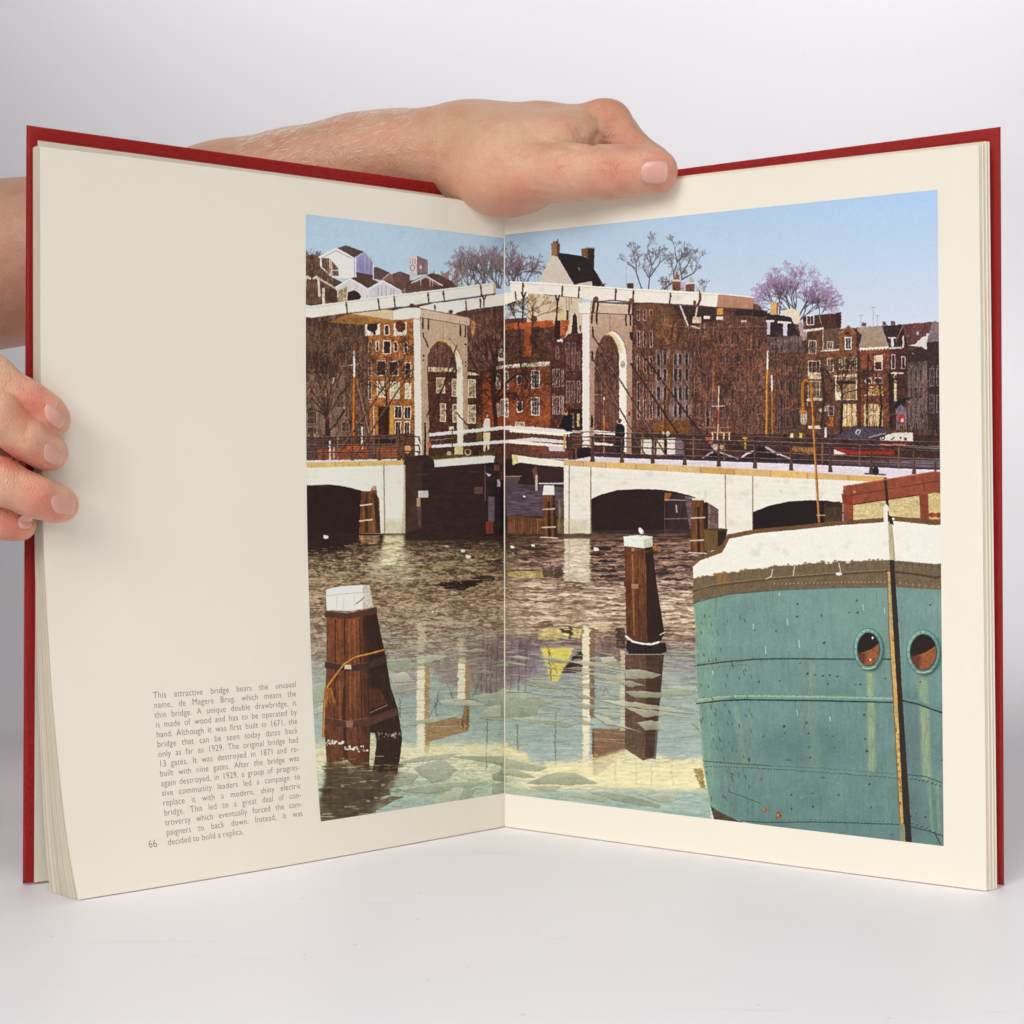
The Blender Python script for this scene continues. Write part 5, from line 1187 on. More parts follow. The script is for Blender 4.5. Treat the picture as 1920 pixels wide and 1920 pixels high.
# ice floes
ICE = [(172, 172, 146), (178, 178, 154), (162, 166, 143), (182, 180, 157), (156, 162, 138)]
def ragged(pts, amp=.07):
    """break straight sides of an outline"""
    out = []
    for k in range(len(pts)):
        a_, b_ = np.array(pts[k], float), np.array(pts[(k + 1) % len(pts)], float)
        d_ = b_ - a_; L_ = float(np.hypot(*d_)); nn = np.array([-d_[1], d_[0]]) / max(L_, 1e-6)
        m = max(1, int(L_ / 7))
        for i in range(m):
            out.append(tuple(a_ + d_ * (i / m) + nn * (rp.gauss(0, amp) * min(L_, 14) if i else 0) * .6))
    return out
def floe(pts, c=None, a=.8, edge=True):
    c = c or rp.choice(ICE)
    k_ = rp.uniform(.94, 1.06); c = tuple(x * k_ for x in c)
    q_ = ragged(pts)
    poly(q_, tuple(x * 1.05 for x in c), 'g.06f.03', a, c2=tuple(x * .90 for x in c))
    xs_ = [q[0] for q in pts]; x0_, x1_ = min(xs_), max(xs_)
    cy_ = sum(q[1] for q in pts) / len(pts)
    il = min(range(len(q_)), key=lambda i: q_[i][0]); ir = max(range(len(q_)), key=lambda i: q_[i][0])
    walk = lambda i, j: [q_[(i + m) % len(q_)] for m in range((j - i) % len(q_) + 1)]
    c1, c2_ = walk(il, ir), walk(ir, il)[::-1]
    lo, hi = (c1, c2_) if sum(q[1] for q in c1) / len(c1) > sum(q[1] for q in c2_) / len(c2_) else (c2_, c1)
    if edge and len(lo) > 2: line([(q[0], q[1] + .4) for q in lo], 1.3, (96, 98, 78), .4, soft=.5)
    if edge and len(hi) > 2: line(hi, .9, (210, 212, 188), .4, soft=.4)
    for _ in range(int((x1_ - x0_) / 5)): line([(rp.uniform(x0_, x1_), cy_ + rp.uniform(-2, 2))] * 1 + [(rp.uniform(x0_, x1_), cy_ + rp.uniform(-3, 3))], .6, rp.choice([(120, 122, 98), (186, 190, 166), (96, 92, 72)]), .07)
def N(*q): return [(570 + a_ / 4.0, 1080 + b_ / 4.0) for a_, b_ in q]
def Pz(*q): return [(940 + a_ / 4.0, 1080 + b_ / 4.0) for a_, b_ in q]
for _ in range(60):
    x = rp.uniform(690, 940); y = rp.uniform(1180, 1262); l = rp.uniform(14, 50); h = rp.uniform(1.5, 5); s_ = rp.uniform(-.12, .03)
    floe([(x, y), (x + l * .4, y - h + s_ * l * .4), (x + l, y + s_ * l), (x + l * .6, y + h * .6 + s_ * l * .6)], rp.choice([(166, 150, 130), (176, 164, 146), (150, 138, 124), (168, 166, 150)]), .6)
for _ in range(70):
    x = rp.uniform(950, 1290); y = rp.uniform(1215, 1345); l = rp.uniform(20, 80); h = rp.uniform(1.5, 5); s_ = rp.uniform(0, .16)
    floe([(x, y), (x + l * .4, y - h + s_ * l * .4), (x + l, y + s_ * l), (x + l * .6, y + h * .7 + s_ * l * .6)], rp.choice(ICE + [(170, 164, 150)]), .62)
for q in (N((1010, 930), (1200, 922), (1400, 970), (1150, 975), (1030, 962)), N((1260, 925), (1330, 880), (1400, 890), (1510, 840), (1510, 965), (1390, 972)), N((1310, 1060), (1400, 975), (1510, 965), (1510, 1085), (1390, 1075)), N((715, 1110), (960, 1060), (1160, 1045), (1000, 1092), (740, 1132)),
          N((720, 1390), (900, 1350), (1165, 1328), (1050, 1372), (730, 1402)), N((825, 1445), (930, 1395), (1060, 1380), (1150, 1450), (1080, 1520), (960, 1552)), N((655, 1610), (850, 1580), (1100, 1545), (1345, 1548), (1240, 1592), (930, 1632)), N((500, 1700), (640, 1650), (745, 1650), (620, 1712)),
          N((1170, 1600), (1300, 1590), (1225, 1680), (1170, 1672)), N((970, 1720), (1010, 1660), (1150, 1580), (1200, 1600), (1160, 1690), (990, 1740)), N((1100, 1350), (1510, 1350), (1510, 1420), (1330, 1390)), N((1410, 1490), (1510, 1440), (1510, 1540), (1420, 1530)), N((1410, 1560), (1510, 1540), (1510, 1635), (1420, 1650)), N((560, 640), (780, 620), (840, 690), (700, 720), (620, 700)), N((620, 740), (760, 720), (830, 790), (660, 800)), N((640, 810), (820, 800), (860, 850), (670, 890)), N((720, 1470), (860, 1490), (800, 1560), (640, 1590), (660, 1500)),
          N((60, 830), (170, 790), (160, 930), (70, 960)), N((60, 1000), (155, 960), (150, 1020), (65, 1040)), N((840, 610), (980, 590), (1100, 600), (950, 650), (850, 660))):
    floe(q)
for q in (Pz((0, 850), (120, 860), (280, 910), (400, 950), (300, 960), (260, 1040), (120, 1060), (0, 1050)), Pz((170, 770), (330, 790), (485, 835), (470, 862), (300, 832)), Pz((510, 860), (600, 880), (690, 912), (600, 915)), Pz((488, 945), (600, 955), (755, 993), (640, 998), (560, 980)), Pz((690, 1015), (800, 1025), (975, 1050), (850, 1062)), Pz((690, 1040), (790, 1060), (850, 1100), (935, 1130), (1045, 1168), (900, 1135), (780, 1110)),
          Pz((515, 1050), (600, 1070), (700, 1115), (620, 1118)), Pz((1020, 1100), (1120, 1082), (1190, 1090), (1210, 1155), (1080, 1158)), Pz((190, 1555), (340, 1490), (420, 1470), (560, 1480), (720, 1555), (480, 1565)), Pz((205, 1580), (340, 1572), (440, 1576), (400, 1612), (290, 1608)), Pz((660, 1615), (800, 1615), (1050, 1670), (1200, 1720), (1180, 1740), (940, 1700), (760, 1655)), Pz((1005, 1618), (1110, 1650), (1200, 1635), (1345, 1660), (1280, 1692), (1165, 1690)), Pz((480, 1650), (560, 1625), (640, 1640), (800, 1660), (760, 1695), (600, 1665)),
          Pz((0, 1360), (120, 1385), (340, 1440), (280, 1460), (120, 1455), (0, 1440)), Pz((0, 1445), (130, 1455), (255, 1512), (180, 1512), (60, 1490), (0, 1492)), Pz((1200, 862), (1330, 835), (1472, 832), (1430, 890), (1200, 905)), Pz((930, 868), (1060, 862), (1205, 880), (1190, 912), (1000, 910)), Pz((500, 635), (700, 645), (895, 668), (760, 682), (600, 665)), Pz((600, 720), (860, 740), (1080, 705), (1200, 740), (1130, 770), (800, 780)), Pz((860, 790), (960, 785), (1080, 820), (960, 835)), Pz((320, 1100), (420, 1090), (560, 1110), (490, 1138)), Pz((40, 1060), (300, 1070), (470, 1090), (200, 1100)),
          Pz((740, 930), (1000, 945), (1240, 985), (1450, 1035), (1200, 1010), (900, 975)), Pz((920, 980), (1150, 1010), (1290, 1040), (1070, 1060)), Pz((1420, 1098), (1480, 1095), (1490, 1165)), Pz((740, 610), (840, 605), (870, 640), (760, 660))):
    floe(q)
for _ in range(1700):
    x = rp.uniform(580, 1300); y = rp.uniform(1030, 1215); l = rp.uniform(1.5, 6)
    line([(x, y), (x + l, y + rp.uniform(-.6, .8))], rp.uniform(.5, 1.3), rp.choice([(222, 204, 178), (206, 188, 164), (84, 64, 52), (100, 80, 66), (168, 150, 140), (150, 128, 112)]), rp.uniform(.3, .8))
for _ in range(520):
    x = rp.uniform(600, 1300); y = rp.uniform(1190, 1400); l = rp.uniform(8, 46); s_ = rp.uniform(-.1, .02) if x < 946 else rp.uniform(0, .14)
    line([(x, y), (x + l * .5, y + s_ * l * .5 - rp.uniform(0, 1)), (x + l, y + s_ * l)], rp.uniform(.6, 1.8), rp.choice([(112, 112, 92), (186, 188, 164), (140, 144, 124), (96, 90, 78), (204, 200, 176), (160, 158, 150)]), rp.uniform(.2, .55))
for _ in range(420):
    x = rp.uniform(590, 1310); y = rp.uniform(1400, 1530); l = rp.uniform(6, 30)
    line([(x, y), (x + l, y + rp.uniform(-1, 1))], rp.uniform(.6, 1.4), rp.choice([(236, 226, 184), (190, 186, 150), (150, 168, 160), (206, 200, 160), (176, 188, 176)]), rp.uniform(.15, .5))
for (x, y, s_) in ((611, 1007, 5), (868, 1033, 4), (878, 1044, 5), (961, 1026, 4), (1000, 1023, 3.6), (983, 931, 2.4), (1118, 1030, 5), (812, 1147, 2.2)): disc(x, y, s_, s_ * .7, (232, 222, 208)); disc(x - s_ * .6, y - s_ * .5, s_ * .4, s_ * .4, (226, 214, 200))
disc(1230, 1026, 4, 7, (150, 92, 54), .9, 'f.3'); disc(1236, 1030, 3, 6, (160, 106, 70), .9)
poly([(946, 1020), (950, 1020), (950, 1100), (946, 1100)], (100, 74, 60), '', .4)

# ---- far mooring posts
def small_dolphin(x0, x1, yt, yb, spread, cap):
    poly([(x0, yt), (x1, yt), (x1 + spread, yb), (x0 - spread * .6, yb)], (116, 72, 42), 'v.28f.1'); poly([(x1 - 4, yt), (x1, yt), (x1 + spread, yb), (x1 - 1, yb)], (54, 35, 28), 'v.1', .95); poly([((x0 + x1) / 2 - 2, yt + 12), ((x0 + x1) / 2 + 2, yt + 12), ((x0 + x1) / 2 + 4, yb), ((x0 + x1) / 2 - 2, yb)], (48, 32, 26), 'v.1', .85)
    for f in (.33, .76): line([(x0 - spread * .6 * f, yt + (yb - yt) * f + 1), (x1 - 1 + spread * f * .5, yt + (yb - yt) * f)], 2.8, (196, 180, 150))
    if cap: poly([(x0 + 1, yt - 18), (x1 - 1, yt - 18), (x1, yt), (x0 - 2, yt), (x0 - 1, yt - 7)], (230, 226, 214), 'f.04')
    line([(x0 - spread * .6 - 2, yb), (x1 + spread, yb + 2)], 2.4, (214, 204, 190), .9)
small_dolphin(1019, 1040, 928, 1007, 5, True); small_dolphin(1297, 1322, 938, 1036, 4, False)
rect(1047, 938, 1054, 1000, (120, 100, 78), 'v.3'); rect(1320, 920, 1325, 942, (222, 212, 190)); rect(1298, 934, 1322, 938, (226, 216, 190))

# ---- middle mooring post and its mirror image
poly([(1172, 1228), (1245, 1228), (1238, 1310), (1230, 1372), (1226, 1420), (1206, 1426), (1172, 1404)], (92, 60, 42), 'v.2w.2', .82); poly([(1212, 1228), (1245, 1228), (1238, 1310), (1230, 1424), (1210, 1420)], (62, 42, 34), 'w.2', .6)
for q in (Pz((930, 868), (1060, 862), (1205, 880), (1190, 912), (1000, 910)), Pz((920, 700), (1060, 705), (1200, 740), (1130, 770), (930, 770)), Pz((1020, 1100), (1120, 1082), (1190, 1090), (1210, 1155), (1080, 1158)), Pz((740, 930), (1000, 945), (1240, 985), (1450, 1035), (1200, 1010), (900, 975)), Pz((920, 980), (1150, 1010), (1290, 1040), (1070, 1060)), Pz((690, 1040), (790, 1060), (850, 1100), (935, 1130), (1045, 1168), (900, 1135), (780, 1110)), Pz((880, 790), (960, 785), (1080, 820), (960, 835))): floe(q, a=.8)
poly([(1171, 1024), (1212, 1026), (1216, 1206), (1200, 1206), (1175, 1196)], (116, 70, 43), 'v.15f.10', c2=(98, 60, 38)); poly([(1210, 1024), (1223, 1020), (1232, 1100), (1246, 1188), (1236, 1206), (1214, 1206)], (52, 33, 29), 'v.12'); line([(1186, 1040), (1189, 1190)], 3, (176, 112, 60), .7); line([(1196, 1036), (1199, 1196)], 1.4, (66, 40, 28), .8); line([(1180, 1040), (1181, 1190)], 1.2, (76, 46, 30), .7)
for _ in range(130):
    x = rp.uniform(1173, 1238); y = rp.uniform(1032, 1170); l = rp.uniform(8, 34); k_ = .01 if x < 1212 else .12
    line([(x, y), (x + l * k_, y + l)], rp.uniform(.5, 1.4), rp.choice([(60, 36, 24), (158, 100, 60), (84, 50, 32), (180, 124, 80)] if x < 1212 else [(40, 26, 22), (74, 48, 38)]), rp.uniform(.2, .5))
poly([(1170, 1090), (1212, 1096), (1213, 1104), (1170, 1099)], (96, 58, 38)); poly([(1184, 1094), (1197, 1095), (1197, 1104), (1184, 1103)], (186, 128, 96)); line([(1171, 1033), (1212, 1035), (1226, 1030)], 3, (92, 58, 40), .8); rect(1184, 1027, 1190, 1034, (180, 122, 84))
poly([(1175, 1200), (1248, 1206), (1250, 1222), (1238, 1226), (1180, 1226), (1174, 1216)], (46, 32, 30), 'v.3'); line([(1174, 1193), (1186, 1203), (1206, 1207), (1222, 1208), (1235, 1204)], 4, (232, 224, 216)); line([(1238, 1190), (1246, 1186)], 2, (226, 216, 210))
poly([(1169, 1006), (1197, 1003), (1223, 1006), (1224, 1024), (1208, 1028), (1170, 1024)], (226, 228, 212), 'f.04'); poly([(1207, 1010), (1223, 1006), (1224, 1024), (1208, 1028)], (184, 188, 160), 'f.1', .9); line([(1169, 1006), (1208, 1011), (1223, 1006)], 1, (244, 243, 232))
disc(1202, 996, 4.2, 6.2, (236, 232, 226), rot=-.5); disc(1199.5, 991.5, 2.4, 2.4, (240, 236, 230)); line([(1205, 999), (1209, 1000)], 1.6, (150, 140, 136)); line([(1202, 1001), (1202, 1006)], 1, (90, 60, 50))

# ---- big mooring post at the left
poly([(612, 1428), (690, 1436), (748, 1448), (720, 1480), (700, 1520), (640, 1545), (600, 1548), (598, 1500), (610, 1470)], (92, 78, 56), 'w.3g.2', .85, soft=3)
for q in (N((180, 1620), (400, 1590), (640, 1595), (650, 1640), (360, 1690)), N((350, 1770), (500, 1710), (640, 1700), (480, 1790)), N((90, 1600), (250, 1560), (400, 1590), (180, 1640)), N((480, 1580), (640, 1490), (700, 1490), (560, 1570)), N((510, 1700), (640, 1650), (745, 1650), (620, 1712))): floe(q, rp.choice([(104, 96, 72), (120, 116, 90), (96, 84, 60)]), .8)
BODY = [(612, 1157), (706, 1148), (714, 1190), (722, 1225), (733, 1290), (746, 1330), (754, 1385), (750, 1420), (745, 1450), (698, 1447), (703, 1420), (706, 1390), (703, 1374), (694, 1374), (692, 1445), (668, 1440), (650, 1424), (646, 1384), (643, 1428), (613, 1430), (609, 1380), (610, 1310), (612, 1240)]
poly(BODY, (56, 34, 25), 'v.12f.08')
cl_b = full_mask(BODY)
poly([(608, 1150), (680, 1156), (684, 1220), (690, 1300), (693, 1446), (608, 1446)], (126, 75, 46), 'v.13f.10', clip=cl_b, c2=(100, 60, 38)); poly([(673, 1150), (684, 1150), (696, 1300), (694, 1446), (684, 1446), (680, 1300)], (78, 46, 30), 'v.2', .8, clip=cl_b, soft=1.5)
for (xa, xb) in ((629, 627), (646, 647), (674, 679)): line([(xa, 1162), (xb, 1370)], 2, (60, 36, 24), .85)
for (xa, xb) in ((637, 637), (655, 658), (664, 666)): line([(xa, 1162), (xb, 1370)], 2.4, (170, 106, 60), .45)
poly([(646, 1285), (648, 1360), (652, 1400), (644, 1400), (642, 1345), (643, 1290)], (60, 36, 26), '', .8); poly([(692, 1290), (712, 1292), (726, 1318), (694, 1330)], (96, 56, 34), 'v.2', .8); line([(694, 1336), (726, 1322)], 1.6, (196, 150, 104), .8); line([(706, 1342), (734, 1332)], 1.2, (206, 190, 170), .8)
poly([(694, 1378), (701, 1378), (704, 1396), (701, 1416), (696, 1430), (693, 1416)], (196, 190, 152), 'w.15'); poly([(643, 1392), (650, 1392), (652, 1424), (644, 1426)], (70, 48, 36))
for _ in range(240):
    x = rp.uniform(611, 742); y = rp.uniform(1155, 1400); l = rp.uniform(8, 40); dr_ = .02 if x < 682 else .2
    line([(x, y), (x + l * dr_, y + l)], rp.uniform(.5, 1.5), rp.choice([(66, 38, 24), (150, 94, 56), (90, 52, 32), (172, 118, 76), (50, 30, 22)] if x < 684 else [(40, 26, 20), (74, 46, 34), (86, 54, 40)]), rp.uniform(.2, .55), clip=cl_b)
for pts_, c_ in (([(609, 1145), (652, 1150), (706, 1138), (707, 1151), (652, 1161), (609, 1157)], (88, 56, 44)), ([(609, 1240), (652, 1248), (690, 1242), (724, 1228), (725, 1242), (690, 1255), (652, 1259), (609, 1252)], (74, 50, 44)), ([(609, 1345), (652, 1352), (691, 1346), (745, 1326), (747, 1340), (691, 1362), (652, 1365), (609, 1358)], (86, 58, 46))):
    poly(pts_, c_, 'f.12'); line([pts_[0], pts_[1], pts_[2]], 1.1, (150, 110, 90), .7)
poly([(646, 1246), (658, 1246), (659, 1255), (646, 1255)], (206, 184, 156)); poly([(648, 1352), (662, 1352), (661, 1364), (650, 1364)], (150, 108, 88)); disc(652, 1146, 4, 3, (140, 96, 76))
for (x0, x1, y) in ((610, 645, 1392), (646, 690, 1403), (702, 750, 1378)):
    for _ in range(26): disc(rp.uniform(x0, x1), y + rp.gauss(0, 2.4), rp.uniform(1, 2.6), rp.uniform(1, 2.6), rp.choice([(232, 230, 216), (206, 206, 186), (190, 180, 156)]), .9 if x0 < 700 else .35)
for _ in range(22): disc(rp.uniform(652, 690), 1442 + rp.gauss(0, 3), 2, 1.6, (196, 192, 168), .7)
for (x, y) in ((642, 1474), (718, 1472), (690, 1502), (705, 1496)): disc(x, y, 4, 2.4, (232, 226, 206), .9)
poly([(611, 1105), (640, 1099), (680, 1097), (693, 1097.5), (700, 1138), (680, 1142), (652, 1146), (612, 1144)], (230, 224, 210), 'f.03'); poly([(680, 1097), (693, 1097.5), (700, 1138), (680, 1142)], (196, 188, 170), 'f.12'); line([(611, 1117), (650, 1113), (694, 1110)], 1.2, (186, 170, 150)); [line([(x, 1118), (x - 1, 1142)], .8, (170, 152, 130), .8) for x in (632, 645, 665)]; line([(668, 1132), (676, 1126), (682, 1120)], 1.6, (110, 90, 72)); poly([(611, 1105), (640, 1099), (680, 1097), (680, 1101), (640, 1104), (612, 1109)], (244, 240, 228))
for P_ in ([(721, 1218), (695, 1225), (665, 1232), (645, 1245), (630, 1265), (617, 1282), (611, 1292), (608, 1330), (606, 1380)],): line(P_, 4.6, (120, 72, 34)); line(P_, 2.4, (204, 140, 66))
for _ in range(22): line([(614 + rp.uniform(-6, 6), 1290), (616 + rp.uniform(-10, 14), 1306 + rp.uniform(0, 22))], 1.3, rp.choice([(186, 120, 56), (140, 84, 40)]), .8)

# the foot of the post goes under in broken ripples
poly([(612, 1428), (650, 1426), (692, 1444), (746, 1448), (738, 1476), (712, 1500), (690, 1530), (640, 1546), (602, 1548), (604, 1490)], (72, 54, 38), 'v.2w.25', .5, soft=3)
for _ in range(150):
    x = rp.uniform(600, 752); y = rp.gauss(1438, 9) if rp.random() < .6 else rp.uniform(1440, 1535); l = rp.uniform(5, 24)
    line([(x, y), (x + l, y + rp.uniform(-1.2, .6))], rp.uniform(.8, 2.4), rp.choice([(84, 64, 44), (60, 44, 32), (128, 118, 90), (160, 156, 124), (104, 90, 64), (190, 186, 156)]), rp.uniform(.3, .75), soft=.4)
# ---- the moored barge
rect(1545, 944, 1580, 980, (80, 60, 40), 'f.2v.15'); poly([(1550, 938), (1560, 942), (1574, 940), (1580, 950), (1546, 952)], (62, 48, 36), 'f.1'); line([(1531, 966), (1546, 966)], 2, (190, 174, 150)); line([(1580, 962), (1592, 962)], 3, (60, 46, 36))
poly([(1581, 912), (1757, 883), (1757, 975), (1581, 976)], (142, 76, 54), 'f.1g.08'); poly([(1600, 947), (1724, 929), (1726, 975), (1600, 976)], (204, 182, 132), 'f.12w.12'); poly([(1740, 926), (1757, 923), (1757, 975), (1742, 975)], (206, 178, 124), 'f.15'); poly([(1724, 928), (1740, 925), (1742, 975), (1726, 975)], (138, 72, 52), 'f.1')
line([(1590, 930), (1757, 902)], 1, (96, 44, 34)); line([(1600, 946), (1724, 928)], 1.8, (104, 50, 36)); line([(1594, 912), (1598, 942)], 1.2, (96, 44, 32)); line([(1730, 892), (1734, 922)], 1.2, (96, 44, 32)); line([(1660, 898), (1664, 948)], 5, (58, 34, 30)); line([(1581, 912), (1757, 883.5)], 1.6, (186, 106, 76)); disc(1602, 922, 3, 2, (196, 130, 100)); poly([(1578, 926), (1600, 932), (1598, 948), (1580, 944)], (134, 60, 42), 'f.1'); disc(1748, 966, 7, 5, (150, 74, 46), 1, 'f.5')
poly([(1320, 993), (1364, 992), (1360, 1014), (1352, 1030), (1321, 1034)], (112, 86, 52), 'f.1v.1'); poly([(1346, 993), (1364, 992), (1360, 1016), (1346, 1026)], (48, 36, 30), 'f.1'); disc(1342, 993, 21, 2.6, (86, 66, 44))
TOPE = [(1299, 1062), (1310, 1052), (1332, 1044), (1354, 1036), (1362, 1022), (1367, 1010), (1418, 1000), (1494, 993), (1571, 985), (1655, 979), (1667, 976), (1670, 976), (1757, 985)]
WB = [(1758, 1058), (1668, 1050), (1545, 1054), (1443, 1063), (1341, 1076), (1300, 1085)]
BB = [(1759.5, 1106), (1662, 1100), (1571, 1101), (1468, 1105), (1366, 1115), (1315, 1125), (1300, 1134)]
poly([(1297, 1060), (1308, 1046), (1330, 1036), (1350, 1028), (1358, 1014), (1364, 1002), (1418, 992), (1494, 985), (1571, 977), (1655, 971), (1668, 968), (1757, 974), (1757, 990)] + [(1655, 985), (1418, 1004), (1366, 1014), (1356, 1038), (1299, 1064)], (116, 84, 54), 'f.18')
poly(TOPE + WB, (236, 231, 216), 'f.015')
poly(WB[::-1] + BB, (116, 99, 76), 'f.12v.06'); line([(1300, 1108), (1315, 1102), (1341, 1098), (1443, 1086), (1545, 1078), (1663, 1071)], 4, (92, 74, 54), .9); line([(1300, 1105.4), (1341, 1095.4), (1443, 1083.5), (1545, 1075.5), (1663, 1068.5)], 1.2, (168, 146, 112), .8); line([(1676, 1072), (1720, 1077), (1759, 1084)], 4, (80, 64, 48), .9)
for k in range(44): x = 1310 + k * 8; y = np.interp(x, [1300, 1341, 1443, 1545, 1663], [1085, 1076, 1063, 1054, 1050]); disc(x, y + rp.uniform(-2, 2), rp.uniform(2, 5), 1.6, rp.choice([(232, 226, 210), (116, 99, 76), (150, 116, 80)]), .9)
for k in range(30): x = 1452 + k * 7.4; disc(x, np.interp(x, [1450, 1571, 1662], [1095, 1092, 1091]), 1.3, 1.3, (178, 162, 136), .8)
for k in range(6): disc(1688 + k * 12, 1093 + k * 1.6, 2.2, 2, (150, 130, 108), .9); disc(1688 + k * 12, 1057 + k * 1.2, 2, 2, (90, 74, 58), .8)
poly([(1345, 1076), (1362, 1073), (1364, 1092), (1346, 1096)], (150, 110, 62), 'v.2', .7, soft=1.5)
for (pa, pb) in (((1449, 1067), (1446, 1082)), ((1490, 1062), (1487, 1080)), ((1573, 1056), (1576, 1072))): line([pa, pb], 1.4, (232, 228, 216))
disc(1573, 1076, 6, 3, (236, 232, 222)); line([(1436, 1086), (1446, 1080)], 2, (220, 214, 200), .8)
HULL = [(1300, 1134)] + BB[::-1][1:] + [(1775, 1106), (1775, 1592), (1412, 1545), (1394, 1541), (1355, 1527), (1334, 1520), (1328, 1490), (1318, 1430), (1310, 1330), (1305, 1250), (1304, 1180)]
poly(HULL, (119, 147, 140), 'f.03g.05v.04', c2=(103, 130, 127))
cl_h = full_mask(HULL)
poly([(1300, 1120), (1340, 1110), (1345, 1560), (1320, 1520)], (128, 160, 138), 'v.08f.05', .6, soft=8, clip=cl_h); poly([(1440, 1370), (1560, 1360), (1600, 1420), (1500, 1440), (1430, 1420)], (92, 118, 116), 'g.05', .55, soft=14, clip=cl_h); poly([(1690, 1300), (1730, 1300), (1730, 1570), (1705, 1570)], (94, 112, 116), '', .5, soft=8, clip=cl_h); poly([(1540, 1110), (1660, 1110), (1660, 1180), (1560, 1190)], (124, 158, 146), '', .45, soft=12, clip=cl_h)
for (xa, ya, xb, yb, w, al) in ((1631, 1258, 1636, 1442, 13, .6), (1730, 1280, 1738, 1455, 17, .6), (1742, 1470, 1748, 1560, 2, .6), (1757, 1470, 1762, 1566, 2, .6), (1520, 1250, 1526, 1440, 16, .15), (1380, 1330, 1396, 1430, 10, .25)): line([(xa, ya), (xb, yb)], w, (162, 174, 126), al, soft=6, clip=cl_h, n='v.15f.08')
for _ in range(170):
    x = rp.uniform(1306, 1770); y = rp.uniform(1108, 1480); l = rp.uniform(14, 90)
    line([(x, y), (x + rp.uniform(0, 5), y + l)], rp.uniform(1.5, 8), rp.choice([(128, 158, 142), (92, 122, 118), (134, 156, 128), (86, 112, 108), (120, 140, 138)]), rp.uniform(.07, .22), soft=3, clip=cl_h)
for _ in range(70):
    disc(rp.uniform(1306, 1770), rp.uniform(1110, 1570), rp.uniform(8, 34), rp.uniform(6, 22), rp.choice([(126, 154, 146), (90, 118, 116), (112, 132, 132)]), rp.uniform(.06, .16), soft=6, clip=cl_h)
for _ in range(46):
    x = rp.uniform(1312, 1766); y = rp.choice([1112, 1240, 1316, 1440, 1500, rp.uniform(1120, 1500)]); l = rp.uniform(8, 46)
    line([(x, y), (x + rp.uniform(-1, 3), y + l)], rp.uniform(1, 2.6), rp.choice([(118, 96, 66), (96, 90, 66), (134, 108, 74), (82, 88, 70)]), rp.uniform(.18, .42), .6, soft=1, clip=cl_h)
line([(1302, 1130), (1366, 1114), (1468, 1106), (1571, 1102), (1662, 1101)], 1.6, (70, 78, 66), .8)
S1 = [(1305, 1248), (1350, 1242), (1415, 1236), (1480, 1235), (1605, 1236), (1672, 1236)]
line(S1, 2.6, (54, 74, 68)); line([(x, y - 4) for x, y in S1[:3]], 3, (126, 134, 104), .6)
S2 = [(1307, 1314), (1350, 1309), (1394, 1307), (1550, 1309), (1674, 1312)]
line(S2, 10, (112, 146, 136)); line([(x, y - 2.4) for x, y in S2], 3, (164, 184, 162), .75, soft=1); line([(x, y + 5) for x, y in S2], 2.6, (46, 62, 56)); line([(1306, 1315), (1350, 1309)], 7, (160, 168, 138), .6)
S2r = [(1690, 1309), (1720, 1316), (1768, 1333)]
line(S2r, 6, (104, 138, 130)); line([(x, y + 4) for x, y in S2r], 3, (48, 64, 58))
S3 = [(1321, 1427), (1370, 1431), (1446, 1436), (1550, 1441), (1682, 1451)]
line(S3[:3], 2.2, (92, 96, 66), .85); line(S3, 1.2, (84, 108, 96), .7); line([(1698, 1452), (1735, 1456), (1772, 1470)], 1.6, (70, 84, 72))
line([(1389, 1539), (1440, 1542), (1524, 1541), (1600, 1543), (1688, 1546)], 1.8, (58, 76, 70)); line([(1709, 1550), (1740, 1558), (1775, 1570)], 1.8, (58, 74, 68)); line([(1752, 1560), (1764, 1584)], 2, (58, 74, 68))
def rivets(pts, step, r=1.2, al=.8):
    pts = np.array(pts, float); L = np.r_[0, np.cumsum(np.hypot(*np.diff(pts, axis=0).T))]
    for d_ in np.arange(0, L[-1], step):
        x = np.interp(d_, L, pts[:, 0]) + rp.uniform(-.8, .8); y = np.interp(d_, L, pts[:, 1]) + rp.uniform(-.8, .8)
        disc(x, y + .8, r, r, (58, 72, 62), al); disc(x - .4, y - .4, r * .6, r * .6, (166, 186, 166), al * .8)
rivets([(1322, 1436), (1400, 1438), (1500, 1444), (1682, 1458)], 5.4, 1.6); rivets(S1, 9, 1, .6); rivets([(x, y - 5) for x, y in S2], 11, 1, .5); rivets([(1400, 1534), (1520, 1536), (1684, 1540)], 8, 1.1, .6); rivets([(1700, 1458), (1735, 1463), (1770, 1474)], 8, 2.4); rivets([(1702, 1540), (1740, 1552), (1770, 1566)], 9, 2.2); rivets([(1308, 1254), (1400, 1244)], 7, 1, .7)
for q in ((1500, 1243), (1514, 1263), (1528, 1265), (1543, 1267), (1556, 1266), (1570, 1268), (1462, 1276), (1423, 1278), (1552, 1282), (1604, 1283), (1613, 1283), (1660, 1272), (1512, 1355), (1516, 1375), (1517, 1400), (1519, 1420), (1562, 1380), (1564, 1402), (1549, 1378), (1620, 1340), (1622, 1385), (1625, 1408), (1470, 1362), (1471, 1374), (1432, 1380), (1483, 1490), (1523, 1487), (1524, 1512), (1572, 1490), (1630, 1470), (1633, 1514), (1484, 1516), (1708, 1530), (1718, 1525), (1735, 1532), (1495, 1132), (1494, 1156), (1606, 1126), (1592, 1148), (1608, 1148), (1540, 1154), (1545, 1205), (1455, 1183), (1744, 1134), (1725, 1278), (1768, 1380), (1766, 1425)):
    disc(q[0], q[1], rp.uniform(1.4, 2.8), rp.uniform(1.4, 2.8), rp.choice([(56, 68, 56), (70, 78, 58), (96, 88, 58)]), .95); disc(q[0] - 1, q[1] - 1.2, .9, .9, (168, 186, 166), .6)
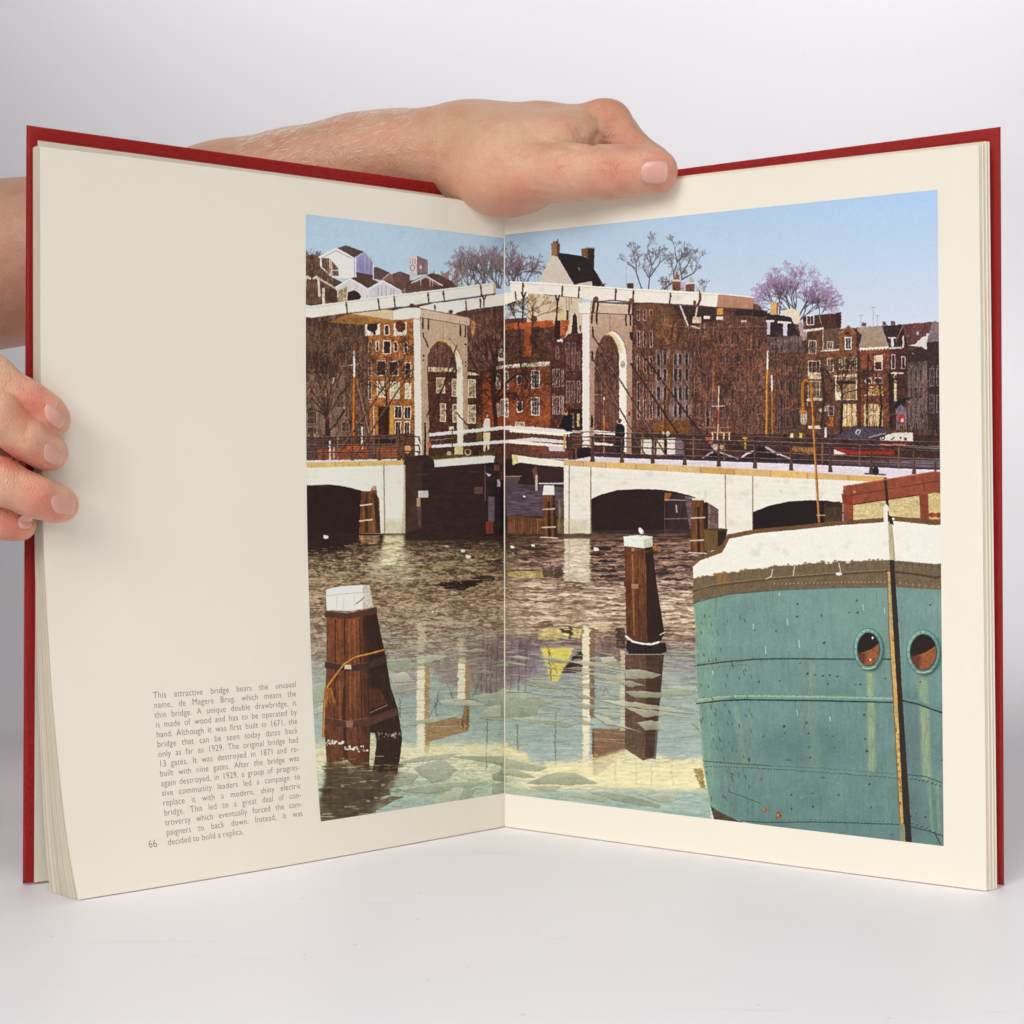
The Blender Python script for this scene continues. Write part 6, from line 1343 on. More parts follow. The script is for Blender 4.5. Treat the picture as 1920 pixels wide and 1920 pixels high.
for _ in range(80):
    x = rp.uniform(1312, 1420); y = rp.uniform(1150, 1500); line([(x, y), (x + rp.uniform(0, 3), y + rp.uniform(3, 9))], rp.uniform(.8, 1.7), rp.choice([(48, 62, 52), (60, 72, 56), (76, 84, 58)]), .85, clip=cl_h)
for _ in range(150):
    x = rp.uniform(1310, 1770); y = rp.uniform(1115, 1560); disc(x, y, rp.uniform(.5, 1.3), rp.uniform(.5, 1.6), rp.choice([(70, 92, 82), (150, 176, 158), (84, 100, 84), (176, 190, 164)]), .5, clip=cl_h)
for (x, y, l) in ((1461, 1112, 5), (1412, 1170, 10), (1476, 1160, 12), (1498, 1200, 14), (1435, 1212, 13), (1494, 1330, 11), (1556, 1344, 8), (1618, 1134, 10), (1658, 1140, 10), (1336, 1258, 8)): line([(x, y), (x + 1, y + l)], 1.5, (206, 212, 186), .85)
for (x, y, r) in ((1434, 1519, 5), (1460, 1529, 7), (1427, 1460, 3)): disc(x, y, r * .7, r, (150, 84, 52), .9, 'f.4'); disc(x - 1, y - 1, r * .3, r * .4, (186, 150, 120), .8)
line([(1366, 1484), (1400, 1496), (1425, 1506)], 2, (74, 98, 88), .7); disc(1543, 1458, 5, 1.6, (70, 88, 96), .7); disc(1478, 1425, 7, 1.6, (74, 90, 96), .6); line([(1668, 1566), (1676, 1565)], 2.4, (58, 96, 150), .8)
poly([(1332, 1511), (1345, 1520), (1355, 1525), (1374, 1534), (1396, 1543), (1340, 1540)], (84, 76, 48), 'f.2')
line([(1302, 1140), (1305, 1250), (1310, 1330), (1319, 1430), (1330, 1500)], 3, (170, 180, 150), .55, soft=1, clip=cl_h)
# portholes
for (x, y, rx, ry_) in ((1628, 1217, 27, 39), (1731, 1222.5, 31, 41)):
    disc(x + 4, y + 4, rx, ry_, (60, 84, 78), .75, soft=2); disc(x, y, rx + .8, ry_ + .8, (58, 82, 76)); disc(x, y, rx, ry_, (104, 146, 140), 1, 'f.06'); disc(x - 1.6, y - 2.4, rx - 2.6, ry_ - 3, (150, 182, 170), .75, soft=1.2); disc(x + 1.4, y + 1.6, rx - 3, ry_ - 3.4, (100, 140, 134), .9, soft=1); disc(x + .6, y + .6, rx - 5.6, ry_ - 7, (48, 66, 60))
    t_ = np.linspace(0, 2 * np.pi, 30, endpoint=False); ell = [(x + (rx - 6.5) * math.cos(k) , y + (ry_ - 8) * math.sin(k)) for k in t_]
    poly(ell, (44, 30, 28)); ck = full_mask(ell); poly([(x - rx, y + ry_ * .32), (x + 6, y), (x + rx, y - ry_ * .42), (x + rx, y + ry_), (x - rx, y + ry_)], (148, 92, 54), 'f.2', 1, clip=ck); poly([(x - rx, y + ry_ * .1), (x - 4, y + ry_ * .18), (x - 8, y + ry_), (x - rx, y + ry_)], (92, 52, 36), 'f.15', .8, clip=ck, soft=2)
    for k in range(18): a_ = k / 18 * 2 * math.pi; disc(x + (rx - 3) * math.cos(a_), y + (ry_ - 3.4) * math.sin(a_), 1.3, 1.3, (74, 100, 88), .6)
    line([(x - rx * .4, y + ry_ - 4), (x, y + ry_ - 2), (x + rx * .5, y + ry_ - 6)], 3, (190, 196, 150), .7)
disc(1636, 1196, 2, 2.6, (240, 240, 232)); disc(1632, 1237, 1.8, 2, (226, 214, 204))
# stem
poly([(1664, 1072), (1672, 1072), (1676, 1180), (1683, 1310), (1696, 1540), (1688, 1546), (1676, 1310), (1667, 1180)], (200, 158, 88), 'f.14v.05'); line([(1664, 1076), (1667, 1180), (1675, 1310), (1688, 1545)], 1.4, (120, 70, 48), .8); poly([(1666, 1076), (1673, 1076), (1677, 1180), (1670, 1180)], (150, 146, 118), 'f.25', .7)
for _ in range(40): y = rp.uniform(1180, 1540); disc(np.interp(y, [1180, 1310, 1540], [1672, 1680, 1692]) + rp.uniform(-3, 3), y, rp.uniform(1, 2.4), rp.uniform(1, 5), rp.choice([(150, 100, 56), (120, 84, 54), (224, 186, 116), (160, 150, 110)]), .7)
poly([(1668, 1050), (1676.5, 1050), (1685, 1180), (1692, 1305), (1710, 1580), (1696, 1580), (1683, 1310), (1675, 1180)], (52, 43, 40), 'v.08'); poly([(1686, 1545), (1696, 1545), (1698, 1580), (1690, 1578)], (132, 140, 110), 'v.1')
poly([(1665, 980), (1673, 980), (1679, 1050), (1668, 1050)], (178, 168, 134), 'v.12'); poly([(1656, 950), (1662, 945), (1666, 950), (1667, 978), (1657, 978)], (230, 226, 216)); line([(1665, 952), (1666, 978)], 2, (60, 50, 46)); disc(1662, 955, 5, 5, (226, 220, 210)); poly([(1666, 966), (1672, 968), (1676, 984), (1668, 982)], (44, 36, 34)); disc(1675, 973, 2.6, 2.6, (226, 206, 196)); rivets([(1690, 977), (1757, 983)], 18, 1.8)
line([(1299, 1084), (1299, 1062), (1310, 1053)], 1.6, (150, 120, 84), .8)

for (x0, y0, x1, y1, n_) in ((582, 880, 758, 990, 40), (1060, 885, 1106, 1000, 18), (1110, 885, 1640, 930, 50), (1310, 1010, 1750, 1050, 40), (580, 550, 925, 590, 26), (960, 530, 1340, 570, 30), (1362, 895, 1410, 985, 10)):
    for _ in range(n_):
        x = rp.uniform(x0, x1); y = rp.uniform(y0, y1); dk_ = CV[min(CH - 1, int((y - V0) * KS)), min(CW - 1, int((x - U0) * KS))].mean()
        if dk_ > .8: disc(x, y, rp.uniform(2, 9), rp.uniform(1.5, 6), rp.choice([(196, 180, 150), (206, 196, 176), (176, 160, 130), (244, 240, 228)]), rp.uniform(.10, .30), soft=2)
for (xa_, xb_) in ((714, 759), (1058, 1107)): poly([(xa_, 975), (xb_, 975), (xb_, 1002), (xa_, 1003)], (168, 150, 112), 'f.1', .35, soft=5)
# ---- carry the picture on past its trimmed sides
def col_of(u): return int((u - U0) * KS)
r0, r1 = int((585 - V0) * KS), int((1112 - V0) * KS)
c0 = col_of(1754); w_ = min(CW - c0, 40)
CV[r0:r1, c0:c0 + w_] = CV[r0:r1, c0 - w_:c0][:, ::-1]
r0 = int((470 - V0) * KS); c0 = col_of(585)
CV[r0:, :c0] = CV[r0:, c0:2 * c0][:, ::-1]

# ---- ink on paper: slight softening, screen grain, colour balance of an old print
CV = np.clip(CV, 0, 1)
vrow = (np.arange(CH) / KS + V0)[:, None].astype(np.float32)
town = np.interp(vrow, [560, 610, 800, 850, 880], [.25, 1, 1, .7, .15]).astype(np.float32)
am_ = .35 + .55 * town
CV = warp(am_ * vnoise(2.6, 2.6, 31), am_ * vnoise(2.6, 2.6, 34))
dark = 1 - CV.mean(-1, keepdims=True)
grit = (vnoise(1.5, 1.5, 36) * .6 + vnoise(2.4, 3.2, 37) * .6)[..., None]
CV = CV * (1 + .32 * town[..., None] * grit * np.clip(dark * 1.5 - .45, 0, 1)) + .02 * town[..., None] * grit * np.clip(dark * 2 - .6, 0, 1)
mott = (.035 * vnoise(46, 40, 41) + .05 * vnoise(13, 12, 42) + .06 * vnoise(5.5, 5, 43) + .05 * vnoise(2.8, 2.8, 44))[..., None]
urow = (np.arange(CW) / KS + U0)[None, :]
on_boat = ((urow > 1300 + (vrow - 1060) * .06) & (vrow > 985)).astype(np.float32)[..., None]
CV = CV * (1 + mott * (1 - .72 * on_boat) * np.clip(1.75 * (1 - CV.mean(-1, keepdims=True)) - .25, 0.05, 1))
sm = np.stack([blur(CV[..., k], .7) for k in range(3)], -1)
CV = CV * .55 + sm * .45
CV = CV + .38 * (CV - np.stack([blur(blur(CV[..., k], 1.4), 1.4) for k in range(3)], -1))
CV = np.clip(CV, 0, 1)
g_ = CV.mean(-1, keepdims=True)
tn_ = town[..., None]
CV = CV * (1 - .10 * tn_ * np.clip(1.5 - 2 * g_, 0, 1))
CV = g_ + (CV - g_) * (.92 + .12 * tn_)
CV = CV + .13 * (CV - .50) * (1 - np.abs(2 * CV - 1)) * 1.6
CV = CV * (1 + .014 * N_FINE[..., None] + .008 * nr.standard_normal((CH, CW, 1)).astype(np.float32))
CV = np.clip(CV, 0, 1)
# ---------------------------------------------------------------- lay the picture flat on the two pages
def board_sample(u, v):
    x = np.clip((u - U0) * KS - .5, 0, CW - 2); y = np.clip((v - V0) * KS - .5, 0, CH - 2)
    xi, yi = x.astype(int), y.astype(int)
    fx, fy = (x - xi)[..., None], (y - yi)[..., None]
    return (CV[yi, xi] * (1 - fx) + CV[yi, xi + 1] * fx) * (1 - fy) + (CV[yi + 1, xi] * (1 - fx) + CV[yi + 1, xi + 1] * fx) * fy


def print_patch(name, page, surf, s0, s1, t0, t1, w_tex, h_tex, gain):
    """ink layer lying on the page over the rectangle s0..s1, t0..t1 of the page's own coordinates"""
    a = (np.arange(w_tex) + .5) / w_tex
    b_ = (np.arange(h_tex) + .5) / h_tex
    A, B = np.meshgrid(a, b_)
    u, v = proj(surf(s0 + (s1 - s0) * A, t0 + (t1 - t0) * B))
    rgb = board_sample(u, v)
    lin = np.where(rgb <= .04045, rgb / 12.92, ((rgb + .055) / 1.055) ** 2.4)
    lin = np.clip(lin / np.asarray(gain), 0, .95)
    out = np.where(lin <= .0031308, lin * 12.92, 1.055 * lin ** (1 / 2.4) - .055)
    img = bpy.data.images.new(name, w_tex, h_tex, alpha=False)
    px = np.ones((h_tex, w_tex, 4), np.float32)
    px[..., :3] = out
    img.pixels.foreach_set(px.ravel())
    img.update()
    img.pack()
    m, nt, bs = material(name + "_ink", (.5, .5, .5), 0.40, 0.22)
    ti = node(nt, 'ShaderNodeTexImage')
    ti.image = img
    ti.extension = 'EXTEND'
    nt.links.new(ti.outputs['Color'], bs.inputs['Base Color'])
    tc = node(nt, 'ShaderNodeTexCoord')
    f = node(nt, 'ShaderNodeTexNoise', Scale=900.0, Detail=2.0)
    nt.links.new(tc.outputs['Object'], f.inputs['Vector'])
    bp = node(nt, 'ShaderNodeBump', Strength=0.05, Distance=0.0002)
    nt.links.new(f.outputs['Fac'], bp.inputs['Height'])
    nt.links.new(bp.outputs[0], bs.inputs['Normal'])
    na, nb = 40, 70
    sa = np.linspace(0, 1, na) ** 1.6
    S, T = np.meshgrid(sa if s0 < s1 else 1 - sa, np.linspace(0, 1, nb), indexing='ij')
    P = surf(s0 + (s1 - s0) * S, t0 + (t1 - t0) * T)
    P = P + normals_of(P) * 0.00005
    V = P.reshape(-1, 3)
    Fc = [(i * nb + j, (i + 1) * nb + j, (i + 1) * nb + j + 1, i * nb + j + 1) for i in range(na - 1) for j in range(nb - 1)]
    return mesh_obj(name, V, Fc, m, page, uv=np.stack([S.ravel(), T.ravel()], 1))


tl = left_inv(577, 407); bl_ = left_inv(598, 1542)
s_out = float((tl[0] + bl_[0]) / 2)
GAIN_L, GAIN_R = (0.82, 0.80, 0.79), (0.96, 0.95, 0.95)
pl = print_patch("printed_photograph", page_l, lambda s, h: LP(s, h), s_out, 0.0018, left_inv(760, 1516)[1], left_inv(760, 424)[1], 620, 1700, GAIN_L)
tag(pl, "smaller part of the printed picture, with the wooden mooring post")
pr = print_patch("printed_photograph", page_r, right_surf, 0.0004, 0.21274, 0.0169, 0.28377, 1330, 1700, GAIN_R)
tag(pr, "larger part of the printed picture, with the green barge")
# ---------------------------------------------------------------- caption and page number: ink letters lying on the page
CAPTION = ["This attractive bridge bears the unusual", "name, de Magere Brug, which means the", "thin bridge. A unique double drawbridge, it",
           "is made of wood and has to be operated by", "hand. Although it was first built in 1671, the", "bridge that can be seen today dates back",
           "only as far as 1929. The original bridge had", "13 gates. It was destroyed in 1871 and re-", "built with nine gates. After the bridge was",
           "again destroyed, in 1929, a group of progres-", "sive community leaders led a campaign to", "replace it with a modern, shiny electric",
           "bridge. This led to a great deal of con-", "troversy which eventually forced the cam-", "paigners to back down. Instead, it was", "decided to build a replica."]
_cache = {}


def word_mesh(w):
    """letters of a word at size 1: vertices, triangles, width"""
    if w in _cache: return _cache[w]
    cu = bpy.data.curves.new("letters", 'FONT')
    cu.body = w
    cu.size = 1.0
    cu.resolution_u = 3
    cu.offset = -0.011
    cu.space_character = 1.04
    ob = bpy.data.objects.new("letters", cu)
    col.objects.link(ob)
    bpy.context.view_layer.update()
    me = bpy.data.meshes.new_from_object(ob.evaluated_get(bpy.context.evaluated_depsgraph_get()))
    v = np.array([p.co[:2] for p in me.vertices]) if len(me.vertices) else np.zeros((0, 2))
    f = [tuple(p.vertices) for p in me.polygons]
    col.objects.unlink(ob)
    bpy.data.objects.remove(ob); bpy.data.curves.remove(cu); bpy.data.meshes.remove(me)
    _cache[w] = (v, f, float(v[:, 0].max()) if len(v) else 0.3)
    return _cache[w]


HL_M = H_L
def page_m(u, v):
    s, h = left_inv(u, v)
    return np.array([s, h])


A1, A16 = page_m(287.4, 1309.5), page_m(315.0, 1585.0)      # left ends of first and last baselines
B1, B15 = page_m(554.4, 1288.3), page_m(567.2, 1529.8)      # right ends of first and fifteenth
page_w = 0.2144
sx_scale = 0.80                                             # the face is a narrow one


def lay(name, words, p0, p1, size, justify=True, natural=None):
    """set words between page points p0, p1 (page coordinates); returns the ink object"""
    size_h = size / H_L
    total = abs(p1[0] - p0[0])
    k = size * sx_scale / page_w
    ws = [word_mesh(w) for w in words]
    width = sum(w[2] for w in ws) * k
    if justify:
        gap = (total - width) / max(1, len(words) - 1)
        if gap < 0.16 * k:
            k *= (total / (width + 0.2 * k * (len(words) - 1)))
            width = sum(w[2] for w in ws) * k
            gap = (total - width) / max(1, len(words) - 1)
    else:
        gap = natural * k
    V, Fc, x = [], [], 0.0
    sgn = -1.0                                              # s runs towards the outer edge; reading runs towards the gutter
    for v, f, w in ws:
        off = len(V)
        for (a, b_) in v:
            xx_ = x + a * k
            q = xx_ / total
            V.append((p0[0] + sgn * xx_, p0[1] + (p1[1] - p0[1]) * q + b_ * size_h))
        Fc += [tuple(i + off for i in t) for t in f]
        x += w * k + gap
    V = np.array(V)
    P = LP(V[:, 0], V[:, 1])
    e = 1e-3
    n = np.cross(LP(V[:, 0] + e, V[:, 1]) - P, LP(V[:, 0], V[:, 1] + e) - P)
    n /= np.linalg.norm(n, axis=1, keepdims=True)
    n *= np.where(n[:, 1:2] > 0, -1, 1)
    return mesh_obj(name, P + n * 0.00006, Fc, M_INK, page_l, smooth=False)


SIZE = 0.0039
for i, l in enumerate(CAPTION):
    q = i / 15
    a = A1 * (1 - q) + A16 * q
    b_ = B1 + (B15 - B1) * (i / 14)
    if i == 15:
        lay("text_line", l.split(), a, np.array([b_[0], b_[1]]), SIZE, False, 0.36)
    else:
        lay("text_line", l.split(), a, b_, SIZE)
n0 = page_m(278.6, 1590)
n1 = page_m(296, 1588)
lay("page_number", ["66"], n0, n1, 0.0047, False, 0.2)
# ---------------------------------------------------------------- hands: smooth bodies grown from bones, then skinned
def seg_dist(P, a, b, ra, rb):
    """distance to a tapering limb piece from a (radius ra) to b (radius rb)"""
    ba = b - a
    L2 = float(ba @ ba)
    d = P - a
    t = np.clip((d @ ba) / L2, 0, 1)
    q = d - t[:, None] * ba
    return np.sqrt((q * q).sum(1)) - (ra + (rb - ra) * t)


def ell_dist(P, c, ax, R):
    d = (P - c) @ R / ax
    k = np.sqrt((d * d).sum(1))
    return (k - 1) * float(min(ax)) * np.minimum(1.0, 1.0) * np.where(k > 1, 1.2, 1.0)


def smin(a, b, k):
    h = np.maximum(k - np.abs(a - b), 0) / k
    return np.minimum(a, b) - h * h * k * 0.25


class Body:
    def __init__(self):
        self.ops = []

    def limb(self, pts, k=0.006):
        """pts: [(xyz, radius), ...] joined end to end"""
        for (a, ra), (b, rb) in zip(pts[:-1], pts[1:]):
            self.ops.append(('l', np.array(a, float), np.array(b, float), ra, rb, k))

    def lump(self, c, ax, k=0.008, R=None):
        self.ops.append(('e', np.array(c, float), np.array(ax, float), R if R is not None else np.eye(3), k))

    def group(self, other, k):
        self.ops.append(('g', other, k))

    def crease(self, px, depth, width, ymax=None):
        """fold along a line given in photo pixels, on the side towards the viewer"""
        self.ops.append(('c', np.array(px, float), depth, width, ymax))

    def bounds(self):
        lo, hi = np.full(3, 9.0), np.full(3, -9.0)
        for o in self.ops:
            if o[0] == 'l':
                for p, r in ((o[1], o[3]), (o[2], o[4])): lo = np.minimum(lo, p - r); hi = np.maximum(hi, p + r)
            elif o[0] == 'e':
                m = max(o[2]); lo = np.minimum(lo, o[1] - m); hi = np.maximum(hi, o[1] + m)
            elif o[0] == 'g':
                l, h = o[1].bounds(); lo = np.minimum(lo, l); hi = np.maximum(hi, h)
        return lo, hi

    def field(self, P):
        D = None
        for o in self.ops:
            if o[0] == 'c':
                px, dep, wd, ymax = o[1:]
                near = np.abs(D) < 0.004
                if ymax is not None: near &= P[:, 1] < ymax
                Q = P[near]
                u, v = proj(Q)
                best = np.full(len(Q), 1e9)
                fade = np.ones(len(Q))
                n = len(px) - 1
                for i in range(n):
                    a, b = px[i], px[i + 1]
                    ba = b - a
                    t = np.clip(((u - a[0]) * ba[0] + (v - a[1]) * ba[1]) / (ba @ ba), 0, 1)
                    dd = np.hypot(u - a[0] - t * ba[0], v - a[1] - t * ba[1])
                    g = (i + t) / n
                    m = dd < best
                    best = np.where(m, dd, best)
                    fade = np.where(m, np.clip(np.minimum(g, 1 - g) * 5 + .15, 0, 1), fade)
                D[near] += dep * fade * np.exp(-(best / wd) ** 2)
                continue
            if o[0] == 'l': d, k = seg_dist(P, o[1], o[2], o[3], o[4]), o[5]
            elif o[0] == 'e': d, k = ell_dist(P, o[1], o[2], o[3]), o[4]
            else: d, k = o[1].field(P), o[2]
            D = d if D is None else smin(D, d, k)
        return D


def skin_mesh(body, h):
    """surface nets over the body's distance field: vertices and quads"""
    lo, hi = body.bounds()
    lo, hi = lo - 3 * h, hi + 3 * h
    n = np.ceil((hi - lo) / h).astype(int) + 1
    m = 4
    nc = np.ceil(n / m).astype(int)
    n = nc * m
    cx = [lo[i] + (np.arange(nc[i]) * m + (m - 1) / 2) * h for i in range(3)]
    C = np.stack(np.meshgrid(*cx, indexing='ij'), -1).reshape(-1, 3)
    Dc = np.concatenate([body.field(C[i:i + 200000]) for i in range(0, len(C), 200000)])
    D = np.where(Dc < 0, -1, 1).astype(np.float32).reshape(nc)
    D = D.repeat(m, 0).repeat(m, 1).repeat(m, 2)
    near = np.argwhere((np.abs(Dc) < 1.5 * m * h + 0.002).reshape(nc))
    off = np.stack(np.meshgrid(*[np.arange(m)] * 3, indexing='ij'), -1).reshape(-1, 3)
    for i in range(0, len(near), 4000):
        I = (near[i:i + 4000, None, :] * m + off[None]).reshape(-1, 3)
        D[tuple(I.T)] = body.field(lo + I * h)
    S = D < 0
    c = [S[a:a + n[0] - 1 or None, b:b + n[1] - 1, cc:cc + n[2] - 1] for a in (0, 1) for b in (0, 1) for cc in (0, 1)]
    tot = sum(x.astype(np.int8) for x in c)
    cells = np.argwhere((tot > 0) & (tot < 8))
    idx = -np.ones(tuple(n - 1), np.int64)
    idx[tuple(cells.T)] = np.arange(len(cells))
    acc = np.zeros((len(cells), 3)); cnt = np.zeros(len(cells))
    corners = [np.array(x) for x in ((0, 0, 0), (0, 0, 1), (0, 1, 0), (0, 1, 1), (1, 0, 0), (1, 0, 1), (1, 1, 0), (1, 1, 1))]
    for i in range(8):
        for j in range(i + 1, 8):
            if np.abs(corners[i] - corners[j]).sum() != 1: continue
            a = D[tuple((cells + corners[i]).T)]; b = D[tuple((cells + corners[j]).T)]
            m = (a < 0) != (b < 0)
            t = np.where(m, a / np.where(m, a - b, 1), 0)
            p = corners[i] + t[:, None] * (corners[j] - corners[i])
            acc += np.where(m[:, None], p, 0); cnt += m
    V = lo + (cells + acc / cnt[:, None]) * h
    Q = []
    for ax in range(3):
        o1, o2 = [(1, 2), (2, 0), (0, 1)][ax]
        A = np.moveaxis(S, ax, 0)
        s0 = [slice(None)] * 3; s1 = [slice(None)] * 3
        s0[ax] = slice(0, -1); s1[ax] = slice(1, None)
        flip = S[tuple(s0)] != S[tuple(s1)]
        e = np.argwhere(flip)
        e = e[(e[:, o1] > 0) & (e[:, o2] > 0) & (e[:, o1] < n[o1] - 1) & (e[:, o2] < n[o2] - 1)]
        u1 = np.zeros(3, int); u1[o1] = 1
        u2 = np.zeros(3, int); u2[o2] = 1
        q = np.stack([idx[tuple((e - u1 - u2).T)], idx[tuple((e - u2).T)], idx[tuple(e.T)], idx[tuple((e - u1).T)]], 1)
        inside_first = S[tuple(e.T)]
        q = np.where(inside_first[:, None], q, q[:, ::-1])
        Q.append(q)
    Q = np.concatenate(Q)
    for lam in (.55, -.56, .5):                 # even out the voxel steps
        acc = np.zeros_like(V); cnt = np.zeros(len(V))
        for i in range(4):
            a_, b_ = Q[:, i], Q[:, (i + 1) % 4]
            for k in range(3): acc[:, k] += np.bincount(a_, V[b_, k], len(V)) + np.bincount(b_, V[a_, k], len(V))
            cnt += np.bincount(a_, minlength=len(V)) + np.bincount(b_, minlength=len(V))
        V = V + lam * (acc / np.maximum(cnt, 1)[:, None] - V)
    return V, Q


def np_mesh(name, V, Q, mat, parent=None, attr=None):
    me = bpy.data.meshes.new(name)
    me.vertices.add(len(V)); me.vertices.foreach_set("co", V.astype(np.float32).ravel())
    me.loops.add(Q.size); me.loops.foreach_set("vertex_index", Q.astype(np.int32).ravel())
    me.polygons.add(len(Q)); me.polygons.foreach_set("loop_start", np.arange(0, Q.size, 4, dtype=np.int32))
    me.polygons.foreach_set("use_smooth", np.ones(len(Q), bool))
    me.update(calc_edges=True)
    me.validate()
    if attr is not None:
        a = me.attributes.new("flush", 'FLOAT', 'POINT')
        a.data.foreach_set("value", attr.astype(np.float32))
    me.materials.append(mat)
    o = bpy.data.objects.new(name, me)
    col.objects.link(o)
    if parent is not None: o.parent = parent
    return o


def skin_material():
    m, nt, b = material("skin", srgb(226, 178, 148), 0.40, 0.45)
    at_ = node(nt, 'ShaderNodeAttribute', attribute_name="flush")
    tc = node(nt, 'ShaderNodeTexCoord')
    n1 = node(nt, 'ShaderNodeTexNoise', Scale=38.0, Detail=5.0, Roughness=0.6)
    nt.links.new(tc.outputs['Object'], n1.inputs['Vector'])
    mx = node(nt, 'ShaderNodeMix', data_type='RGBA')
    mx.inputs[6].default_value = (*srgb(226, 178, 144), 1)
    mx.inputs[7].default_value = (*srgb(242, 198, 168), 1)
    nt.links.new(n1.outputs['Fac'], mx.inputs[0])
    m2 = node(nt, 'ShaderNodeMix', data_type='RGBA')
    m2.inputs[7].default_value = (*srgb(222, 134, 112), 1)
    n4 = node(nt, 'ShaderNodeTexNoise', Scale=75.0, Detail=4.0, Roughness=0.65)       # blotchy blood colour
    nt.links.new(tc.outputs['Object'], n4.inputs['Vector'])
    r4 = node(nt, 'ShaderNodeMapRange')
    r4.inputs[1].default_value = 0.42; r4.inputs[2].default_value = 0.72; r4.inputs[4].default_value = 0.42
    nt.links.new(n4.outputs['Fac'], r4.inputs[0])
    a4 = node(nt, 'ShaderNodeMath', operation='MULTIPLY_ADD'); a4.inputs[1].default_value = 1.25; a4.use_clamp = True
    nt.links.new(at_.outputs['Fac'], a4.inputs[0]); nt.links.new(r4.outputs[0], a4.inputs[2])
    nt.links.new(a4.outputs[0], m2.inputs[0])
    nt.links.new(mx.outputs[2], m2.inputs[6])
    # freckles and pores
    vo = node(nt, 'ShaderNodeTexVoronoi', Scale=95.0)
    nt.links.new(tc.outputs['Object'], vo.inputs['Vector'])
    r = node(nt, 'ShaderNodeValToRGB')
    r.color_ramp.elements[0].position = 0.03; r.color_ramp.elements[0].color = (1, 1, 1, 1)
    r.color_ramp.elements[1].position = 0.09; r.color_ramp.elements[1].color = (0, 0, 0, 1)
    nt.links.new(vo.outputs['Distance'], r.inputs['Fac'])
    k = node(nt, 'ShaderNodeMath', operation='MULTIPLY'); k.inputs[1].default_value = 0.16
    nt.links.new(r.outputs[0], k.inputs[0])
    m3 = node(nt, 'ShaderNodeMix', data_type='RGBA')
    m3.inputs[7].default_value = (*srgb(176, 112, 84), 1)
    nt.links.new(k.outputs[0], m3.inputs[0])
    nt.links.new(m2.outputs[2], m3.inputs[6])
    nt.links.new(m3.outputs[2], b.inputs['Base Color'])
    b.inputs['Subsurface Weight'].default_value = 0.25
    b.inputs['Subsurface Radius'].default_value = (1.0, 0.38, 0.2)
    b.inputs['Subsurface Scale'].default_value = 0.0025
    # fine skin lines: cells stretched across the limb
    mp = node(nt, 'ShaderNodeMapping'); mp.inputs['Scale'].default_value = (1.6, 1, 0.8)
    nt.links.new(tc.outputs['Object'], mp.inputs['Vector'])
    v2 = node(nt, 'ShaderNodeTexVoronoi', Scale=620.0, feature='DISTANCE_TO_EDGE')
    nt.links.new(mp.outputs[0], v2.inputs['Vector'])
    n3 = node(nt, 'ShaderNodeTexNoise', Scale=260.0, Detail=6.0)
    nt.links.new(tc.outputs['Object'], n3.inputs['Vector'])
    ad = node(nt, 'ShaderNodeMath', operation='MULTIPLY_ADD'); ad.inputs[1].default_value = 0.7
    nt.links.new(v2.outputs['Distance'], ad.inputs[0]); nt.links.new(n3.outputs['Fac'], ad.inputs[2])
    bp = node(nt, 'ShaderNodeBump', Strength=0.75, Distance=0.0009)
    nt.links.new(ad.outputs[0], bp.inputs['Height'])
    nt.links.new(bp.outputs[0], b.inputs['Normal'])
    return m


M_SKIN = skin_material()
M_NAIL, nt_, b_n = material("fingernail", srgb(232, 182, 168), 0.28, 0.5)
b_n.inputs['Subsurface Weight'].default_value = 0.25
b_n.inputs['Subsurface Radius'].default_value = (1, .45, .35)
b_n.inputs['Subsurface Scale'].default_value = 0.002
gr_ = node(nt_, 'ShaderNodeUVMap')
sep_ = node(nt_, 'ShaderNodeSeparateXYZ'); nt_.links.new(gr_.outputs[0], sep_.inputs[0])
rp_ = node(nt_, 'ShaderNodeValToRGB')
rp_.color_ramp.elements[0].color = (*srgb(234, 188, 174), 1); rp_.color_ramp.elements[0].position = 0.0
rp_.color_ramp.elements[1].color = (*srgb(236, 206, 188), 1); rp_.color_ramp.elements[1].position = 0.97
for ps, c_ in ((0.3, (228, 168, 154)), (0.88, (230, 172, 156))):
    e_ = rp_.color_ramp.elements.new(ps); e_.color = (*srgb(*c_), 1)
nt_.links.new(sep_.outputs[0], rp_.inputs['Fac']); nt_.links.new(rp_.outputs[0], b_n.inputs['Base Color'])


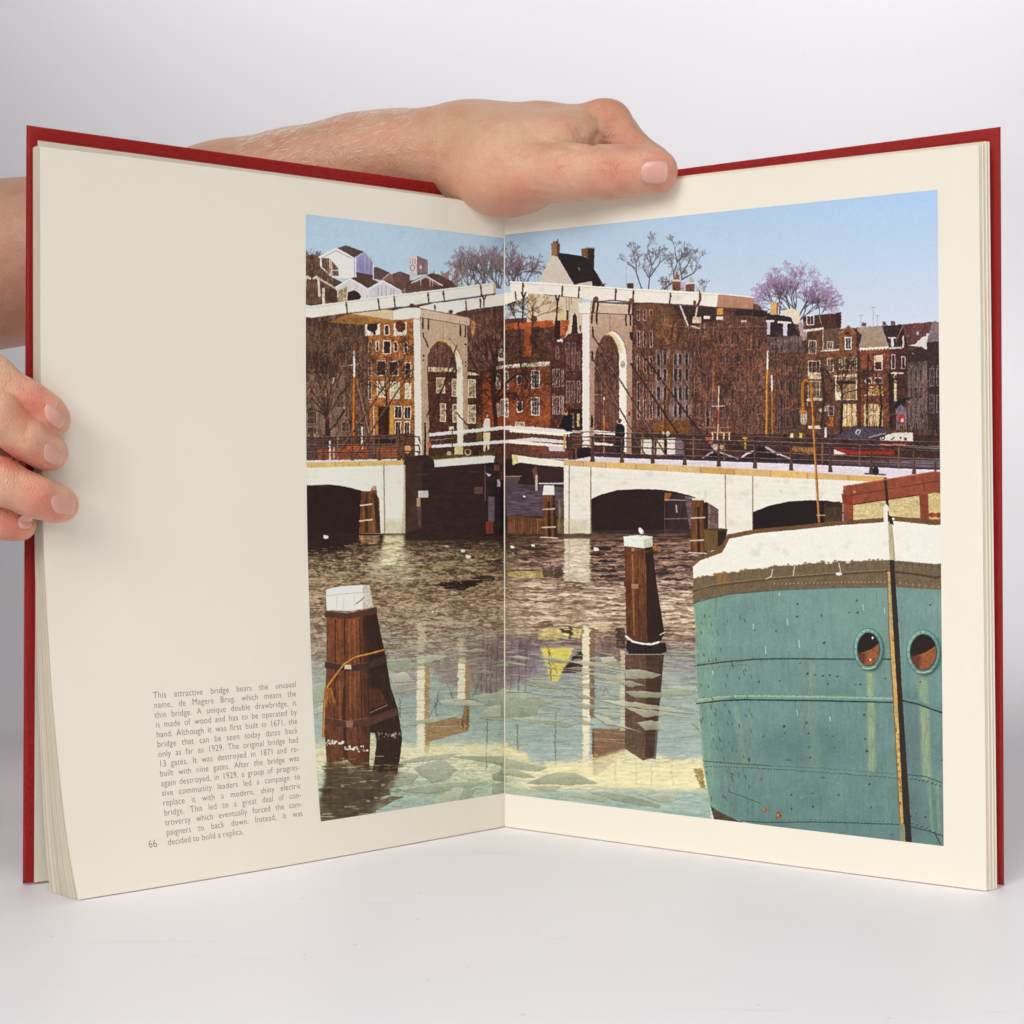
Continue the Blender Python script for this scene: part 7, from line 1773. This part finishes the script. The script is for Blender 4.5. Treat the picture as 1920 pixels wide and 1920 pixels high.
def nail(body, parent, corners, y_guess, lift=0.00035):
    """a curved nail plate draped on the finger; corners in photo pixels: base-left, base-right, tip-right, tip-left (base = cuticle)"""
    A, B = 15, 13
    bl0, br0, tr0, tl0 = [np.array(c, float) for c in corners]
    V, UV = [], []
    for i in range(A):
        a = i / (A - 1)                     # cuticle -> free edge
        for j in range(B):
            b = j / (B - 1) * 2 - 1
            # rounded outline: a soft arc at the cuticle, a flatter one at the tip
            ex = 2.6 if a < .5 else 4.5
            wdt = max(0.02, 1 - abs(2 * a - 1) ** ex) ** (1 / ex)
            ra = a
            bb = (b * wdt + 1) / 2
            p = (bl0 * (1 - bb) + br0 * bb) * (1 - ra) + (tl0 * (1 - bb) + tr0 * bb) * ra
            V.append(p); UV.append((a, j / (B - 1)))
    V = np.array(V)
    # march each pixel's ray onto the skin
    y = np.full(len(V), y_guess - 0.03)
    for _ in range(60):
        P = at(V[:, 0], V[:, 1], y).T
        d = body.field(P)
        y = y + np.clip(d, -0.002, 0.004) * 0.8
    P = at(V[:, 0], V[:, 1], y).T
    G = P.reshape(A, B, 3)
    for _ in range(6):                       # a nail is stiffer than the skin below it
        G[1:-1, 1:-1] = (G[1:-1, 1:-1] * 2 + G[:-2, 1:-1] + G[2:, 1:-1] + G[1:-1, :-2] + G[1:-1, 2:]) / 6
    nrm = normals_of(G)
    bq = np.linspace(-1, 1, B)
    G = G + nrm * (lift * (1 - 0.75 * np.abs(bq) ** 4))[None, :, None]
    Fc = [(i * B + j, (i + 1) * B + j, (i + 1) * B + j + 1, i * B + j + 1) for i in range(A - 1) for j in range(B - 1)]
    back = (G - nrm * 0.0009).reshape(-1, 3)
    k = A * B
    Vall = np.concatenate([G.reshape(-1, 3), back])
    ring = [i * B for i in range(A)] + [(A - 1) * B + j for j in range(1, B)] + [i * B + B - 1 for i in range(A - 2, -1, -1)] + [j for j in range(B - 2, 0, -1)]
    Fc += [(ring[(i + 1) % len(ring)], ring[i], k + ring[i], k + ring[(i + 1) % len(ring)]) for i in range(len(ring))]
    return mesh_obj("fingernail", Vall, Fc, M_NAIL, parent, uv=UV + UV)


def flush_of(V, spots):
    """redder skin round knuckles and fingertips: spots = [(u, v, radius_px, amount)]"""
    u, v = proj(V)
    f = np.zeros(len(V))
    for (a, b, r, k) in spots:
        f = np.maximum(f, k * np.exp(-((u - a) ** 2 + (v - b) ** 2) / r ** 2))
    return np.clip(f, 0, 1)


# ---- the arm that reaches over the top of the book
def page_y(u, v):
    """depth of the right-hand page under a photo pixel"""
    s = 0.05
    for _ in range(20):
        t = 0.28
        P = right_surf(np.array(s), np.array(t))
        s += (u - proj(P)[0]) / 2734 * 0.6
    return float(P[1])


arm = Body()
fore = Body()
# forearm, elbow side to wrist: two parallel rows of bone give it a flat-oval section
for dy, dr in ((-0.012, 0.0), (0.014, 0.0)):
    fore.limb([(at(-330, 575, 0.105 + dy), 0.0430), (at(-130, 520, 0.085 + dy), 0.0400), (at(30, 492, 0.075 + dy), 0.0365), (at(250, 425, 0.055 + dy), 0.0295), (at(430, 374, 0.036 + dy), 0.0235), (at(560, 337, 0.022 + dy), 0.0195),
               (at(680, 303, 0.010 + dy), 0.0176), (at(770, 289, 0.002 + dy), 0.0148), (at(850, 287, -0.005 + dy), 0.0130), (at(905, 285, -0.012 + dy), 0.0133)], 0.02)
arm.group(fore, 0.01)
# back of the hand and palm: rays from the wrist to each knuckle
palm = Body()
W0 = [at(880, 280, -0.020), at(880, 278, -0.008), at(880, 278, 0.004), at(880, 282, 0.014)]
K0 = [at(1126, 227, -0.031), at(1128, 233, -0.014), at(1110, 240, 0.006), at(1088, 252, 0.022)]
M0 = [at(1006, 241, -0.024), at(1005, 247, -0.004), at(998, 250, 0.010), at(985, 258, 0.022)]
for w, mid, k_, rm in zip(W0, M0, K0, (.0086, .0100, .0100, .0098)):
    palm.limb([(w, 0.0125), (mid, rm), (k_, 0.0080)], 0.014)
palm.lump(at(985, 285, -0.012), (0.030, 0.030, 0.013), 0.016)
arm.group(palm, 0.018)
# thumb: ball, two phalanges; it lies on the page with its tip towards the fore edge
th = Body()
yA, yB, yC = page_y(1010, 0), page_y(1140, 0), page_y(1240, 0)
T0, T1, T2, T3 = at(892, 296, -0.016), at(1000, 328, -0.058), at(1142, 323, yB - 0.0098), at(1228, 321, yC - 0.0080)
ball = Body()
ball.limb([(T0, 0.0170), (at(948, 320, -0.044), 0.0160), (at(1000, 326, -0.057), 0.0122)], 0.012)
ball.lump(at(955, 345, -0.040), (0.024, 0.015, 0.0112), 0.014)
arm.group(ball, 0.020)
th.limb([(at(985, 326, -0.055), 0.0120), (at(1040, 324, -0.062), 0.0103), (at(1080, 323, (T1[1] + T2[1]) / 2 - .003), 0.0094), (T2, 0.0094), (at(1190, 320, (T2[1] + T3[1]) / 2), 0.0083), (T3, 0.0080)], 0.010)
th.lump(at(1240, 322, yC - 0.0070), (0.0062, 0.0068, 0.0074), 0.006)
arm.group(th, 0.0035)
# web between thumb and first finger
arm.limb([(at(985, 272, -0.040), 0.010), (at(1046, 268, -0.046), 0.0080), (at(1080, 256, -0.040), 0.0080)], 0.014)
# fingers, folded down behind the far cover
def finger(k_, pts, r):
    fb = Body()
    fb.limb([(k_, r[0])] + [(p, q) for p, q in zip(pts, r[1:])], 0.006)
    arm.group(fb, 0.006)
yk = -0.040
finger(at(1128, 227, -0.031), [at(1144, 229, -0.031), at(1211, 314, -0.041), at(1236, 340, -0.048), at(1236, 420, -0.056), at(1228, 470, -0.060)], [0.0084, 0.0086, 0.0084, 0.0084, 0.0074, 0.0066])
finger(at(1128, 233, -0.014), [at(1150, 246, -0.013), at(1224, 315, -0.016), at(1240, 370, -0.024), at(1240, 450, -0.040), at(1232, 500, -0.049)], [0.0092, 0.0096, 0.0088, 0.0088, 0.0074, 0.0066])
finger(at(1110, 240, 0.006), [at(1140, 256, 0.009), at(1190, 330, 0.006), at(1206, 385, -0.004), at(1206, 455, -0.022), at(1200, 500, -0.034)], [0.0088, 0.0090, 0.0084, 0.0082, 0.0070, 0.0062])
finger(at(1088, 250, 0.022), [at(1110, 275, 0.026), at(1146, 340, 0.022), at(1160, 385, 0.012), at(1160, 440, -0.006), at(1156, 478, -0.016)], [0.0080, 0.0078, 0.0074, 0.0072, 0.0062, 0.0056])
# folds of the skin
arm.crease([(1010, 262), (1040, 272), (1070, 279), (1104, 284)], 0.0008, 5.0, -0.02)
arm.crease([(1110, 284), (1112, 268), (1117, 254), (1123, 245)], 0.0009, 5.0, -0.02)
for px in ([(1140, 300), (1133, 312), (1131, 326), (1134, 340)], [(1150, 302), (1145, 316), (1145, 334), (1147, 352)], [(1160, 304), (1158, 318), (1160, 334)]):
    arm.crease(px, 0.0011, 2.2, -0.04)
for px in ([(1030, 312), (1058, 300), (1090, 288)], [(1042, 322), (1070, 308), (1100, 294)], [(1020, 300), (1050, 290), (1076, 283)], [(985, 360), (1010, 364), (1040, 366)], [(1066, 240), (1084, 244), (1090, 256)]):
    arm.crease(px, 0.0007, 2.8, -0.03)
arm.crease([(1252, 298), (1215, 294), (1203, 299), (1197, 312), (1197, 332), (1203, 347), (1215, 351), (1252, 347)], 0.0006, 2.6, -0.04)
for px, dp in (([(1118, 196), (1124, 204), (1122, 214)], .0005), ([(1132, 193), (1138, 202), (1137, 212)], .0005), ([(1100, 232), (1116, 236), (1128, 232)], .0004), ([(1080, 226), (1092, 236), (1094, 250)], .0004), ([(960, 286), (990, 292), (1015, 304)], .0004), ([(900, 240), (905, 262), (902, 290)], .0003), ([(880, 226), (884, 250), (880, 280)], .0003),
               ([(1166, 306), (1164, 320), (1166, 336)], .0005), ([(1126, 308), (1123, 322), (1126, 338)], .0005), ([(1060, 318), (1075, 330), (1080, 346)], .0004), ([(1084, 312), (1096, 328), (1098, 346)], .0003), ([(990, 340), (1020, 350), (1056, 354)], .0004)):
    arm.crease(px, dp, 2.8, -0.02)
V_, Q_ = skin_mesh(arm, 0.0009)
fl = flush_of(V_, [(1150, 205, 40, .45), (1150, 325, 45, .55), (1235, 322, 45, .6), (1180, 260, 40, .45), (960, 375, 60, .35), (900, 330, 60, .2), (1020, 340, 60, .25)])
fl = np.where(proj(V_)[0] < 820, fl + .12, fl)
hand_top = np_mesh("hand", V_, Q_, M_SKIN, None, fl)
tag(hand_top, "bare forearm and hand reaching from behind over the book's top edge, thumb on the page", "hand")
nail(arm, hand_top, [(1202, 346), (1202, 299), (1252, 300), (1251, 344)], yC - 0.016)

# fine pale hairs on the forearm
Vh, Fh = [], []
hr = random.Random(3)
hairs = []
for _ in range(380):
    u = hr.uniform(440, 860); top_ = np.interp(u, [390, 560, 700, 760, 860], [272, 235, 207, 202, 205])
    low_ = min(np.interp(u, [440, 600, 860], [285, 320, 345]), top_ + (85 if u < 780 else 60))
    v = top_ + 3 + (low_ - top_) * hr.random() ** 1.6
    big = u < 770
    L = hr.uniform(9, 20) if big else hr.uniform(5, 10)
    an = hr.gauss(.55, .22) if big else hr.gauss(1.25, .25)
    hairs.append((u, v, L, an, hr.uniform(.00007, .00013)))
hv = np.array(hairs)
hy = np.full(len(hv), -0.06)
for _ in range(40):
    hy = hy + np.clip(arm.field(at(hv[:, 0], hv[:, 1], hy).T) * .8, -.002, .005)
for (u, v, L, an, wd), y0 in zip(hairs, hy):
    off = len(Vh)
    for i in range(4):
        q = i / 3
        p = at(u + math.cos(an) * L * q, v - math.sin(an) * L * q * .8, y0 - 0.0010 * math.sin(q * 2.2) - 0.0002)
        w = wd * (1 - .6 * q)
        Vh += [p + np.array([0, 0, w]), p - np.array([0, 0, w])]
    for i in range(3): Fh.append((off + 2 * i, off + 2 * i + 1, off + 2 * i + 3, off + 2 * i + 2))
M_HAIR, _, _ = material("fine_hair", srgb(255, 240, 218), 0.3, 0.7)
ha = mesh_obj("arm_hair", Vh, Fh, M_HAIR, hand_top)
tag(ha, kind="stuff")

# ---- the hand holding the left fore-edge
hand = Body()
yl = -0.134
def fing(pts, k=0.006):
    fb = Body()
    fb.limb(pts, 0.005)
    hand.group(fb, 0.0009)
def yp(u, v):
    """depth of the front left-hand page, or of its edge, near a photo pixel"""
    q = left_inv(max(u, 82), v)
    return float(LP(min(q[0], 1.0), q[1])[1])


F = lambda u, v, lift, r: (at(u, v, yp(u, v) - r - lift), r)
fing([F(-190, 705, -0.036, .0100), F(-95, 664, -0.004, .0094), F(-20, 706, .0030, .0084), F(52, 752, .0012, .0072), F(88, 776, .0002, .0066), F(103, 789, -.0003, .0058)])
fing([F(-200, 775, -0.040, .0102), F(-100, 728, 0.0, .0098), F(-8, 780, .0100, .0090), F(48, 820, .0062, .0076), F(84, 844, .0010, .0067), F(97, 851, -.0003, .0060)])
fing([F(-190, 850, -0.038, .0098), F(-90, 866, -0.002, .0092), F(0, 902, .0075, .0084), F(64, 931, .0050, .0075), F(104, 944, .0004, .0066), F(117, 947, -.0003, .0059)])
fing([F(-180, 925, -0.034, .0086), F(-80, 950, -0.006, .0078), F(-15, 968, .0, .0068), F(22, 980, -.0005, .0062), F(42, 986, -.0010, .0052)])
fing([F(-120, 850, -0.012, .0100), F(-30, 862, -0.006, .0090), F(18, 870, -.004, .0060)])
# palm behind the cover, thumb on its back, wrist
pal = Body()
for (u, v, y) in ((-190, 705, -0.094), (-200, 775, -0.092), (-190, 850, -0.092), (-180, 925, -0.094)):
    pal.limb([(at(u, v, y), .0110), (at(-240, 815 + (v - 815) * .45, -0.045), .0150)], 0.012)
pal.limb([(at(-245, 800, -0.040), .020), (at(-330, 830, 0.02), .022), (at(-470, 900, 0.07), .027)], 0.015)
pal.limb([(at(-245, 800, -0.040), .020), (at(-330, 870, 0.02), .022), (at(-470, 950, 0.07), .027)], 0.015)
pal.limb([(at(-240, 770, -0.048), .015), (at(-120, 790, -0.062), .0105), (at(10, 820, -0.080), .0090), (at(70, 830, -0.074), .0078)], 0.010)
hand.group(pal, 0.010)
for px in ([(42, 716), (44, 728), (43, 740)], [(50, 786), (53, 802), (50, 820), (46, 832)], [(60, 912), (61, 926), (58, 940)], [(46, 800), (45, 815)], [(12, 960), (14, 972)]):
    hand.crease(px, 0.0008, 2.4, -0.130)
V_, Q_ = skin_mesh(hand, 0.0010)
fl = flush_of(V_, [(60, 760, 45, .6), (100, 790, 30, .6), (75, 865, 40, .5), (70, 940, 45, .6), (20, 985, 45, .75), (20, 860, 30, .7), (105, 960, 40, .5)])
hand_left = np_mesh("hand", V_, Q_, M_SKIN, None, fl)
tag(hand_left, "fingers of a hand wrapped round the book's fore-edge beside the blank page", "hand")
nail(hand, hand_left, [(83, 785), (85, 750), (125, 784), (110, 808)], yl - .020)
nail(hand, hand_left, [(80, 864), (85, 824), (121, 851), (110, 877)], yl - .020)
nail(hand, hand_left, [(98, 963), (95, 924), (141, 936), (138, 966)], yl - .020)
nail(hand, hand_left, [(35, 993), (34, 964), (58, 972), (60, 990)], yl - .015)
